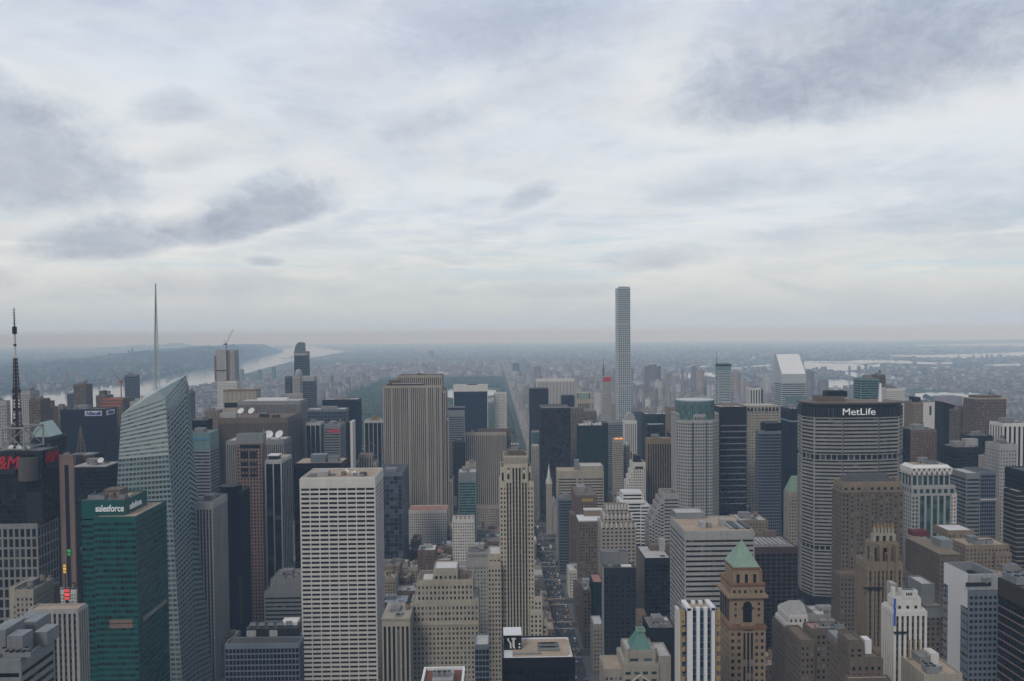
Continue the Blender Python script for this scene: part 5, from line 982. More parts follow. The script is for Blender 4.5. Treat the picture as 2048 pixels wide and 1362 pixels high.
def gothic():
    b = Bld('art_deco_tower', 'brown gothic tower with gold tipped pinnacles in front of the big brown one', 40.4, 1736, 1803, 1126, 1713, yb=1310); st = sty('vert', 'tan', 'pier', 2.8, 3.7, .48, .6, .6, 5); x = b.X; d = b.d
    b.tier(b.x0, b.x1, 0, d, 0, b.h, st, win=True, roof='brown'); b.tier(x(1744, 5), x(1795, 5), 4, d-5, b.h, b.Z(1085, 5), sty('vert', 'tan', 'slots', 6, 8, .5, .6, .8, 3), name='upper_shaft', roof='brown')
    for k in range(4): b.box('buttress', x(1745+k*15.5), x(1749+k*15.5), -1.2, 4, 0, b.h+6+(k % 2)*6, 'tan')
    b.tier(x(1749, 7), x(1789, 7), 7, d-8, b.Z(1085, 5), b.Z(1068, 7), sty('vert', 'beige', 'slots', 4.2, 8, .5, .6, .8, 1), name='crown', roof='brown'); b.box('blue_frieze', x(1746, 5), x(1793, 5), 3.3, 4, b.Z(1092, 5), b.Z(1089, 5), 'bluegrey')
    mb = MB()
    for i in range(6):
        for y in (8, d-10): X = x(1751+i*7, 7); mb.box(X-.7, X+.7, y-.7, y+.7, b.Z(1068, 7), b.Z(1056, 7)); 
    mb.build('pinnacle_shaft', W['beige'], b.root); 
    for i in range(6):
        for y in (8, d-10): X = x(1751+i*7, 7); mb = MB(); mb.cyl(X, y, .95, b.Z(1056, 7), b.Z(1046 if i % 2 else 1050, 7), 6, r2=.15); mb.build('gold_finial', W['gold'], b.root)
    b.tier(x(1713), b.x1+3, -6, -1.5, 0, b.Z(1300, -6), S['tangrid'], name='base_block', roof='brown'); b.box('scaffold_arm', x(1728, -2), x(1766, -2), -3, -2, b.Z(1177, -2), b.Z(1173.5, -2), 'dark'); b.done()
gothic()
def white_pin():
    b = Bld('art_deco_tower', 'white stone tower of vertical strips with blue netting at its corner', 39.2, 1789, 1851, 1222, 1766); x = b.X; d = b.d; st = sty('vert', 'white', 'pier', 2.7, 3.7, .5, .6, .6, 2.5)
    b.body(st, win=True, roof='light'); b.tier(x(1793, 3), x(1842, 3), 3, d-3, b.h, b.Z(1196, 3), sty('vert', 'white', 'dark', 5, 8, .38, .6, .5, 4), name='setback', roof='light', win=True); b.tier(x(1803, 5), x(1833, 5), 2.2, d-5, b.Z(1196, 3), b.Z(1182, 5), S['plainwhite'], name='top_block', roof='light')
    for k in range(4): b.box('small_window', x(1815+k*3.4, 2), x(1817+k*3.4, 2), 2, 2.3, b.Z(1191, 2), b.Z(1185.5, 2), G['navy'])
    b.gear(x(1798, 8), x(1834, 8), 6, d-6, b.Z(1182, 5), 8, 7, ph=False); b.box('water_tank_house', x(1782, 14), x(1793, 14), 12, 18, b.h, b.Z(1165, 14), 'pale'); b.tier(x(1787, 6), x(1793, 6), 6, d-5, b.h, b.Z(1178, 6), S['plainwhite'], name='left_block')
    for i, (a, t, u) in enumerate(((1789, 1196, 1207), (1788, 1207, 1216), (1789, 1215, 1226), (1788.5, 1226, 1238), (1788.5, 1237, 1250))): b.box('netting', x(a), x(a+4), -1.0, -.65, b.Z(u), b.Z(t), 'blue')
    b.box('scaffold_arm', x(1789), x(1813), -1.6, -.8, b.Z(1265), b.Z(1261.5), 'dark')
    for k in range(3): b.box('stained_pier', x(1820+k*10), x(1823+k*10), -.75, -.6, 0, b.Z(1278), 'yellow')
    b.done()
white_pin()
def slant_white():
    b = Bld('office_building', 'dark glass block with a plain white side wall and faint roof lettering', 40.3, 1938, 1995, 1180, 1889); x = b.X; d = b.d
    b.body(S['bluegrid'], win=True, roof='dark'); zt = b.Z(1148)
    b.box('white_band', b.x0-.5, b.x1+.4, -.6, .5, b.h+.3, zt, 'silver'); b.box('dark_louvre', x(1933), x(1984), -.9, -.55, b.Z(1172), b.Z(1164), 'dark')
    mb = MB(); X = b.x0-.55; mb.poly([(X, .5, b.h-12), (X, d*.28, b.h-12), (X, d*.28, -1), (X, d*.82, -1), (X, d*.82, b.h-4), (X, d, b.h-4), (X, d, b.Z(1126, d)+1), (X, .5, zt)][::-1]); mb.poly([(X+1, .5, b.h-12), (X+1, d, b.h-4), (X+1, d, b.Z(1126, d)+1), (X+1, .5, zt)]); mb.build('white_side_wall', W['bright'], b.root)
    mb = MB(); mb.box(b.x1-.6, b.x1+.4, 0, d, b.h, zt); mb.box(b.x0, b.x1, d-1, d, b.h, zt); mb.build('roof_screen', W['steel'], b.root); b.text('hgc', x(1974), -1.0, b.Z(1157), 5.4, W['steel'], bold=.01); b.gear(b.x0+6, b.x1-4, 5, d-5, b.h+.4, 3, 7, ph=False); b.box('plant_room', x(1950, 20), x(1968, 20), 18, 32, b.h+.3, b.h+5, 'dark')
    for k in range(26): b.box('side_louvre', b.x0-1.1, b.x0-.6, .3, d*.26, b.h-16-k*5.2, b.h-13-k*5.2, 'steel'); b.box('side_louvre', b.x0-1.1, b.x0-.6, d*.84, d, b.h-16-k*5.2, b.h-13-k*5.2, 'steel')
    b.done()
slant_white()
b = simple('office_tower', 'dark brown tower with thin slanting lines at the right picture edge', 39.4, 2078, 2160, 1196, 'blackg', side=1997, roof='brown', win=None)
b.box('blank_crown', b.x0-.6, b.x0-.3, 0, b.d, b.Z(1230), b.h+1, 'bronze')
for k in range(34): b.box('ledge', b.x0-.55, b.x0-.2, 0, b.d, b.h-16-k*5.0, b.h-15.3-k*5.0, 'pink')
for k in range(2): b.unit('cooling_unit', b.x0+5, b.d*(.65+.2*k), b.h+.3, 2.0)
b = simple('office_building', 'cream roofed low building behind the dark brown tower, white machines on it', 42.2, 1990, 2070, 1150, 'limegrid', d=26, yb=1160, roof='beige', gear=2)
b = simple('office_tower', 'dark stepped tower wrapped in thin tan lines at the right picture edge', 42.9, 2034, 2120, 985, 'blackg', side=2008, yb=1135, roof='beige'); z = b.h
for k in range(24):
    for q in ((b.x0-.5, b.x1, -.55, -.2), (b.x0-.55, b.x0-.2, 0, b.d)): b.box('ledge', *q, z-3.6-k*4.2, z-2.6-k*4.2, 'tan')
b.tier(b.X(2052), b.x1, 3, 30, b.h, b.Z(945), S['blackg'], name='upper_step', roof='dark')
b = simple('stone_building', 'long brown block with a dark red box and grey plant on its roof', 41.7, 1880, 1918, 1112, 'tanbig', side=1812, yb=1260, roof='brown'); b.box('red_plant_room', b.X(1831, 60), b.X(1863, 60), 62, 72, b.h+.3, b.Z(1062, 62), pmat('dark_red_metal', (.11, .012, .02))); b.box('plant_room', b.X(1880, 20), b.X(1905, 20), 18, 32, b.h+.3, b.h+8, 'steel'); b.box('cornice', b.x0-.8, b.x1+.8, -.9, b.d, b.h+.9, b.h+2, 'tan'); b.gear(b.x0, b.x1, 20, 60, b.h, 5, 6, ph=False)
b = simple('stone_building', 'tan stone block with white roofs right of the pale zigzag crowned tower', 42.4, 1932, 2018, 1092, 'tangrid', side=1896, yb=1130, roof='beige', win=True); b.tier(b.X(1898, 26), b.X(1950, 26), 26, 50, b.h, b.Z(1062, 26), S['tangrid'], name='rear_block', roof='white'); b.gear(b.X(1935, 8), b.X(1990, 8), 4, 24, b.h, 4, 5, m='steel'); b.tier(b.X(1990), b.x1, -3, -.5, 0, b.Z(1105), S['tangrid'], name='step')
b = simple('office_tower', 'slate grey pair of joined towers right of the zigzag crown', 43.8, 1933, 1960, 948, 'greyh', d=30, yb=1062, roof='light'); b.tier(b.x1+.4, b.X(1993), 1, 30, 0, b.h+1, S['bluegl'], name='glass_half', roof='dark'); b.box('white_band', b.x1+.3, b.X(1994), -.2, .5, b.Z(1001), b.Z(998), 'white'); b.tier(b.X(1994), b.X(2006), 4, 24, 0, b.Z(998), S['plainlime'], name='beige_wing', roof='light')
b = simple('apartment_building', 'plain beige slab with one blank wall behind the slate grey pair', 45, 1971, 2006, 914, 'plainbeige', side=1957, yb=1000, roof='light', gear=4)
b = simple('office_tower', 'black block behind the plain beige slab', 45.7, 1910, 1962, 896, 'blackg', d=30, yb=1060, roof='grey', gear=1); b.box('white_plant_room', b.X(1930, 12), b.X(1956, 12), 12, 20, b.h+.3, b.Z(878, 12), 'pale')
b = simple('office_tower', 'reddish brown tower right of the wide octagonal slab', 46.4, 1822, 1873, 861, sty('grid', 'brick', 'std', 2.6, 3.6, .45, .5, .25, 2) and 'brickgrid', d=34, yb=930, roof='grey', gear=6); b.tier(b.X(1799), b.x0-.4, 2, 32, 0, b.h+1, S['blackg'], name='dark_wing', roof='dark')
b = Bld('apartment_tower', 'dark blue slab with a sloping roof line on the right', 47.8, 1888, 1915, 812, None, 24, yb=872); b.body(S['plainblack'], roof=None, par=0); mb = MB(); mb.prism([(b.x0, 0), (b.x1, 0), (b.x1, 24), (b.x0, 24)], b.h, b.h+.1); mb.poly([(b.x0, 0, b.h), (b.x1, 0, b.h), (b.x0, 0, b.Z(804))]); mb.quad((b.x0, 0, b.Z(804)), (b.x1, 0, b.h+.1), (b.x1, 24, b.h+.1), (b.x0, 24, b.Z(804))); mb.poly([(b.x0, 24, b.h), (b.x0, 24, b.Z(804)), (b.x1, 24, b.h)]); mb.quad((b.x0, 0, b.h), (b.x0, 0, b.Z(804)), (b.x0, 24, b.Z(804)), (b.x0, 24, b.h)); mb.build('sloped_top', W['black'], b.root); b.done()
for nm, lab, st, a, z, t, s_, sd, yb in (
    ('apartment_tower', 'very dark brick tower with a red cap right of the sloping blue slab', 47.3, 1921, 1946, 822, 'browngrid', None, 872), ('apartment_tower', 'broad tan and white apartment block with a flat rim, tallest at the right', 46.8, 1950, 2012, 800, 'browngrid', None, 880), ('apartment_tower', 'pale striped apartment tower at the right picture edge', 45.8, 2006, 2062, 848, 'striped', None, 930),
    ('office_block', 'black cube in front of the broad tan and white apartment block', 46, 1945, 1985, 873, 'blackg', None, 905), ('apartment_tower', 'grey apartment tower below the pale striped one', 44.6, 2000, 2034, 890, 'greyp', None, 950), ('apartment_tower', 'red brown tower with a dark cap behind the wide octagonal slab', 49, 1826, 1846, 806, 'tangrid', None, 850),
    ('office_tower', 'round fronted teal glass tower over the roof of the wide octagonal slab', 49.5, 1722, 1757, 758, 'tealh', None, 800), ('apartment_tower', 'brown tower peeping behind the teal glass tower', 50.5, 1755, 1771, 751, 'browngrid', None, 800), ('apartment_building', 'wide pale apartment slab right of the white roof mast', 50, 1774, 1808, 778, 'palegrid', None, 830),
    ('office_building', 'white box building with a dark stripe behind the dark capped tower', 50, 1846, 1874, 806, 'plainwhite', None, 835), ('apartment_building', 'cream tower left of the river on the right', 50.5, 1812, 1828, 808, 'greyp', None, 835)):
    b = simple(nm, lab, st, a, z, t, s_, side=sd, d=26, yb=yb, gear=int(a) % 5)
    if 'dark cap' in lab and 'red brown' in lab: b.tier(b.X(1830), b.X(1843), 4, 20, b.h, b.Z(796), S['plainblack'], name='cap')
    if 'red cap' in lab: b.tier(b.X(1925), b.X(1942), 4, 20, b.h, b.Z(815), S['brickgrid'], name='cap')
    if 'flat rim' in lab: b.box('roof_rim', b.x0-1, b.x1+1, -1, 27, b.h+1, b.h+2.2, 'beige'); b.tier(b.X(1956), b.X(2005), 4, 22, b.h, b.Z(793), S['brickgrid'], name='roof_house')
    if 'dark stripe' in lab: b.box('dark_stripe', b.X(1858), b.X(1862), -.4, 0, b.Z(830), b.Z(812), 'dark')

# ------------------------------------------------------------------ foreground east of the avenue
def pyramid_tower():
    b = Bld('art_deco_tower', 'tan stone tower with a pale green pyramid roof and arched window', 39.7, 1459, 1530, 1190, 1437); x = b.X; d = b.d; pl = dict(S['plainbeige'], wall=W['tan2'])
    gr = dict(sty('grid', 'tan2', 'std', 3.3, 4.0, .5, .5, .35, 1), wall=W['tan2'])
    zc = b.Z(1258); b.tier(b.x0, x(1485), 0, d, 0, zc, gr, win=True, roof=None, par=0, name='walls'); b.tier(x(1485.5), x(1508), -.15, d*.9, 0, zc-1, dict(sty('vert', 'tan2', 'pier', 1.9, 4, .62, .6, .4, 1), wall=W['tan2']), win=True, roof=None, par=0, name='centre_bays'); b.tier(x(1508.5), b.x1, 0, d, 0, zc, gr, win=True, roof=None, par=0, name='walls')
    b.box('lower_cornice', b.x0-.9, b.x1+.9, -1., d, zc, zc+1.6, 'rust'); b.tier(b.x0+.6, b.x1-.6, .5, d-.6, zc+1.6, b.h-1.5, pl, name='upper_shaft', roof=None, par=0); b.box('upper_cornice', b.x0-1.4, b.x1+1.4, -1.6, d+.6, b.h-1.5, b.h, 'tan2')
    X = x(1496); z0, z1 = b.Z(1245), b.Z(1212); mb = MB(); r = 2.6; arc = [(X-r, z0), (X+r, z0), (X+r, z1)]+[(X+r*math.cos(math.pi*k/8), z1+r*math.sin(math.pi*k/8)) for k in range(1, 8)]+[(X-r, z1)]
    mb.poly([(p[0], .35, p[1]) for p in arc]); mb.build('arched_window', G['dark'], b.root); mb = MB(); mb.box(X-3.6, X+3.6, -.4, .45, z1-1.6, z1-.9); mb.build('balcony', W['dark'], b.root)
    for px in (1472, 1519):
        for yy in (1208, 1219, 1231): b.box('window', x(px-2.4), x(px+2.4), .3, .48, b.Z(yy+2.5), b.Z(yy-2), G['std'])
        b.box('rust_pediment', x(px-8), x(px+9), -.3, .45, b.Z(1256), b.Z(1248), 'rust')
    for i in range(4):
        y0 = d*(.14+.21*i); mb = MB(); mb.box(b.x0+.35, b.x0+.55, y0, y0+d*.13, b.Z(1245), b.Z(1200)); mb.build('arched_window', G['dark'], b.root)
    zb = b.Z(1172, 2); b.tier(x(1463, 1), b.x1-.5, .6, d-1, b.h, zb, gr, name='attic', roof='brown', win=True); b.box('attic_cornice', x(1463, 1)-1, b.x1+.4, -.3, d, zb+.9, zb+1.6, 'rust')
    zr = b.Z(1133, 4); xl, xr = x(1467, 4), x(1517, 4); b.tier(xl, xr, 3, d-3, zb, zr-1.4, dict(sty('grid', 'tan2', 'std', 4.4, 11, .40, .62, .35, 1.2), wall=W['tan2']), name='belvedere', roof=None, par=0, win=True); b.box('corner_turret', x(1518, 6), x(1524, 6), 5, d-5, zb, b.Z(1139, 6), 'tan2'); b.box('eaves', xl-.7, xr+.7, 2.2, d-2.2, zr-1.4, zr, 'rust')
    za = b.Z(1080, d*.5); mb = MB(); mb.prism([(xl-.5, 2.4), (xr+.5, 2.4), (xr+.5, d-2.4), (xl-.5, d-2.4)], zr, za, top=[(-.25+(xl+xr)/2, d/2-.25), (.25+(xl+xr)/2, d/2-.25), (.25+(xl+xr)/2, d/2+.25), (-.25+(xl+xr)/2, d/2+.25)]); o = mb.build('pyramid_roof', W['copper'], b.root); b.done()
W['tan2'] = pmat('warm_tan_stone', (.25, .185, .125))
pyramid_tower()
def blue_stripes():
    b = Bld('apartment_tower', 'white ribbed tower with blue glass strips and curved yellow balconies', 39.1, 1361, 1441, 1222, 1351); x = b.X; d = b.d; mb = MB(); b.tier(b.x0+1.2, b.x1-1.2, 1.2, d, 0, b.h, sty('grid', 'bluegrey', 'blue', 3.4, 3.4, .93, .86, .2, 0), roof='beige', win=None)
    for p, q in ((1374, 1385), (1393, 1399.5), (1408, 1414.5), (1423, 1430)):
        b.box('white_rib', x(p), x(q), -.5, 1.3, 0, b.Z(1216), 'bright')
    for p in (1377, 1426): mb = MB(); mb.box(x(p)-1.2, x(p)+1.2, -.5, d+.5, b.h+.3, b.Z(1214)); mb.build('roof_rib', W['bright'], b.root)
    for p in (1396, 1411):
        for y in (-.4, d-2): b.box('roof_post', x(p)-1, x(p)+1, y, y+2, b.h+.2, b.Z(1215), 'bright')
    for p in (1361, 1432):
        b.box('yellow_pier', x(p), x(p+1.5), -.3, 1.2, 0, b.Z(1250), 'yellow'); b.box('yellow_cap', x(p), x(p+9), .2, 4, b.Z(1250), b.Z(1222), 'yellow'); b.box('small_window', x(p+4), x(p+6), -.1, .3, b.Z(1245), b.Z(1241), G['dark'])
        c = (x(p)+x(p+11))/2; r = (x(p+11)-x(p))/2
        for k in range(17):
            zz = b.Z(1252)-3-k*5.2; mb = MB(); pts = [(c+r*math.cos(math.pi+math.pi*i/8), 1.1+1.5*math.sin(math.pi+math.pi*i/8)) for i in range(9)]; mb.prism(pts, zz, zz+2.2); mb.build('balcony', W['yellow'], b.root)
    b.tier(b.x0-.1, b.x0+1.1, 1.3, d, 0, b.h-1, sty('vert', 'white', 'dark', 3.4, 3.4, .3, .6, .3, 1), roof=None, par=0, name='left_flank'); b.done()
blue_stripes()
def green_mansard():
    b = Bld('stone_building', 'pale stone building with a small green mansard roof and curved corners', 40.6, 1213, 1328, 1330, None, 32); x = b.X
    b.tier(x(1246), x(1316), 0, 30, 0, b.Z(1330), sty('grid', 'lime', 'teal', 6.5, 5, .6, .42, .4, 3), roof='light', name='walls', win=True); b.tier(x(1252, 3), x(1310, 3), 3, 26, b.Z(1330), b.Z(1304, 3), sty('grid', 'lime', 'teal', 10, 5.5, .62, .42, .4, 3), name='upper_storeys', roof='light', win=True); b.tier(x(1208), x(1245), 2, 26, 0, b.Z(1342), S['limegrid'], name='left_wing', roof='beige'); b.tier(x(1317), x(1342), 1, 26, 0, b.Z(1317), S['plainlime'], name='right_wing', roof='light'); b.tier(x(1224, 14), x(1245, 14), 14, 24, b.Z(1342), b.Z(1328, 14), S['plainlime'], name='left_house', roof='brown')
    for p in (1254, 1308): mb = MB(); mb.cyl(x(p, 3), 4, 2.0, b.Z(1330), b.Z(1296, 4), 14); mb.build('round_corner', W['lime'], b.root)
    z0, z1 = b.Z(1304, 3)+.5, b.Z(1264, 10); xa, xb = x(1261, 5), x(1302, 5); mb = MB(); mb.prism([(xa, 5), (xb, 5), (xb, 22), (xa, 22)], z0, z1, top=[(x(1275, 9), 10), (x(1288, 9), 10), (x(1288, 9), 16), (x(1275, 9), 16)]); mb.build('mansard_roof', W['copper2'], b.root); mb = MB(); a, c = x(1273, 10), x(1290, 10)
    for q in ((a, c, 9, 9.8), (a, c, 16.2, 17), (a, a+.8, 9.8, 16.2), (c-.8, c, 9.8, 16.2)): mb.box(*q, z1, z1+1.3)
    mb.build('roof_kerb', W['copper'], b.root); mb = MB(); mb.tube((x(1263), -.6, b.Z(1362)), (x(1279), -.6, b.Z(1350)), .4); mb.tube((x(1279), -.6, b.Z(1350)), (x(1297), -.6, b.Z(1362)), .4); mb.build('truss', W['white'], b.root); b.done()
green_mansard()
b = simple('office_building', 'charcoal slab with rows of lit looking windows near the avenue', 42.95, 1208, 1272, 1138, 'slabw', side=1203, roof='dark', win=True); b.tier(b.X(1202, 16), b.X(1236, 16), 14, 26, b.h, b.Z(1104, 16), S['plainsteel'], name='plant_house', roof='grey'); b.tier(b.X(1236.5, 16), b.X(1256, 16), 15, 26, b.h, b.Z(1106, 16), S['plaingrey'], name='plant_house', roof='dark'); b.box('roof_panel', b.X(1242, 6), b.X(1262, 6), 5, 10, b.h+.3, b.h+1.4, 'bright'); b.box('roof_panel', b.X(1215, 6), b.X(1224, 6), 5, 9, b.h+.3, b.h+2, 'steel'); b.box('flank', b.x0-.5, b.x0-.2, 0, 12, 0, b.h+1, 'pale')
b = simple('office_building', 'black windowless looking block with a pale roof right of the charcoal slab', 43.3, 1290, 1342, 1118, 'blackg', side=1273, yb=1245, roof='light'); b.box('brown_flank', b.x0-.6, b.x0-.3, 2, b.d, 0, b.h, 'brown'); b.box('roof_opening', b.X(1320, 8), b.X(1330, 8), 6, 12, b.h+.25, b.h+.5, 'dark'); b.tier(b.X(1300, 28), b.X(1340, 28), 28, 40, 0, b.Z(1092, 28), S['plainbrown'], name='rear_block', roof='brown'); b.box('grey_stair_house', b.X(1318, 27), b.X(1330, 27), 26, 32, b.h, b.Z(1078, 27), 'pale')
simple('office_building', 'black low block under a grey roof left of the white and blue tower', 42.0, 1298, 1350, 1258, 'plainblack', d=30, roof='grey', gear=5); simple('stone_building', 'tiny beige stair tower between the two black blocks', 42.8, 1276, 1292, 1228, 'tangrid', d=12, roof='brown')
b = simple('office_building', 'big grey office block of bright and dark bands with a beige roof', 41.7, 1370, 1508, 1064, 'banded', side=1341, yb=1190, roof='beige', win=True)
b.tier(b.X(1352, 44), b.X(1412, 44), 46, 66, b.h-20, b.Z(1027, 46), S['plainsteel'], name='rear_block', roof='light')
b.box('plant_room', b.X(1402, 10), b.X(1414, 10), 12, 20, b.h+.3, b.h+5, 'pale'); b.box('plant_room', b.X(1443, 14), b.X(1452, 14), 16, 24, b.h+.3, b.h+6, 'pale'); b.box('plant_room', b.X(1416, 12), b.X(1424, 12), 13, 19, b.h+.3, b.h+4, 'steel')
for k in range(4): b.box('roof_well', b.X(1458+k*11, 10), b.X(1466+k*11, 10), 8, 34, b.h+.25, b.h+1+.1*k, 'dark' if k % 2 else 'steel')
b = simple('office_tower', 'dark tower with faint red vertical lines right of the big grey office block', 43.2, 1510, 1595, 1096, 'redv', d=44, yb=1290, roof='grey', win=True)
for k in range(7): b.box('roof_pipe', b.X(1512+k*9, 12), b.X(1517+k*9, 12), 8, 34, b.h+.3, b.h+1.5+.3*(k % 2), 'pale')
b.box('plant_room', b.X(1528, 40), b.X(1550, 40), 36, 42, b.h+.3, b.h+7, 'brick')
simple('stone_building', 'tan stepped building behind the dark red lined tower', 44.6, 1475, 1535, 1042, 'tangrid', d=30, yb=1090, roof='light', gear=3)
def gothic_white():
    b = Bld('stone_building', 'white stone building with a toothed gothic crown in three steps', 45.2, 1203, 1271, 1050, None, 34, yb=1110); x = b.X; st = sty('grid', 'lime', 'dark', 4.6, 4.2, .55, .5, .5, 2); b.body(st, win=True, roof='light'); b.tier(x(1207, 3), x(1263, 3), 3, 30, b.h, b.Z(1032, 3), st, name='setback', roof='light'); b.tier(x(1213, 6), x(1256, 6), 6, 26, b.Z(1032, 3), b.Z(1014, 6), st, name='setback', roof='brown')
    for (a, c, y, z) in ((1203, 1271, 0, b.h), (1207, 1263, 3, b.Z(1032, 3)), (1213, 1256, 6, b.Z(1014, 6))):
        for k in range(8): X = x(a, y)+(x(c, y)-x(a, y))*k/7; b.box('crown_tooth', X-.8, X+.8, y-.8, y+1, z-3, z+2.6, 'white')
    b.done()
gothic_white()
b = simple('stone_building', 'orange brown brick tower with a yellow panel near its top', 46.7, 1152, 1194, 992, 'brickgrid', side=1142, yb=1035, roof='brown', gear=1); b.box('yellow_panel', b.X(1163), b.X(1186), -.6, -.3, b.Z(1003), b.Z(997), pmat('dull_yellow', (.33, .24, .06))); b.tier(b.X(1141), b.x0-.3, 2, 26, 0, b.Z(1030), S['brickgrid'], name='step', roof='brown')
b = simple('stone_building', 'grey brown building with a bright white cornice beside the gothic crown', 45.6, 1159, 1204, 1044, 'browngrid', d=28, yb=1150, roof='brown', win=True); b.box('white_cornice', b.x0-1, b.x1+.3, -1.2, b.d, b.h+.9, b.h+2.4, 'bright'); b.box('white_roof_block', b.X(1168, 20), b.X(1204, 20), 20, 28, b.h, b.Z(1021, 20), 'tan'); b.box('white_roof_rim', b.X(1167, 20), b.X(1205, 20), 19.5, 28.5, b.Z(1021, 20), b.Z(1021, 20)+1.4, 'white')
b = simple('office_building', 'beige office block of dark ribbon windows with a raised right half', 48.3, 1116, 1207, 943, 'beigeband', d=34, yb=1000, roof='beige', win=True); b.tier(b.X(1160), b.x1, 1, 33, b.h, b.Z(934), S['plainbeige'], name='raised_half', roof='light'); b.box('plant_room', b.X(1149, 10), b.X(1158, 10), 10, 18, b.h, b.Z(922), 'steel'); b.box('divider', b.X(1152), b.X(1156), -.6, -.3, 0, b.h-6, 'beige'); b.box('divider', b.X(1163), b.X(1166), -.6, -.3, 0, b.h-6, 'beige')
simple('office_building', 'dark teal block in front of the beige ribbon windowed one', 47.4, 1118, 1146, 998, 'bluegl', d=26, yb=1120, roof='grey', gear=2)
b = Bld('office_building', 'white terraced building with bright banded balconies', 46.4, 1242, 1290, 1004, None, 34, yb=1030); b.body(sty('horiz', 'bright', 'dark', 4, 4.2, 1, .55, .6, 1), roof='white', win=True); b.tier(b.X(1245, 10), b.X(1284, 10), 10, 32, b.h, b.Z(986, 10), sty('horiz', 'bright', 'dark', 4, 4.6, 1, .55, .5, 1), name='upper_terrace', roof='white'); b.tier(b.X(1281), b.X(1298), -2, 24, 0, b.h-4, sty('horiz', 'bright', 'dark', 4, 4.2, 1, .5, .6, 1), name='right_terrace', roof='white'); b.done()
b = Bld('office_building', 'grey banded building that climbs in many small steps', 45.4, 1328, 1358, 988, None, 30, yb=1060); b.body(S['banded'], roof='brown'); b.gear(b.x0, b.x1, 3, 26, b.h, 3, 2, ph=False)
for k in range(5): b.tier(b.X(1321-k*5.5), b.X(1327.5-k*5.5), .5+k*.4, 28, 0, b.Z(998+k*11), S['banded'], name='step', roof='dark')
b.done()
b = Bld('stone_building', 'white two tiered building with a pale mansard roof', 40.3, 1573, 1622, 1262, None, 26); b.body(S['tanbig'], roof='grey', win=True); b.tier(b.X(1579, 2), b.X(1616, 2), 2, 22, b.h, b.Z(1232, 2), sty('grid', 'white', 'std', 3.3, 4, .4, .5, .35, 1), name='white_storeys', roof='light', win=True); b.tier(b.X(1576, 1), b.X(1620, 1), 1, 23, b.h, b.Z(1250, 1), sty('grid', 'white', 'std', 3.3, 4, .4, .5, .35, 1), name='white_storeys', roof='light', win=True); mb = MB(); mb.prism([(b.X(1579, 2), 2), (b.X(1616, 2), 2), (b.X(1616, 2), 22), (b.X(1579, 2), 22)], b.Z(1232, 2)+1, b.Z(1208, 8), top=[(b.X(1588, 8), 8), (b.X(1609, 8), 8), (b.X(1609, 8), 16), (b.X(1588, 8), 16)]); mb.build('mansard_roof', W['pale'], b.root); b.done()
b = simple('stone_building', 'brown brick building with a pink roof below the wide octagonal slab', 40.0, 1622, 1693, 1260, 'browngrid', side=1607, roof='pink', win=True, gear=2); b.tier(b.X(1596), b.x0-.4, -6, 20, 0, b.Z(1275), S['browngrid'], name='step', roof='brown')
b = simple('stone_building', 'brown stone building with arched windows and a white stair house', 39.0, 1701, 1764, 1318, 'tanbig', side=1660, roof='brown', win=True); b.tier(b.X(1702), b.X(1730), 1, 14, b.h, b.Z(1285), S['tanbig'], name='tower_block', roof='brown', win=True); b.box('white_stair_house', b.X(1733, 6), b.X(1746, 6), 6, 12, b.h+.3, b.Z(1280, 6), 'bright'); b.box('glass_roof', b.X(1672, 24), b.X(1690, 24), 20, 34, b.h+.3, b.h+3, 'steel'); b.tier(b.X(1690), b.x1+2, -5, -.6, 0, b.h-9, S['tanbig'], name='lower_step', roof='beige')
b = Bld('rooftop_building', 'brick building under a white chamfered flat roof at the bottom edge', 38.1, 1540, 1622, 1432, None, 30, cat='building'); b.body(S['brickgrid'], roof='brown'); mb = MB(); mb.prism([(b.x0-1, -1), (b.x1+1, -1), (b.x1+1, 26), (b.x0-1, 26)], b.h+1.1, b.h+5.5, top=[(b.x0+4, 7), (b.x1-5, 7), (b.x1-5, 22), (b.x0+4, 22)]); mb.build('hipped_roof', RF['white'], b.root); b.box('roof_well', b.x0+6, b.x1-7, 1, 6, b.h+1.3, b.h+3.6, 'brown'); b.done()
b = simple('office_building', 'grey block with a plant box right of the white stone tower', 40.9, 1852, 1890, 1215, 'browngrid', d=40, yb=1300, roof='grey', win=None); b.tier(b.X(1846, 8), b.X(1872, 8), 8, 28, b.h, b.Z(1170, 8), S['plainsteel'], name='plant_house', roof='light'); b.box('white_panel', b.x0, b.x1, -.5, -.2, b.Z(1235), b.h, 'steel')
b = simple('rooftop_building', 'low cream roof with a white hut beside the dark glass block', 38.9, 1848, 1925, 1352, 'plainbeige', d=34, roof='beige', gear=5, cat='building'); b.box('white_hut', b.X(1866, 14), b.X(1882, 14), 14, 22, b.h+.3, b.h+6, 'white')
simple('stone_building', 'thin beige building with a plain flank near the avenue', 43.4, 1187, 1206, 1250, 'limegrid', d=24, roof='white'); simple('office_building', 'green black glass building left of the charcoal slab', 44.2, 1186, 1206, 1166, 'dkgreen', d=30, roof='pink', win=None, yb=1245)
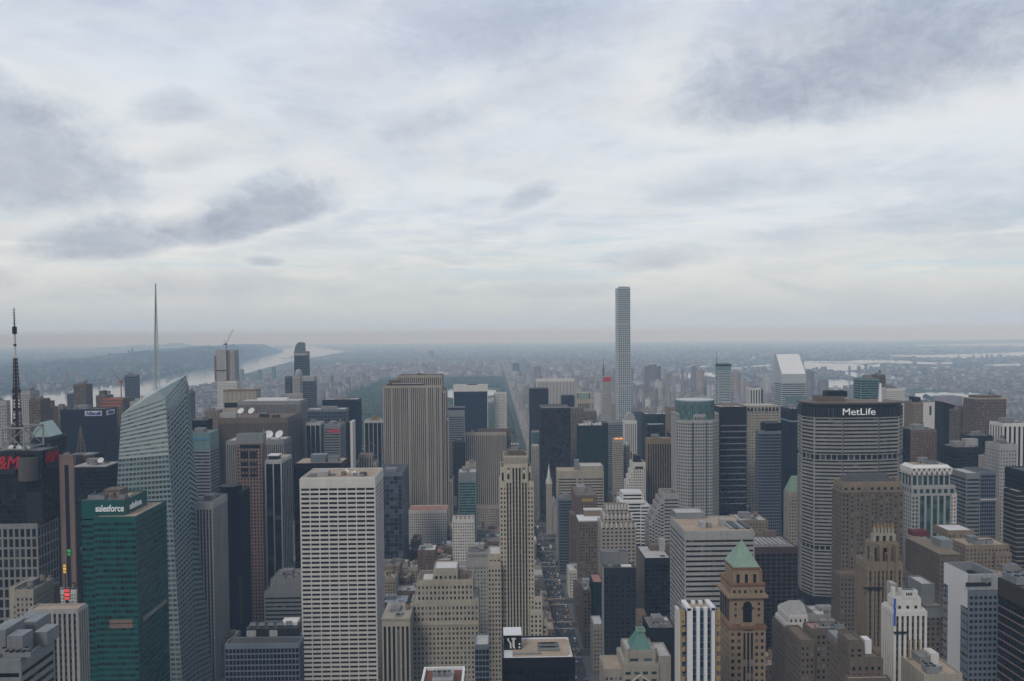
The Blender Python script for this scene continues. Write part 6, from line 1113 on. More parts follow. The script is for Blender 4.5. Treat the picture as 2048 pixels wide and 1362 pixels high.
def church():
    Y = ST(50.2); a = at(1098, 928, Y); r = empty('church', (a.x, Y, 0), 'pale stone church with a tall pointed spire before the brown black tower', 'church')
    zs = at(1098, 968, Y).z; mb = MB(); w = 4.6; mb.box(-w, w, 0, 2*w, 0, zs)
    for k in range(3): mb.box(-w-.5, w+.5, -.5, 2*w+.5, zs*(k+1)/3-1, zs*(k+1)/3)
    mb.build('bell_tower', W['lime'], r); mb = MB(); mb.cyl(0, w, w*1.0, zs, a.z, 8, r2=.15); o = mb.build('spire', W['white'], r)
    for sx in (-1, 1):
        for y in (0.4, 2*w-.4): mb = MB(); mb.cyl(sx*(w-.4), y, .9, zs, zs+8, 6, r2=.1); mb.build('pinnacle', W['white'], r)
    mb = MB(); mb.prism([(w, 2), (w+16, 2), (w+16, 80), (w, 80)], 0, 34); v = [(w, 2, 34), (w+16, 2, 34), (w+8, 2, 46), (w, 80, 34), (w+16, 80, 34), (w+8, 80, 46)]; mb.poly([v[0], v[1], v[2]]); mb.quad(v[0], v[2], v[5], v[3]); mb.quad(v[1], v[4], v[5], v[2]); mb.poly([v[4], v[3], v[5]]); mb.build('nave', W['pale'], r)
    mb = MB(); mb.prism([(w+16, 0), (w+25, 0), (w+25, 9), (w+16, 9)], 0, zs-2); mb.build('bell_tower', W['lime'], r)
    HEROES.append((1085, 1112, Y, 1000)); HERO_ROOTS.append(r); FOOT.append((a.x-6, a.x+32, Y-2, Y+82))
church()
# ------------------------------------------------------------------ street grid, ordinary blocks, far city
AVE = [-1800, -1600, -1335, -1060, -785, -510, -236, 74, 230, 375, 515, 650, 855, 1060, 1255]
PARK = (-770., 62., ST(59)+9, ST(110)-9)
rnd = random.Random(11)
def blocks(n0, n1):
    for n in range(n0, n1):
        for a, c in zip(AVE, AVE[1:]):
            x0, x1, y0, y1 = a+10.5, c-10.5, ST(n)+8, ST(n+1)-8
            if PARK[0]-5 < (x0+x1)/2 < PARK[1]+5 and PARK[2]-20 < (y0+y1)/2 < PARK[3]+20: continue
            yield x0, x1, y0, y1
mb = MB()
for x0, x1, y0, y1 in blocks(35, 62): mb.box(x0, x1, y0, y1, gz((x0+x1)/2, y0)-.5, gz((x0+x1)/2, y0)+.15, bottom=False)
mb.build('pavement', pmat('pavement', (.12, .117, .113), var=.15, scale=.05, streak=False), kind='structure')
mb = MB()
for k in range(4):
    for j in range(60): y = 620+j*22; mb.quad((74-6.4+k*4.2, y, .006-y*y/EARTH), (74-6.25+k*4.2, y, .006-y*y/EARTH), (74-6.25+k*4.2, y+8, .006-y*y/EARTH), (74-6.4+k*4.2, y+8, .006-y*y/EARTH))
for n in range(41, 53):
    for k in range(11):
        for yy in (ST(n)-12, ST(n)+9): mb.quad((74-10+k*1.9, yy, .006-yy*yy/EARTH), (74-9.2+k*1.9, yy, .006-yy*yy/EARTH), (74-9.2+k*1.9, yy+3, .006-yy*yy/EARTH), (74-10+k*1.9, yy+3, .006-yy*yy/EARTH))
mb.build('road_markings', W['bright'], kind='structure')

def facade_mat():
    """ordinary house fronts: wall colour from the house, a window in every cell of the face"""
    m = bpy.data.materials.new('house_front'); m.use_nodes = True; t = NT(m.node_tree); b = t.n['Principled BSDF']
    tint = t.node('ShaderNodeVertexColor', layer_name='tint').outputs[0]; u, v, _ = t.sep(t.node('ShaderNodeUVMap').outputs[0])
    fu, fv = t.m('FRACT', u), t.m('FRACT', v)
    inx = t.m('MULTIPLY', t.m('GREATER_THAN', fu, .27), t.m('LESS_THAN', fu, .75)); inz = t.m('MULTIPLY', t.m('GREATER_THAN', fv, .25), t.m('LESS_THAN', fv, .74))
    wn = t.node('ShaderNodeTexWhiteNoise', noise_dimensions='3D'); t.l.new(t.comb(t.m('FLOOR', u), t.m('FLOOR', v), 0.), wn.inputs['Vector'])
    glass = t.mix(t.m('POWER', wn.outputs['Value'], 3.), (.012, .014, .017), (.15, .15, .14))
    g = t.node('ShaderNodeNewGeometry').outputs['Position']; n = t.noise(g, .05, 4, .6)
    wall = t.mix(1., tint, t.mix(n, (.7, .7, .7), (1.3, 1.3, 1.3)), blend='MULTIPLY')
    f = t.m('MULTIPLY', inx, inz); t.l.new(t.mix(f, wall, glass), b.inputs['Base Color']); t.l.new(t.m('MULTIPLY_ADD', f, -.65, .85), b.inputs['Roughness']); return m
FRONT = facade_mat()
class Mass:
    """many plain houses at once, with a tint per face"""
    def __init__(s): s.b = []
    def add(s, x0, x1, y0, y1, z0, z1, c, rc, bay=3., fl=3.4): s.b.append((x0, x1, y0, y1, z0, z1, *c, *rc, max(1, round((x1-x0)/bay)), max(1, round((y1-y0)/bay)), max(1, round((z1-z0)/fl))))
    def build(s, name, parent=None, loc=(0, 0, 0), kind=None):
        A = np.array(s.b, dtype=np.float64); n = len(A); x0, x1, y0, y1, z0, z1 = A[:, :6].T
        P = np.stack([np.stack(q, 1) for q in [(x0, y0, z0), (x1, y0, z0), (x1, y1, z0), (x0, y1, z0), (x0, y0, z1), (x1, y0, z1), (x1, y1, z1), (x0, y1, z1)]], 1)
        F = np.array([(0, 1, 5, 4), (1, 2, 6, 5), (2, 3, 7, 6), (3, 0, 4, 7), (4, 5, 6, 7)])
        me = bpy.data.meshes.new(name); me.vertices.add(n*8); me.vertices.foreach_set('co', P.ravel())
        idx = (F[None]+8*np.arange(n)[:, None, None]).ravel(); me.loops.add(n*20); me.loops.foreach_set('vertex_index', idx)
        me.polygons.add(n*5); me.polygons.foreach_set('loop_start', np.arange(0, n*20, 4)); me.polygons.foreach_set('loop_total', np.full(n*5, 4)); me.materials.append(FRONT)
        uv = np.zeros((n, 5, 4, 2)); off = np.random.RandomState(5).randint(0, 400, (n, 1))*7.
        for k, cidx in enumerate((12, 13, 12, 13)):
            w = A[:, cidx]; f = A[:, 14]; o = off[:, 0]
            uv[:, k, 0] = np.stack([o, o*0], 1); uv[:, k, 1] = np.stack([o+w, o*0], 1); uv[:, k, 2] = np.stack([o+w, f], 1); uv[:, k, 3] = np.stack([o, f], 1)
        l = me.uv_layers.new(name='UVMap'); l.data.foreach_set('uv', uv.astype(np.float32).ravel())
        c = np.ones((n, 5, 4, 4)); c[:, :4, :, :3] = A[:, None, None, 6:9]; c[:, 4, :, :3] = A[:, None, 9:12]
        ca = me.color_attributes.new('tint', 'FLOAT_COLOR', 'CORNER'); ca.data.foreach_set('color', c.astype(np.float32).ravel()); me.update(calc_edges=True)
        o = bpy.data.objects.new(name, me); col.objects.link(o); o.location = loc
        if parent: o.parent = parent
        if kind: o['kind'] = kind
        return o
TINTS = [('tan', (.20, .155, .11)), ('brown', (.125, .085, .065)), ('red brick', (.155, .08, .06)), ('beige', (.27, .235, .18)), ('pale', (.36, .35, .33)), ('grey', (.20, .20, .20)), ('dark', (.035, .037, .042)), ('white', (.46, .45, .43))]
ROOFS = [('grey', (.17, .165, .16)), ('pale', (.40, .39, .37)), ('dark', (.06, .06, .06)), ('white', (.60, .60, .60)), ('tan', (.26, .21, .16)), ('rusty', (.22, .12, .09))]
def limit(x0, x1, y0, h, y1=None):
    """keep an ordinary house below what the taller ones behind it show"""
    pa, pb = sorted((pix((x0, y0, h))[0], pix((x1, y0, h))[0]))
    for (a, c, Y, yb) in HEROES:
        if Y > y0 and a < pb-1.5 and c > pa+1.5:
            hm = at((pa+pb)/2, yb+2, y1 or y0).z-(5 if y1 else 0)
            if h > hm: h = hm
    for (a, c, Y, yb) in VIEWS:
        if Y > y0 and a < pb and c > pa: h = min(h, at((pa+pb)/2, yb, y1 or y0).z)
    return h, pa, pb
# open views over the roofs: the park trees, the avenue, the river
VIEWS = [(112, 165, ST(43.9), 1206), (690, 770, 2040, 842), (880, 1020, 2040, 790), (0, 430, 5000, 812), (430, 570, 9000, 775), (0, 2048, 2100, 745)]
foot = list(FOOT)
def free(x0, x1, y0, y1, m=1.5): return not any(x0 < b+m and x1 > a-m and y0 < d+m and y1 > c-m for a, b, c, d in foot)
cands = []
for x0, x1, y0, y1 in blocks(37, 60):
    mid = (y0+y1)/2
    for (ya, yb_) in ((y0+4, mid-1.5), (mid+1.5, y1-4)):
        x = x0+4.5
        while x < x1-10:
            w = min(rnd.choice([12, 15, 18, 22, 28, 34]), x1-4-x)
            if w < 8: break
            end = x < x0+24 or x+w > x1-24; h = rnd.triangular(22, 62, 34) if y0 < 2000 else rnd.triangular(15, 48, 24)
            if end: h *= 1.3
            if rnd.random() < .12: h *= 1.6
            if 80 < x < 105 and 740 < ya < 1500: h = rnd.uniform(44, 74)
            if 20 < x+w < 66 and y0 > 640: h = rnd.uniform(16, 27)
            a, c, e, f = x, x+w-.4, ya, yb_-rnd.choice([0, 0, 3])
            x += w
            if not free(a, c, e, f):
                ok = False
                for (ea, fa) in ((0, .35), (.35, 0), (0, .6), (.6, 0)):
                    D = f-e
                    if free(a, c, e+ea*D, f-fa*D, .3): e, f = e+ea*D, f-fa*D; ok = True; break
                for (da, dc) in () if ok else ((0, .35*w), (.35*w, 0), (.2*w, .2*w)):
                    if free(a+da, c-dc, e, f): a += da; c -= dc; ok = True; break
                if not ok: continue
            hh, pa, pb = limit(a, c, e, h, f)
            if hh < 7 or pb < -20 or pa > 2068: continue
            yt = pix(((a+c)/2, e, hh))[1]; ybk = pix(((a+c)/2, f, hh))[1]
            if ybk > 1365: continue
            hidden = False
            for (p, q, Y, t) in TOPS: 
                if Y < e and p <= pa+1 and q >= pb-1 and t < ybk: hidden = True; break
            cands.append((a, c, e, f, hh, pa, pb, yt, hidden))
vis = [k for k in cands if not k[8]]
# how much of each can be seen: march down the picture from near to far
colmin = {}
scored = []
for k in sorted(vis, key=lambda q: q[2]):
    a, c, e, f, h, pa, pb, yt, _ = k; ytb = pix(((a+c)/2, f, h))[1]; s = 0
    for p in range(int(pa//4), int(pb//4)+1):
        lo = 1362
        for (u, v, Y, t) in TOPS:
            if Y < e and u <= p*4+2 <= v: lo = min(lo, t)
        lo = min(lo, colmin.get(p, 1362)); s += max(0, lo-ytb)*4
    for p in range(int(pa//4), int(pb//4)+1): colmin[p] = min(colmin.get(p, 1362), yt)
    scored.append((s, k))
scored.sort(key=lambda q: -q[0]); keep = [q for q in scored if q[0] > 12]
N_IND = 185
def short(o):
    w = o['label'].split(); stop = {'with', 'beside', 'behind', 'under', 'right', 'left', 'in', 'at', 'over', 'that', 'below', 'near', 'split', 'wrapped', 'topped', 'carrying', 'tucked', 'squeezed', 'standing', 'touching', 'overlapping', 'before', 'directly', 'just', 'seen', 'to', 'between', 'and', 'of', 'against', 'peeping', 'into', 'crowded', 'cut', 'beyond', 'framed', 'on', 'wedged', 'from'}
    r = []
    for k in w:
        if k.strip(',') in stop and len(r) >= 2: break
        r.append(k.strip(','))
    return ' '.join(r[:5])
marks = [(o, (p[0]+p[1])/2, p[2]) for o, p in zip(HERO_ROOTS, HEROES)]
shorts = {}
for o, *_ in marks: shorts.setdefault(short(o), []).append(o)
marks = [(short(o), px, Y) for o, px, Y in marks if len(shorts[short(o)]) == 1 and len(short(o).split()) >= 3]
used = {}
STYLES = {'tan': 'tangrid', 'brown': 'browngrid', 'red brick': 'brickgrid', 'beige': 'beigegrid', 'pale': 'greyp', 'grey': 'limegrid', 'dark': 'bluegl', 'white': 'palegrid'}
RNAME = {'grey': 'grey', 'pale': 'light', 'dark': 'dark', 'white': 'white', 'tan': 'beige', 'rusty': 'pink'}
mass = Mass()
for i, (s, (a, c, e, f, h, pa, pb, yt, _)) in enumerate(keep):
    near_av = 60 < a < 200 or -60 < c < 64
    tn, tc = rnd.choice(TINTS[:6] if rnd.random() < .8 else TINTS); rn, rc = rnd.choice(ROOFS); px = (pa+pb)/2; Y = (e+f)/2
    if i >= N_IND:
        v = rnd.uniform(.8, 1.2); mass.add(a, c, e, f, -1, h, [q*v for q in tc], rc)
        if rnd.random() < .6: mass.add(a+(c-a)*.3, a+(c-a)*.55, e+(f-e)*.4, e+(f-e)*.7, h, h+3.5, [q*v for q in tc], rc, 20, 20)
        continue
    m = min(marks, key=lambda q: abs(q[1]-px)+abs(q[2]-Y)*.22); rel = ('left of' if px < m[1]-22 else 'right of' if px > m[1]+22 else 'in front of' if Y < m[2] else 'behind')
    size = 'low' if h < 28 else 'tall' if h > 58 else 'mid height'
    opts = [f'{size} {tn} block, {rn} roof, {rel} the {m[0]}', f'{size} {tn} block with {rn} roof and roof hut, {rel} the {m[0]}', f'{size} narrow {tn} block, {rn} roof, {rel} the {m[0]}' if c-a < 18 else f'{size} wide {tn} block, {rn} roof, {rel} the {m[0]}']
    opts = [q for q in opts if len(q.split()) <= 16 and q.count('-') == 0] or [f'{size} {tn} block {rel} the {m[0]}']
    pick = next((k for k, q in enumerate(opts) if q not in used), None)
    if pick is None:
        tn, tc = rnd.choice(TINTS); rn, rc = rnd.choice(ROOFS); opts[0] = f'{size} {tn} block, {rn} roof, {rel} the {m[0]}'; pick = 0
    lab = opts[pick]; used[lab] = used.get(lab, 0)+1
    b = Bld.__new__(Bld); b.Y = e; b.h = h; b.d = f-e; b.w = c-a; b.x0, b.x1 = -b.w/2, b.w/2; b.o = Vector(((a+c)/2, e, 0)); b.px = px; b.panes = []
    b.root = empty('city_block' if h < 60 else 'city_tower', b.o, lab, 'building', 'ordinary blocks between the towers')
    st = S[STYLES[tn]]
    if e < 1250:
        b.body(st, roof=RNAME[rn]); b.gear(b.x0, b.x1, 0, b.d, h, seed=i, n=rnd.choice([1, 2, 3]), ph=(pick == 1 or rnd.random() < .7), tank=rnd.random() < .35, m=rnd.choice(['grey', 'tan', 'brick', 'pale']), phh=3.6)
    else:
        ms = Mass(); ms.add(b.x0, b.x1, 0, b.d, -1, h, tc, rc); ms.build('walls', b.root)
        ms = Mass(); ms.add(b.x0*.4, b.x1*.5, b.d*.4, b.d*.7, h, h+4, tc, rc, 20, 20); ms.build('roof_hut', b.root)
ms2 = {}
# ------------------------------------------------------------------ uptown and beyond, too many to count
def in_water(x, y):
    p = pix((x, y, gz(x, y)))
    for st in [hudson, hudson2]+east:
        for q, r in zip(st, st[1:]):
            if q[0] <= p[0] <= r[0]:
                t = (p[0]-q[0])/(r[0]-q[0]+1e-9)
                if q[1]+(r[1]-q[1])*t-.35 < p[1] < q[2]+(r[2]-q[2])*t+.4: return True
    return False
def visible_px(x, y): 
    if y < 300: return False
    p = pix((x, y, 0)); return -80 < p[0] < 2130
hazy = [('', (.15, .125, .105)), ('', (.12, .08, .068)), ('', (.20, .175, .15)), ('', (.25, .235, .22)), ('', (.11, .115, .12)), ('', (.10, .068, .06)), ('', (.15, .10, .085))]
FROOF = [(.10, .10, .10), (.16, .155, .15), (.05, .05, .052), (.24, .23, .225), (.15, .12, .10), (.13, .085, .07), (.40, .40, .39)]
for x0, x1, y0, y1 in blocks(60, 150):
    if not visible_px((x0+x1)/2, y0): continue
    mid = (y0+y1)/2
    east_side = x0 > 60
    for (ya, yb_) in ((y0+3, mid-3), (mid+3, y1-3)):
        x = x0+3
        while x < x1-8:
            w = min(rnd.choice([10, 14, 18, 24, 32] if y0 < 4500 else [18, 26, 36, 48]), x1-3-x)
            if w < 8: break
            edge = x < x0+22 or x+w > x1-22; r = rnd.random(); h = rnd.triangular(13, 36, 18)
            if edge: h = rnd.triangular(22, 62, 38)
            if r < (.10 if east_side else .05) and edge: h = rnd.uniform(65, 125)
            if y0 > ST(97): h = rnd.triangular(12, 30, 17); h = rnd.uniform(35, 60) if rnd.random() < .05 else h
            if abs(x-62) < 60 or abs(x+770) < 40: h = max(h, rnd.uniform(38, 58)) if y0 < ST(97) else h
            if x < -1000: h *= .7
            if in_water(x+w/2, mid): x += w; continue
            if h > 60:
                hh, *_ = limit(x, x+w, ya, h); h = max(hh, 14)
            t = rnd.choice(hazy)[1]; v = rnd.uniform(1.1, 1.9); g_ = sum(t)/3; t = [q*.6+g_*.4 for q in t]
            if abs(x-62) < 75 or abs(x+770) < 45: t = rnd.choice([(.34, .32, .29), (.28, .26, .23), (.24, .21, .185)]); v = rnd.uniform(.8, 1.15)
            v = v; rc = rnd.choice(FROOF[:6] if rnd.random() < .8 else FROOF); z = gz(x, ya)
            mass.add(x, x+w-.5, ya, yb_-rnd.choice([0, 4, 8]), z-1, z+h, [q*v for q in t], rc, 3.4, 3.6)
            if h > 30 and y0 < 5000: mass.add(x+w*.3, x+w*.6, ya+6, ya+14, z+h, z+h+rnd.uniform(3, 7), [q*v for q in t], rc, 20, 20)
            x += w
rr = np.random.RandomState(4); count = 0
for _ in range(60000):
    d = 3300*(26000/3300)**(rr.rand()**.85); a = rr.uniform(-.62, .60); x, y = d*math.sin(a), d*math.cos(a)
    if -1900 < x < 1300 and y < 11500: continue
    if x < -1700 and d < 16000: continue
    if math.sin(x*.0011+.7)*math.sin(y*.0009)+.45*math.sin(x*.0043+y*.0031) < -.25 and rr.rand() < .8: continue
    if in_water(x, y) or in_water(x, y-60*d/4000) or in_water(x+30, y) or in_water(x-30, y): continue
    s = d/6000; w, l = rr.uniform(9, 30)*max(1, s), rr.uniform(9, 26)*max(1, s); h = rr.gamma(3, 3.0)+5
    if math.sin(x*.0023+1)*math.sin(y*.0019+2) > .62 and rr.rand() < .16: h = rr.uniform(28, 58); w, l = 18, 18
    if rr.rand() < .012: w *= 3.5; l *= 2; h = 12
    if d > 6500 and rr.rand() < .3: continue
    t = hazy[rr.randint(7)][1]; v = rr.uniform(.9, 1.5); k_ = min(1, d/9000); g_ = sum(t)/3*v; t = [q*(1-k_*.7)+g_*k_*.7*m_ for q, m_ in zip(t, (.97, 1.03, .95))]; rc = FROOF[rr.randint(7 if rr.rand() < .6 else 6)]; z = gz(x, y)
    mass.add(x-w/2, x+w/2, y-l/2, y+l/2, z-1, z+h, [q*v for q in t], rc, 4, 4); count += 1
    if count > 15000: break
# houses on the far bank of the wide river stand on its slope
hv = bpy.data.objects['hills'].data.vertices; hr = random.Random(9)
for k in range(1100):
    p = hv[hr.randrange(len(hv))].co; q = hv[hr.randrange(len(hv))].co
    x, y, z = p.x+hr.uniform(-160, 160), p.y+hr.uniform(-160, 160), p.z
    if pix((x, y, z))[0] > 470 and hr.random() < .9: continue
    if z < 8 and hr.random() < .5: continue
    w = hr.uniform(10, 30); h = hr.uniform(6, 14) if hr.random() < .95 else hr.uniform(30, 70); t = hr.choice(hazy)[1]
    mass.add(x-w/2, x+w/2, y-w/2, y+w/2, z-14, z+h, t, hr.choice(FROOF), 4, 4)
o = mass.build('distant_city', kind='stuff'); o['label'] = 'endless hazy blocks of the city beyond the towers'
# a few far landmarks one can still pick out
def far_tower(label, px0, px1, pyt, pyb, tint, group=None, roof=(.25, .24, .23)):
    g = ground_at((px0+px1)/2, pyb); Y = g.y; a, c = at(px0, pyt, Y), at(px1, pyt, Y); w = abs(c.x-a.x)
    r = empty('distant_tower', (g.x, Y, gz(g.x, Y)), label, 'tower', group); ms = Mass(); h = a.z-gz(g.x, Y); ms.add(-w/2, w/2, 0, w*.7, -2, h, tint, roof, 3.4, 3.6); ms.build('walls', r)
    ms = Mass(); ms.add(-w*.25, w*.25, w*.2, w*.5, h, h*1.05, tint, roof, 20, 20); ms.build('roof_hut', r)
far_tower('lone dark slab in the haze to the right of the park', 1025, 1039, 727, 757, (.05, .055, .065)); far_tower('brown pair like block right of the lone dark slab', 1068, 1082, 734, 762, (.12, .08, .07))
far_tower('grey block far off above the park trees', 857, 867, 702, 716, (.10, .10, .105)); far_tower('tall pinkish brown stepped tower among the eastern apartment towers', 1394, 1409, 741, 800, (.24, .17, .14)); far_tower('dark grey twin block left of the pinkish brown stepped tower', 1383, 1394, 734, 795, (.13, .13, .14))
far_tower('broad dark apartment block far right of the very tall thin tower', 1292, 1322, 733, 800, (.11, .10, .10)); far_tower('slim orange brown tower right of the antenna tower', 1466, 1480, 745, 800, (.22, .14, .10)); far_tower('pale slab at the far east bank', 1528, 1548, 752, 800, (.30, .30, .29)); far_tower('purple brown tower touching the wedge roofed tower', 1613, 1628, 742, 800, (.12, .095, .095))
far_tower('rounded brown apartment tower left of the teal glass tower', 1640, 1657, 761, 803, (.12, .105, .10)); far_tower('grey slab behind the teal glass tower', 1703, 1722, 770, 805, (.14, .13, .13)); far_tower('lone dark tower on the low hill across the river', 345, 359, 697, 709, (.05, .055, .065)); far_tower('slim tower on the near river bank, first of three', 478, 487, 739, 765, (.13, .14, .14)); far_tower('small teal tower on the near river bank', 515, 523, 740, 765, (.08, .11, .12)); far_tower('dark narrow tower on the near river bank', 544, 551, 735, 762, (.07, .09, .10))
far_tower('brown slab on the hill right of the park', 1185, 1194, 745, 770, (.2, .18, .16)); far_tower('broad brick housing block by the eastern river', 1882, 1925, 793, 822, (.14, .10, .095)); far_tower('white ribbed slab standing before the eastern river', 1778, 1806, 776, 830, (.32, .32, .31))
# the bridges
def bridge(label, pts, zt, towers):
    P = [at(px, py, Y) for px, py, Y in pts]; r = empty('bridge', (P[0].x, P[0].y, 0), label, 'bridge'); mb = MB()
    for p, q in zip(P, P[1:]): mb.tube(tuple(p-Vector((P[0].x, P[0].y, 0))), tuple(q-Vector((P[0].x, P[0].y, 0))), zt, n=4)
    mb.build('deck', W['steel'], r)
    for k, (px, t, Y) in enumerate(towers):
        a = at(px, t, Y); mb = MB(); x, y = a.x-P[0].x, a.y-P[0].y; mb.box(x-zt*1.4, x+zt*1.4, y-5, y+5, -5, a.z); mb.build('bridge_tower', W['steel'], r)
bridge('faint suspension bridge far up the wide river', [(560, 717, 11500), (600, 715.5, 11800), (650, 717, 12100)], 6, [(583, 711, 11700), (640, 711.5, 12000)])
bridge('long low bridge with a tall pier tower over the eastern water', [(1612, 743, 6000), (1660, 743, 6000), (1700, 742.5, 6000), (1780, 745, 6000), (1830, 747, 6000)], 5, [(1699, 732, 6000), (1640, 744, 6000), (1670, 743.5, 6000), (1780, 746, 6000)])
# ------------------------------------------------------------------ the park and the street trees
def leaf_mat(name, a, b_, sc=.08):
    m = bpy.data.materials.new(name); m.use_nodes = True; t = NT(m.node_tree); b = t.n['Principled BSDF']; g = t.node('ShaderNodeNewGeometry').outputs['Position']
    n = t.noise(g, sc, 4, .6); n2 = t.noise(g, .0045, 5, .65)
    t.l.new(t.mix(t.ss(t.m('ADD', t.m('MULTIPLY', n, .5), t.m('MULTIPLY', n2, .5)), .35, .65), a, b_), b.inputs['Base Color']); b.inputs['Roughness'].default_value = .9; return m
LEAF = leaf_mat('park_leaves', (.010, .025, .013), (.048, .078, .034), .05)
def canopy():
    rs = np.random.RandomState(2); pts = []; y = PARK[2]+8
    while y < PARK[3]:
        sp = 9.0+(y-PARK[2])/4100*5; xs = np.arange(PARK[0]+4, PARK[1]-4, sp); xs = xs+rs.uniform(-.45, .45, len(xs))*sp
        for x in xs:
            gap = math.sin(x*.012+1)*math.sin(y*.0061+.5)+.5*math.sin(x*.031+y*.017)
            if gap > .95: continue
            if -560 < x < 45 and ST(84.2) < y < ST(96.3): continue
            if -40 < x < 62 and ST(80) < y < ST(84.5): continue
            pts.append((x, y+rs.uniform(-.4, .4)*sp, sp*rs.uniform(.62, .95), rs.uniform(10, 20)))
        y += sp*.9
    pts = np.array(pts); n = len(pts); ring = 6; T = []
    ang = np.arange(ring)*2*np.pi/ring; base = [np.stack([np.cos(ang), np.sin(ang), np.full(ring, -.55)], 1), np.stack([.95*np.cos(ang+.5), .95*np.sin(ang+.5), np.full(ring, .1)], 1), np.stack([.55*np.cos(ang), .55*np.sin(ang), np.full(ring, .75)], 1), np.array([[0, 0, 1.]])]
    B = np.concatenate(base); nv = len(B); f = []
    for j in range(2):
        for k in range(ring): a, b = j*ring+k, j*ring+(k+1) % ring; f += [(a, b, b+ring), (a, b+ring, a+ring)]
    for k in range(ring): f.append((2*ring+k, 2*ring+(k+1) % ring, 3*ring))
    f = np.array(f); V = B[None]*np.stack([pts[:, 2]*.75, pts[:, 2]*.75, pts[:, 3]*.42], 1)[:, None]*(1+rs.uniform(-.22, .22, (n, nv, 1)))
    V[:, :, 0] += pts[:, 0:1]; V[:, :, 1] += pts[:, 1:2]; V[:, :, 2] += (pts[:, 3]*.62)[:, None]+gz(0, pts[:, 1])[:, None]*1
    me = bpy.data.meshes.new('park_woods'); me.vertices.add(n*nv); me.vertices.foreach_set('co', V.ravel()); idx = (f[None]+nv*np.arange(n)[:, None, None]).ravel(); m = len(f)*n
    me.loops.add(m*3); me.loops.foreach_set('vertex_index', idx); me.polygons.add(m); me.polygons.foreach_set('loop_start', np.arange(0, m*3, 3)); me.polygons.foreach_set('loop_total', np.full(m, 3)); me.materials.append(LEAF); me.update(calc_edges=True)
    o = bpy.data.objects.new('park_woods', me); col.objects.link(o); o['kind'] = 'stuff'; o['label'] = 'dense green woods of the big park'
canopy()
mb = MB(); ys = np.linspace(PARK[2], PARK[3], 40)
for a, c in zip(ys, ys[1:]): mb.quad((PARK[0], a, gz(400, a)+.6), (PARK[1], a, gz(0, a)+.6), (PARK[1], c, gz(0, c)+.6), (PARK[0], c, gz(400, c)+.6))
mb.build('park_lawn', leaf_mat('lawn', (.03, .055, .024), (.07, .10, .04)), kind='structure')
mb = MB(); cy, cx = ST(90.8), -255; q = [(cx+290*math.cos(2*math.pi*k/40), cy+390*math.sin(2*math.pi*k/40)) for k in range(40)]; mb.poly([(x, y, gz(x, y)+1.6) for x, y in q]); mb.build('lake', WATER, kind='structure')
mb = MB(); mb.box(-30, 58, 0, 90, 0, 20); mb.box(-20, 50, 20, 70, 20, 26); e = empty('museum', (0, ST(80.5), 0), 'long pale museum building at the edge of the park', 'museum'); mb.build('walls', W['pale'], e)

def tree_kit():
    rs = random.Random(6); mb = MB()
    for k in range(260):
        a, p, r = rs.uniform(0, 6.283), math.acos(rs.uniform(-.75, 1)), rs.uniform(.45, 1)**.5; lob = 1+.22*math.sin(3*a+1)+.15*math.sin(5*p)
        c = Vector((3.6*r*lob*math.sin(p)*math.cos(a), 3.6*r*lob*math.sin(p)*math.sin(a), 7.4+3.4*r*math.cos(p))); u = Vector((rs.uniform(-1, 1), rs.uniform(-1, 1), rs.uniform(-.6, .6))).normalized(); v = u.orthogonal().normalized(); s = rs.uniform(.5, .95)
        mb.quad(tuple(c-u*s-v*s*.6), tuple(c+u*s-v*s*.6), tuple(c+u*s*.8+v*s*.6), tuple(c-u*s*.8+v*s*.6))
    crown = mb.build('crown', LEAF); mb = MB(); mb.tube((0, 0, -.3), (.1, 0, 4.5), .34, r2=.22, n=8)
    for k in range(5): a = k*1.3; mb.tube((.1, 0, 3.6+k*.3), (2.1*math.cos(a), 2.1*math.sin(a), 7+.4*k), .16, r2=.05)
    trunk = mb.build('trunk', pmat('bark', (.06, .045, .035))); d = crown.data, trunk.data
    bpy.data.objects.remove(crown); bpy.data.objects.remove(trunk); return d
CROWN, TRUNK = tree_kit()
def tree(x, y, sc, label, group):
    r = empty('street_tree', (x, y, gz(x, y)+.15), label, 'tree', group); r.scale = (sc,)*3; r.rotation_euler.z = x*1.7
    for n, d in (('crown', CROWN), ('trunk', TRUNK)): o = bpy.data.objects.new(n, d); col.objects.link(o); o.parent = r
tr = random.Random(12)
for k in range(14): tree(61.5 if k % 3 else 86.5, 1120+k*42, tr.uniform(.9, 1.25), 'leafy green street tree lining the long avenue', 'street trees along the avenue')
for k in range(16): g = ground_at(1806+k*1.6, 846-k % 4*4); tree(g.x, g.y, tr.uniform(1.2, 2.), 'green tree in the small grove right of the wide octagonal slab', 'grove right of the wide octagonal slab')
for k in range(22): g = ground_at(1848+k*1.7, 800+k*.8-(k % 3)*3); tree(g.x, g.y, tr.uniform(1.6, 2.6), 'green tree on the near bank of the eastern river', 'trees on the river bank')

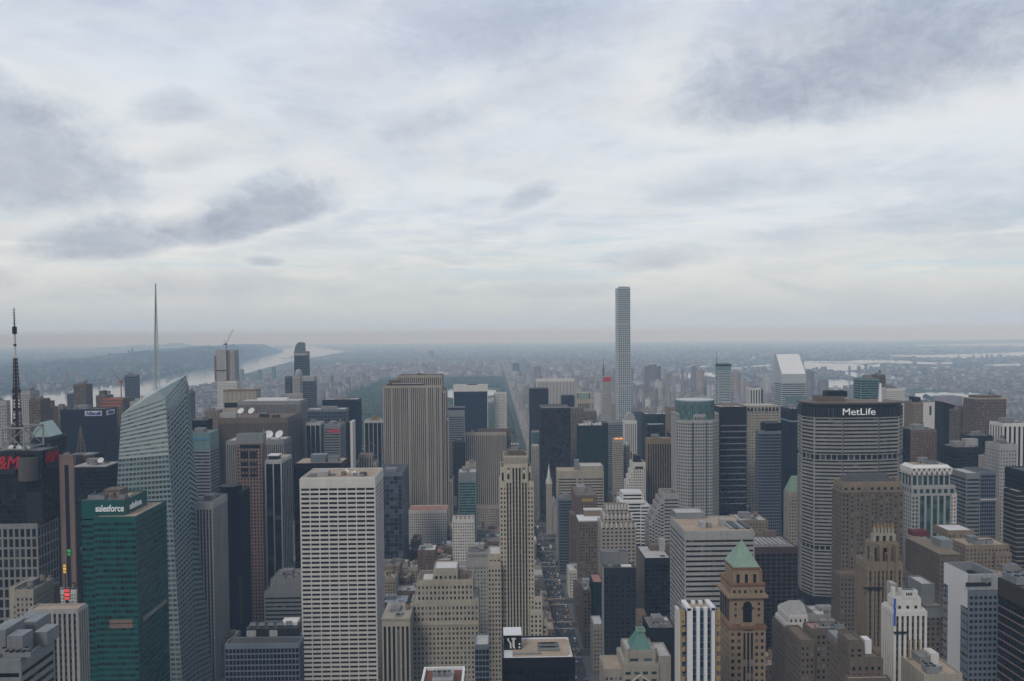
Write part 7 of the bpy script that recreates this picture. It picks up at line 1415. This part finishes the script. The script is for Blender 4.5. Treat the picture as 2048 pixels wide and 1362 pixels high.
# ------------------------------------------------------------------ traffic
def vehicle_kit(kind):
    mb = MB()
    if kind == 'bus':
        mb.box(-1.3, 1.3, -6, 6, .45, 3.1); mb.box(-1.34, 1.34, -5.6, 5.6, 1.5, 2.5, 1); mb.box(-.7, .7, -3, -1, 3.1, 3.5); L, wr = 4.2, .5
    elif kind == 'van':
        mb.box(-1.05, 1.05, -3.4, 1.4, .4, 2.9); mb.prism([(-1, 1.4), (1, 1.4), (1, 3.2), (-1, 3.2)], .4, 1.5); mb.prism([(-.98, 1.4), (.98, 1.4), (.98, 2.8), (-.98, 2.8)], 1.5, 2.3, 1, top=[(-.85, 1.4), (.85, 1.4), (.85, 2.1), (-.85, 2.1)]); L, wr = 2.2, .42
    else:
        mb.prism([(-.92, -2.3), (.92, -2.3), (.92, 2.3), (-.92, 2.3)], .3, .62); mb.prism([(-.92, -2.3), (.92, -2.3), (.92, 2.3), (-.92, 2.3)], .62, .92, top=[(-.84, -2.2), (.84, -2.2), (.84, 2.15), (-.84, 2.15)]); mb.prism([(-.82, -1.7), (.82, -1.7), (.82, 1.05), (-.82, 1.05)], .92, 1.42, 1, 0, top=[(-.66, -1.2), (.66, -1.2), (.66, .35), (-.66, .35)]); L, wr = 1.4, .33
    for sx in (-1, 1):
        for y in (-L, L): mb.tube((sx*.75, y, wr), (sx*1.0, y, wr), wr, 2, n=10)
    return mb
TY = pmat('tyre', (.012, .012, .012)); PAINT = {n: pmat('paint_'+n, c, rough=.35, var=.02) for n, c in (('yellow', (.62, .30, .015)), ('black', (.012, .012, .014)), ('white', (.62, .62, .62)), ('grey', (.16, .16, .17)), ('blue', (.03, .05, .13)))}
KITS = {}
for kind, cs in (('car', PAINT), ('bus', {'white': 0, 'blue': 0}), ('van', {'white': 0, 'grey': 0})):
    for c in cs: o = vehicle_kit(kind).build(kind, [PAINT[c], G['black'], TY]); KITS[kind, c] = o.data; bpy.data.objects.remove(o)
def car(x, y, rz=math.pi):
    r = tr.random(); kind = 'bus' if r < .07 else 'van' if r < .17 else 'car'
    c = tr.choice(['white', 'white', 'blue']) if kind == 'bus' else tr.choice(['white', 'grey']) if kind == 'van' else tr.choice(['yellow', 'yellow', 'black', 'black', 'grey', 'white', 'blue', 'yellow'])
    name = {'car': 'taxi' if c == 'yellow' else 'car', 'bus': 'city_bus', 'van': 'delivery_van'}[kind]; o = bpy.data.objects.new(name, KITS[kind, c]); col.objects.link(o); o.location = (x, y, gz(x, y)+.01); o.rotation_euler.z = rz
    what = 'yellow taxi' if c == 'yellow' else f'{c} '+{'car': 'car', 'bus': 'city bus', 'van': 'delivery van'}[kind]
    tag(o, f'{what} in the crowded avenue traffic', name.replace('_', ' '), f'{what}s in the avenue traffic')
for lane in range(5):
    y = 700+tr.uniform(0, 12)
    while y < 1750:
        car(74-8.2+lane*4.1+tr.uniform(-.3, .3), y); y += 14+tr.expovariate(1/9.) if y < 1150 else 16+tr.expovariate(1/20.)
# ------------------------------------------------------------------ the air
def haze():
    mb = MB(); mb.box(-66000, 66000, -66000, 66000, -320., 442.)
    m = bpy.data.materials.new('hazy_air'); m.use_nodes = True; t = NT(m.node_tree); t.n.clear()
    o = t.node('ShaderNodeOutputMaterial'); v = t.node('ShaderNodeVolumePrincipled')
    v.inputs['Color'].default_value = HAZE_COL; v.inputs['Density'].default_value = HAZE_DENS; v.inputs['Anisotropy'].default_value = -.35
    v.inputs['Absorption Color'].default_value = (1, 1, 1, 1)   # air scatters, it does not absorb
    t.l.new(v.outputs[0], o.inputs['Volume'])
    h = mb.build('haze', m); h['kind'] = 'stuff'; h['label'] = 'thin blue grey haze over the whole city'
    return h
HAZE_COL = (.50, .72, 1.0, 1); HAZE_DENS = 9.0e-5
haze()
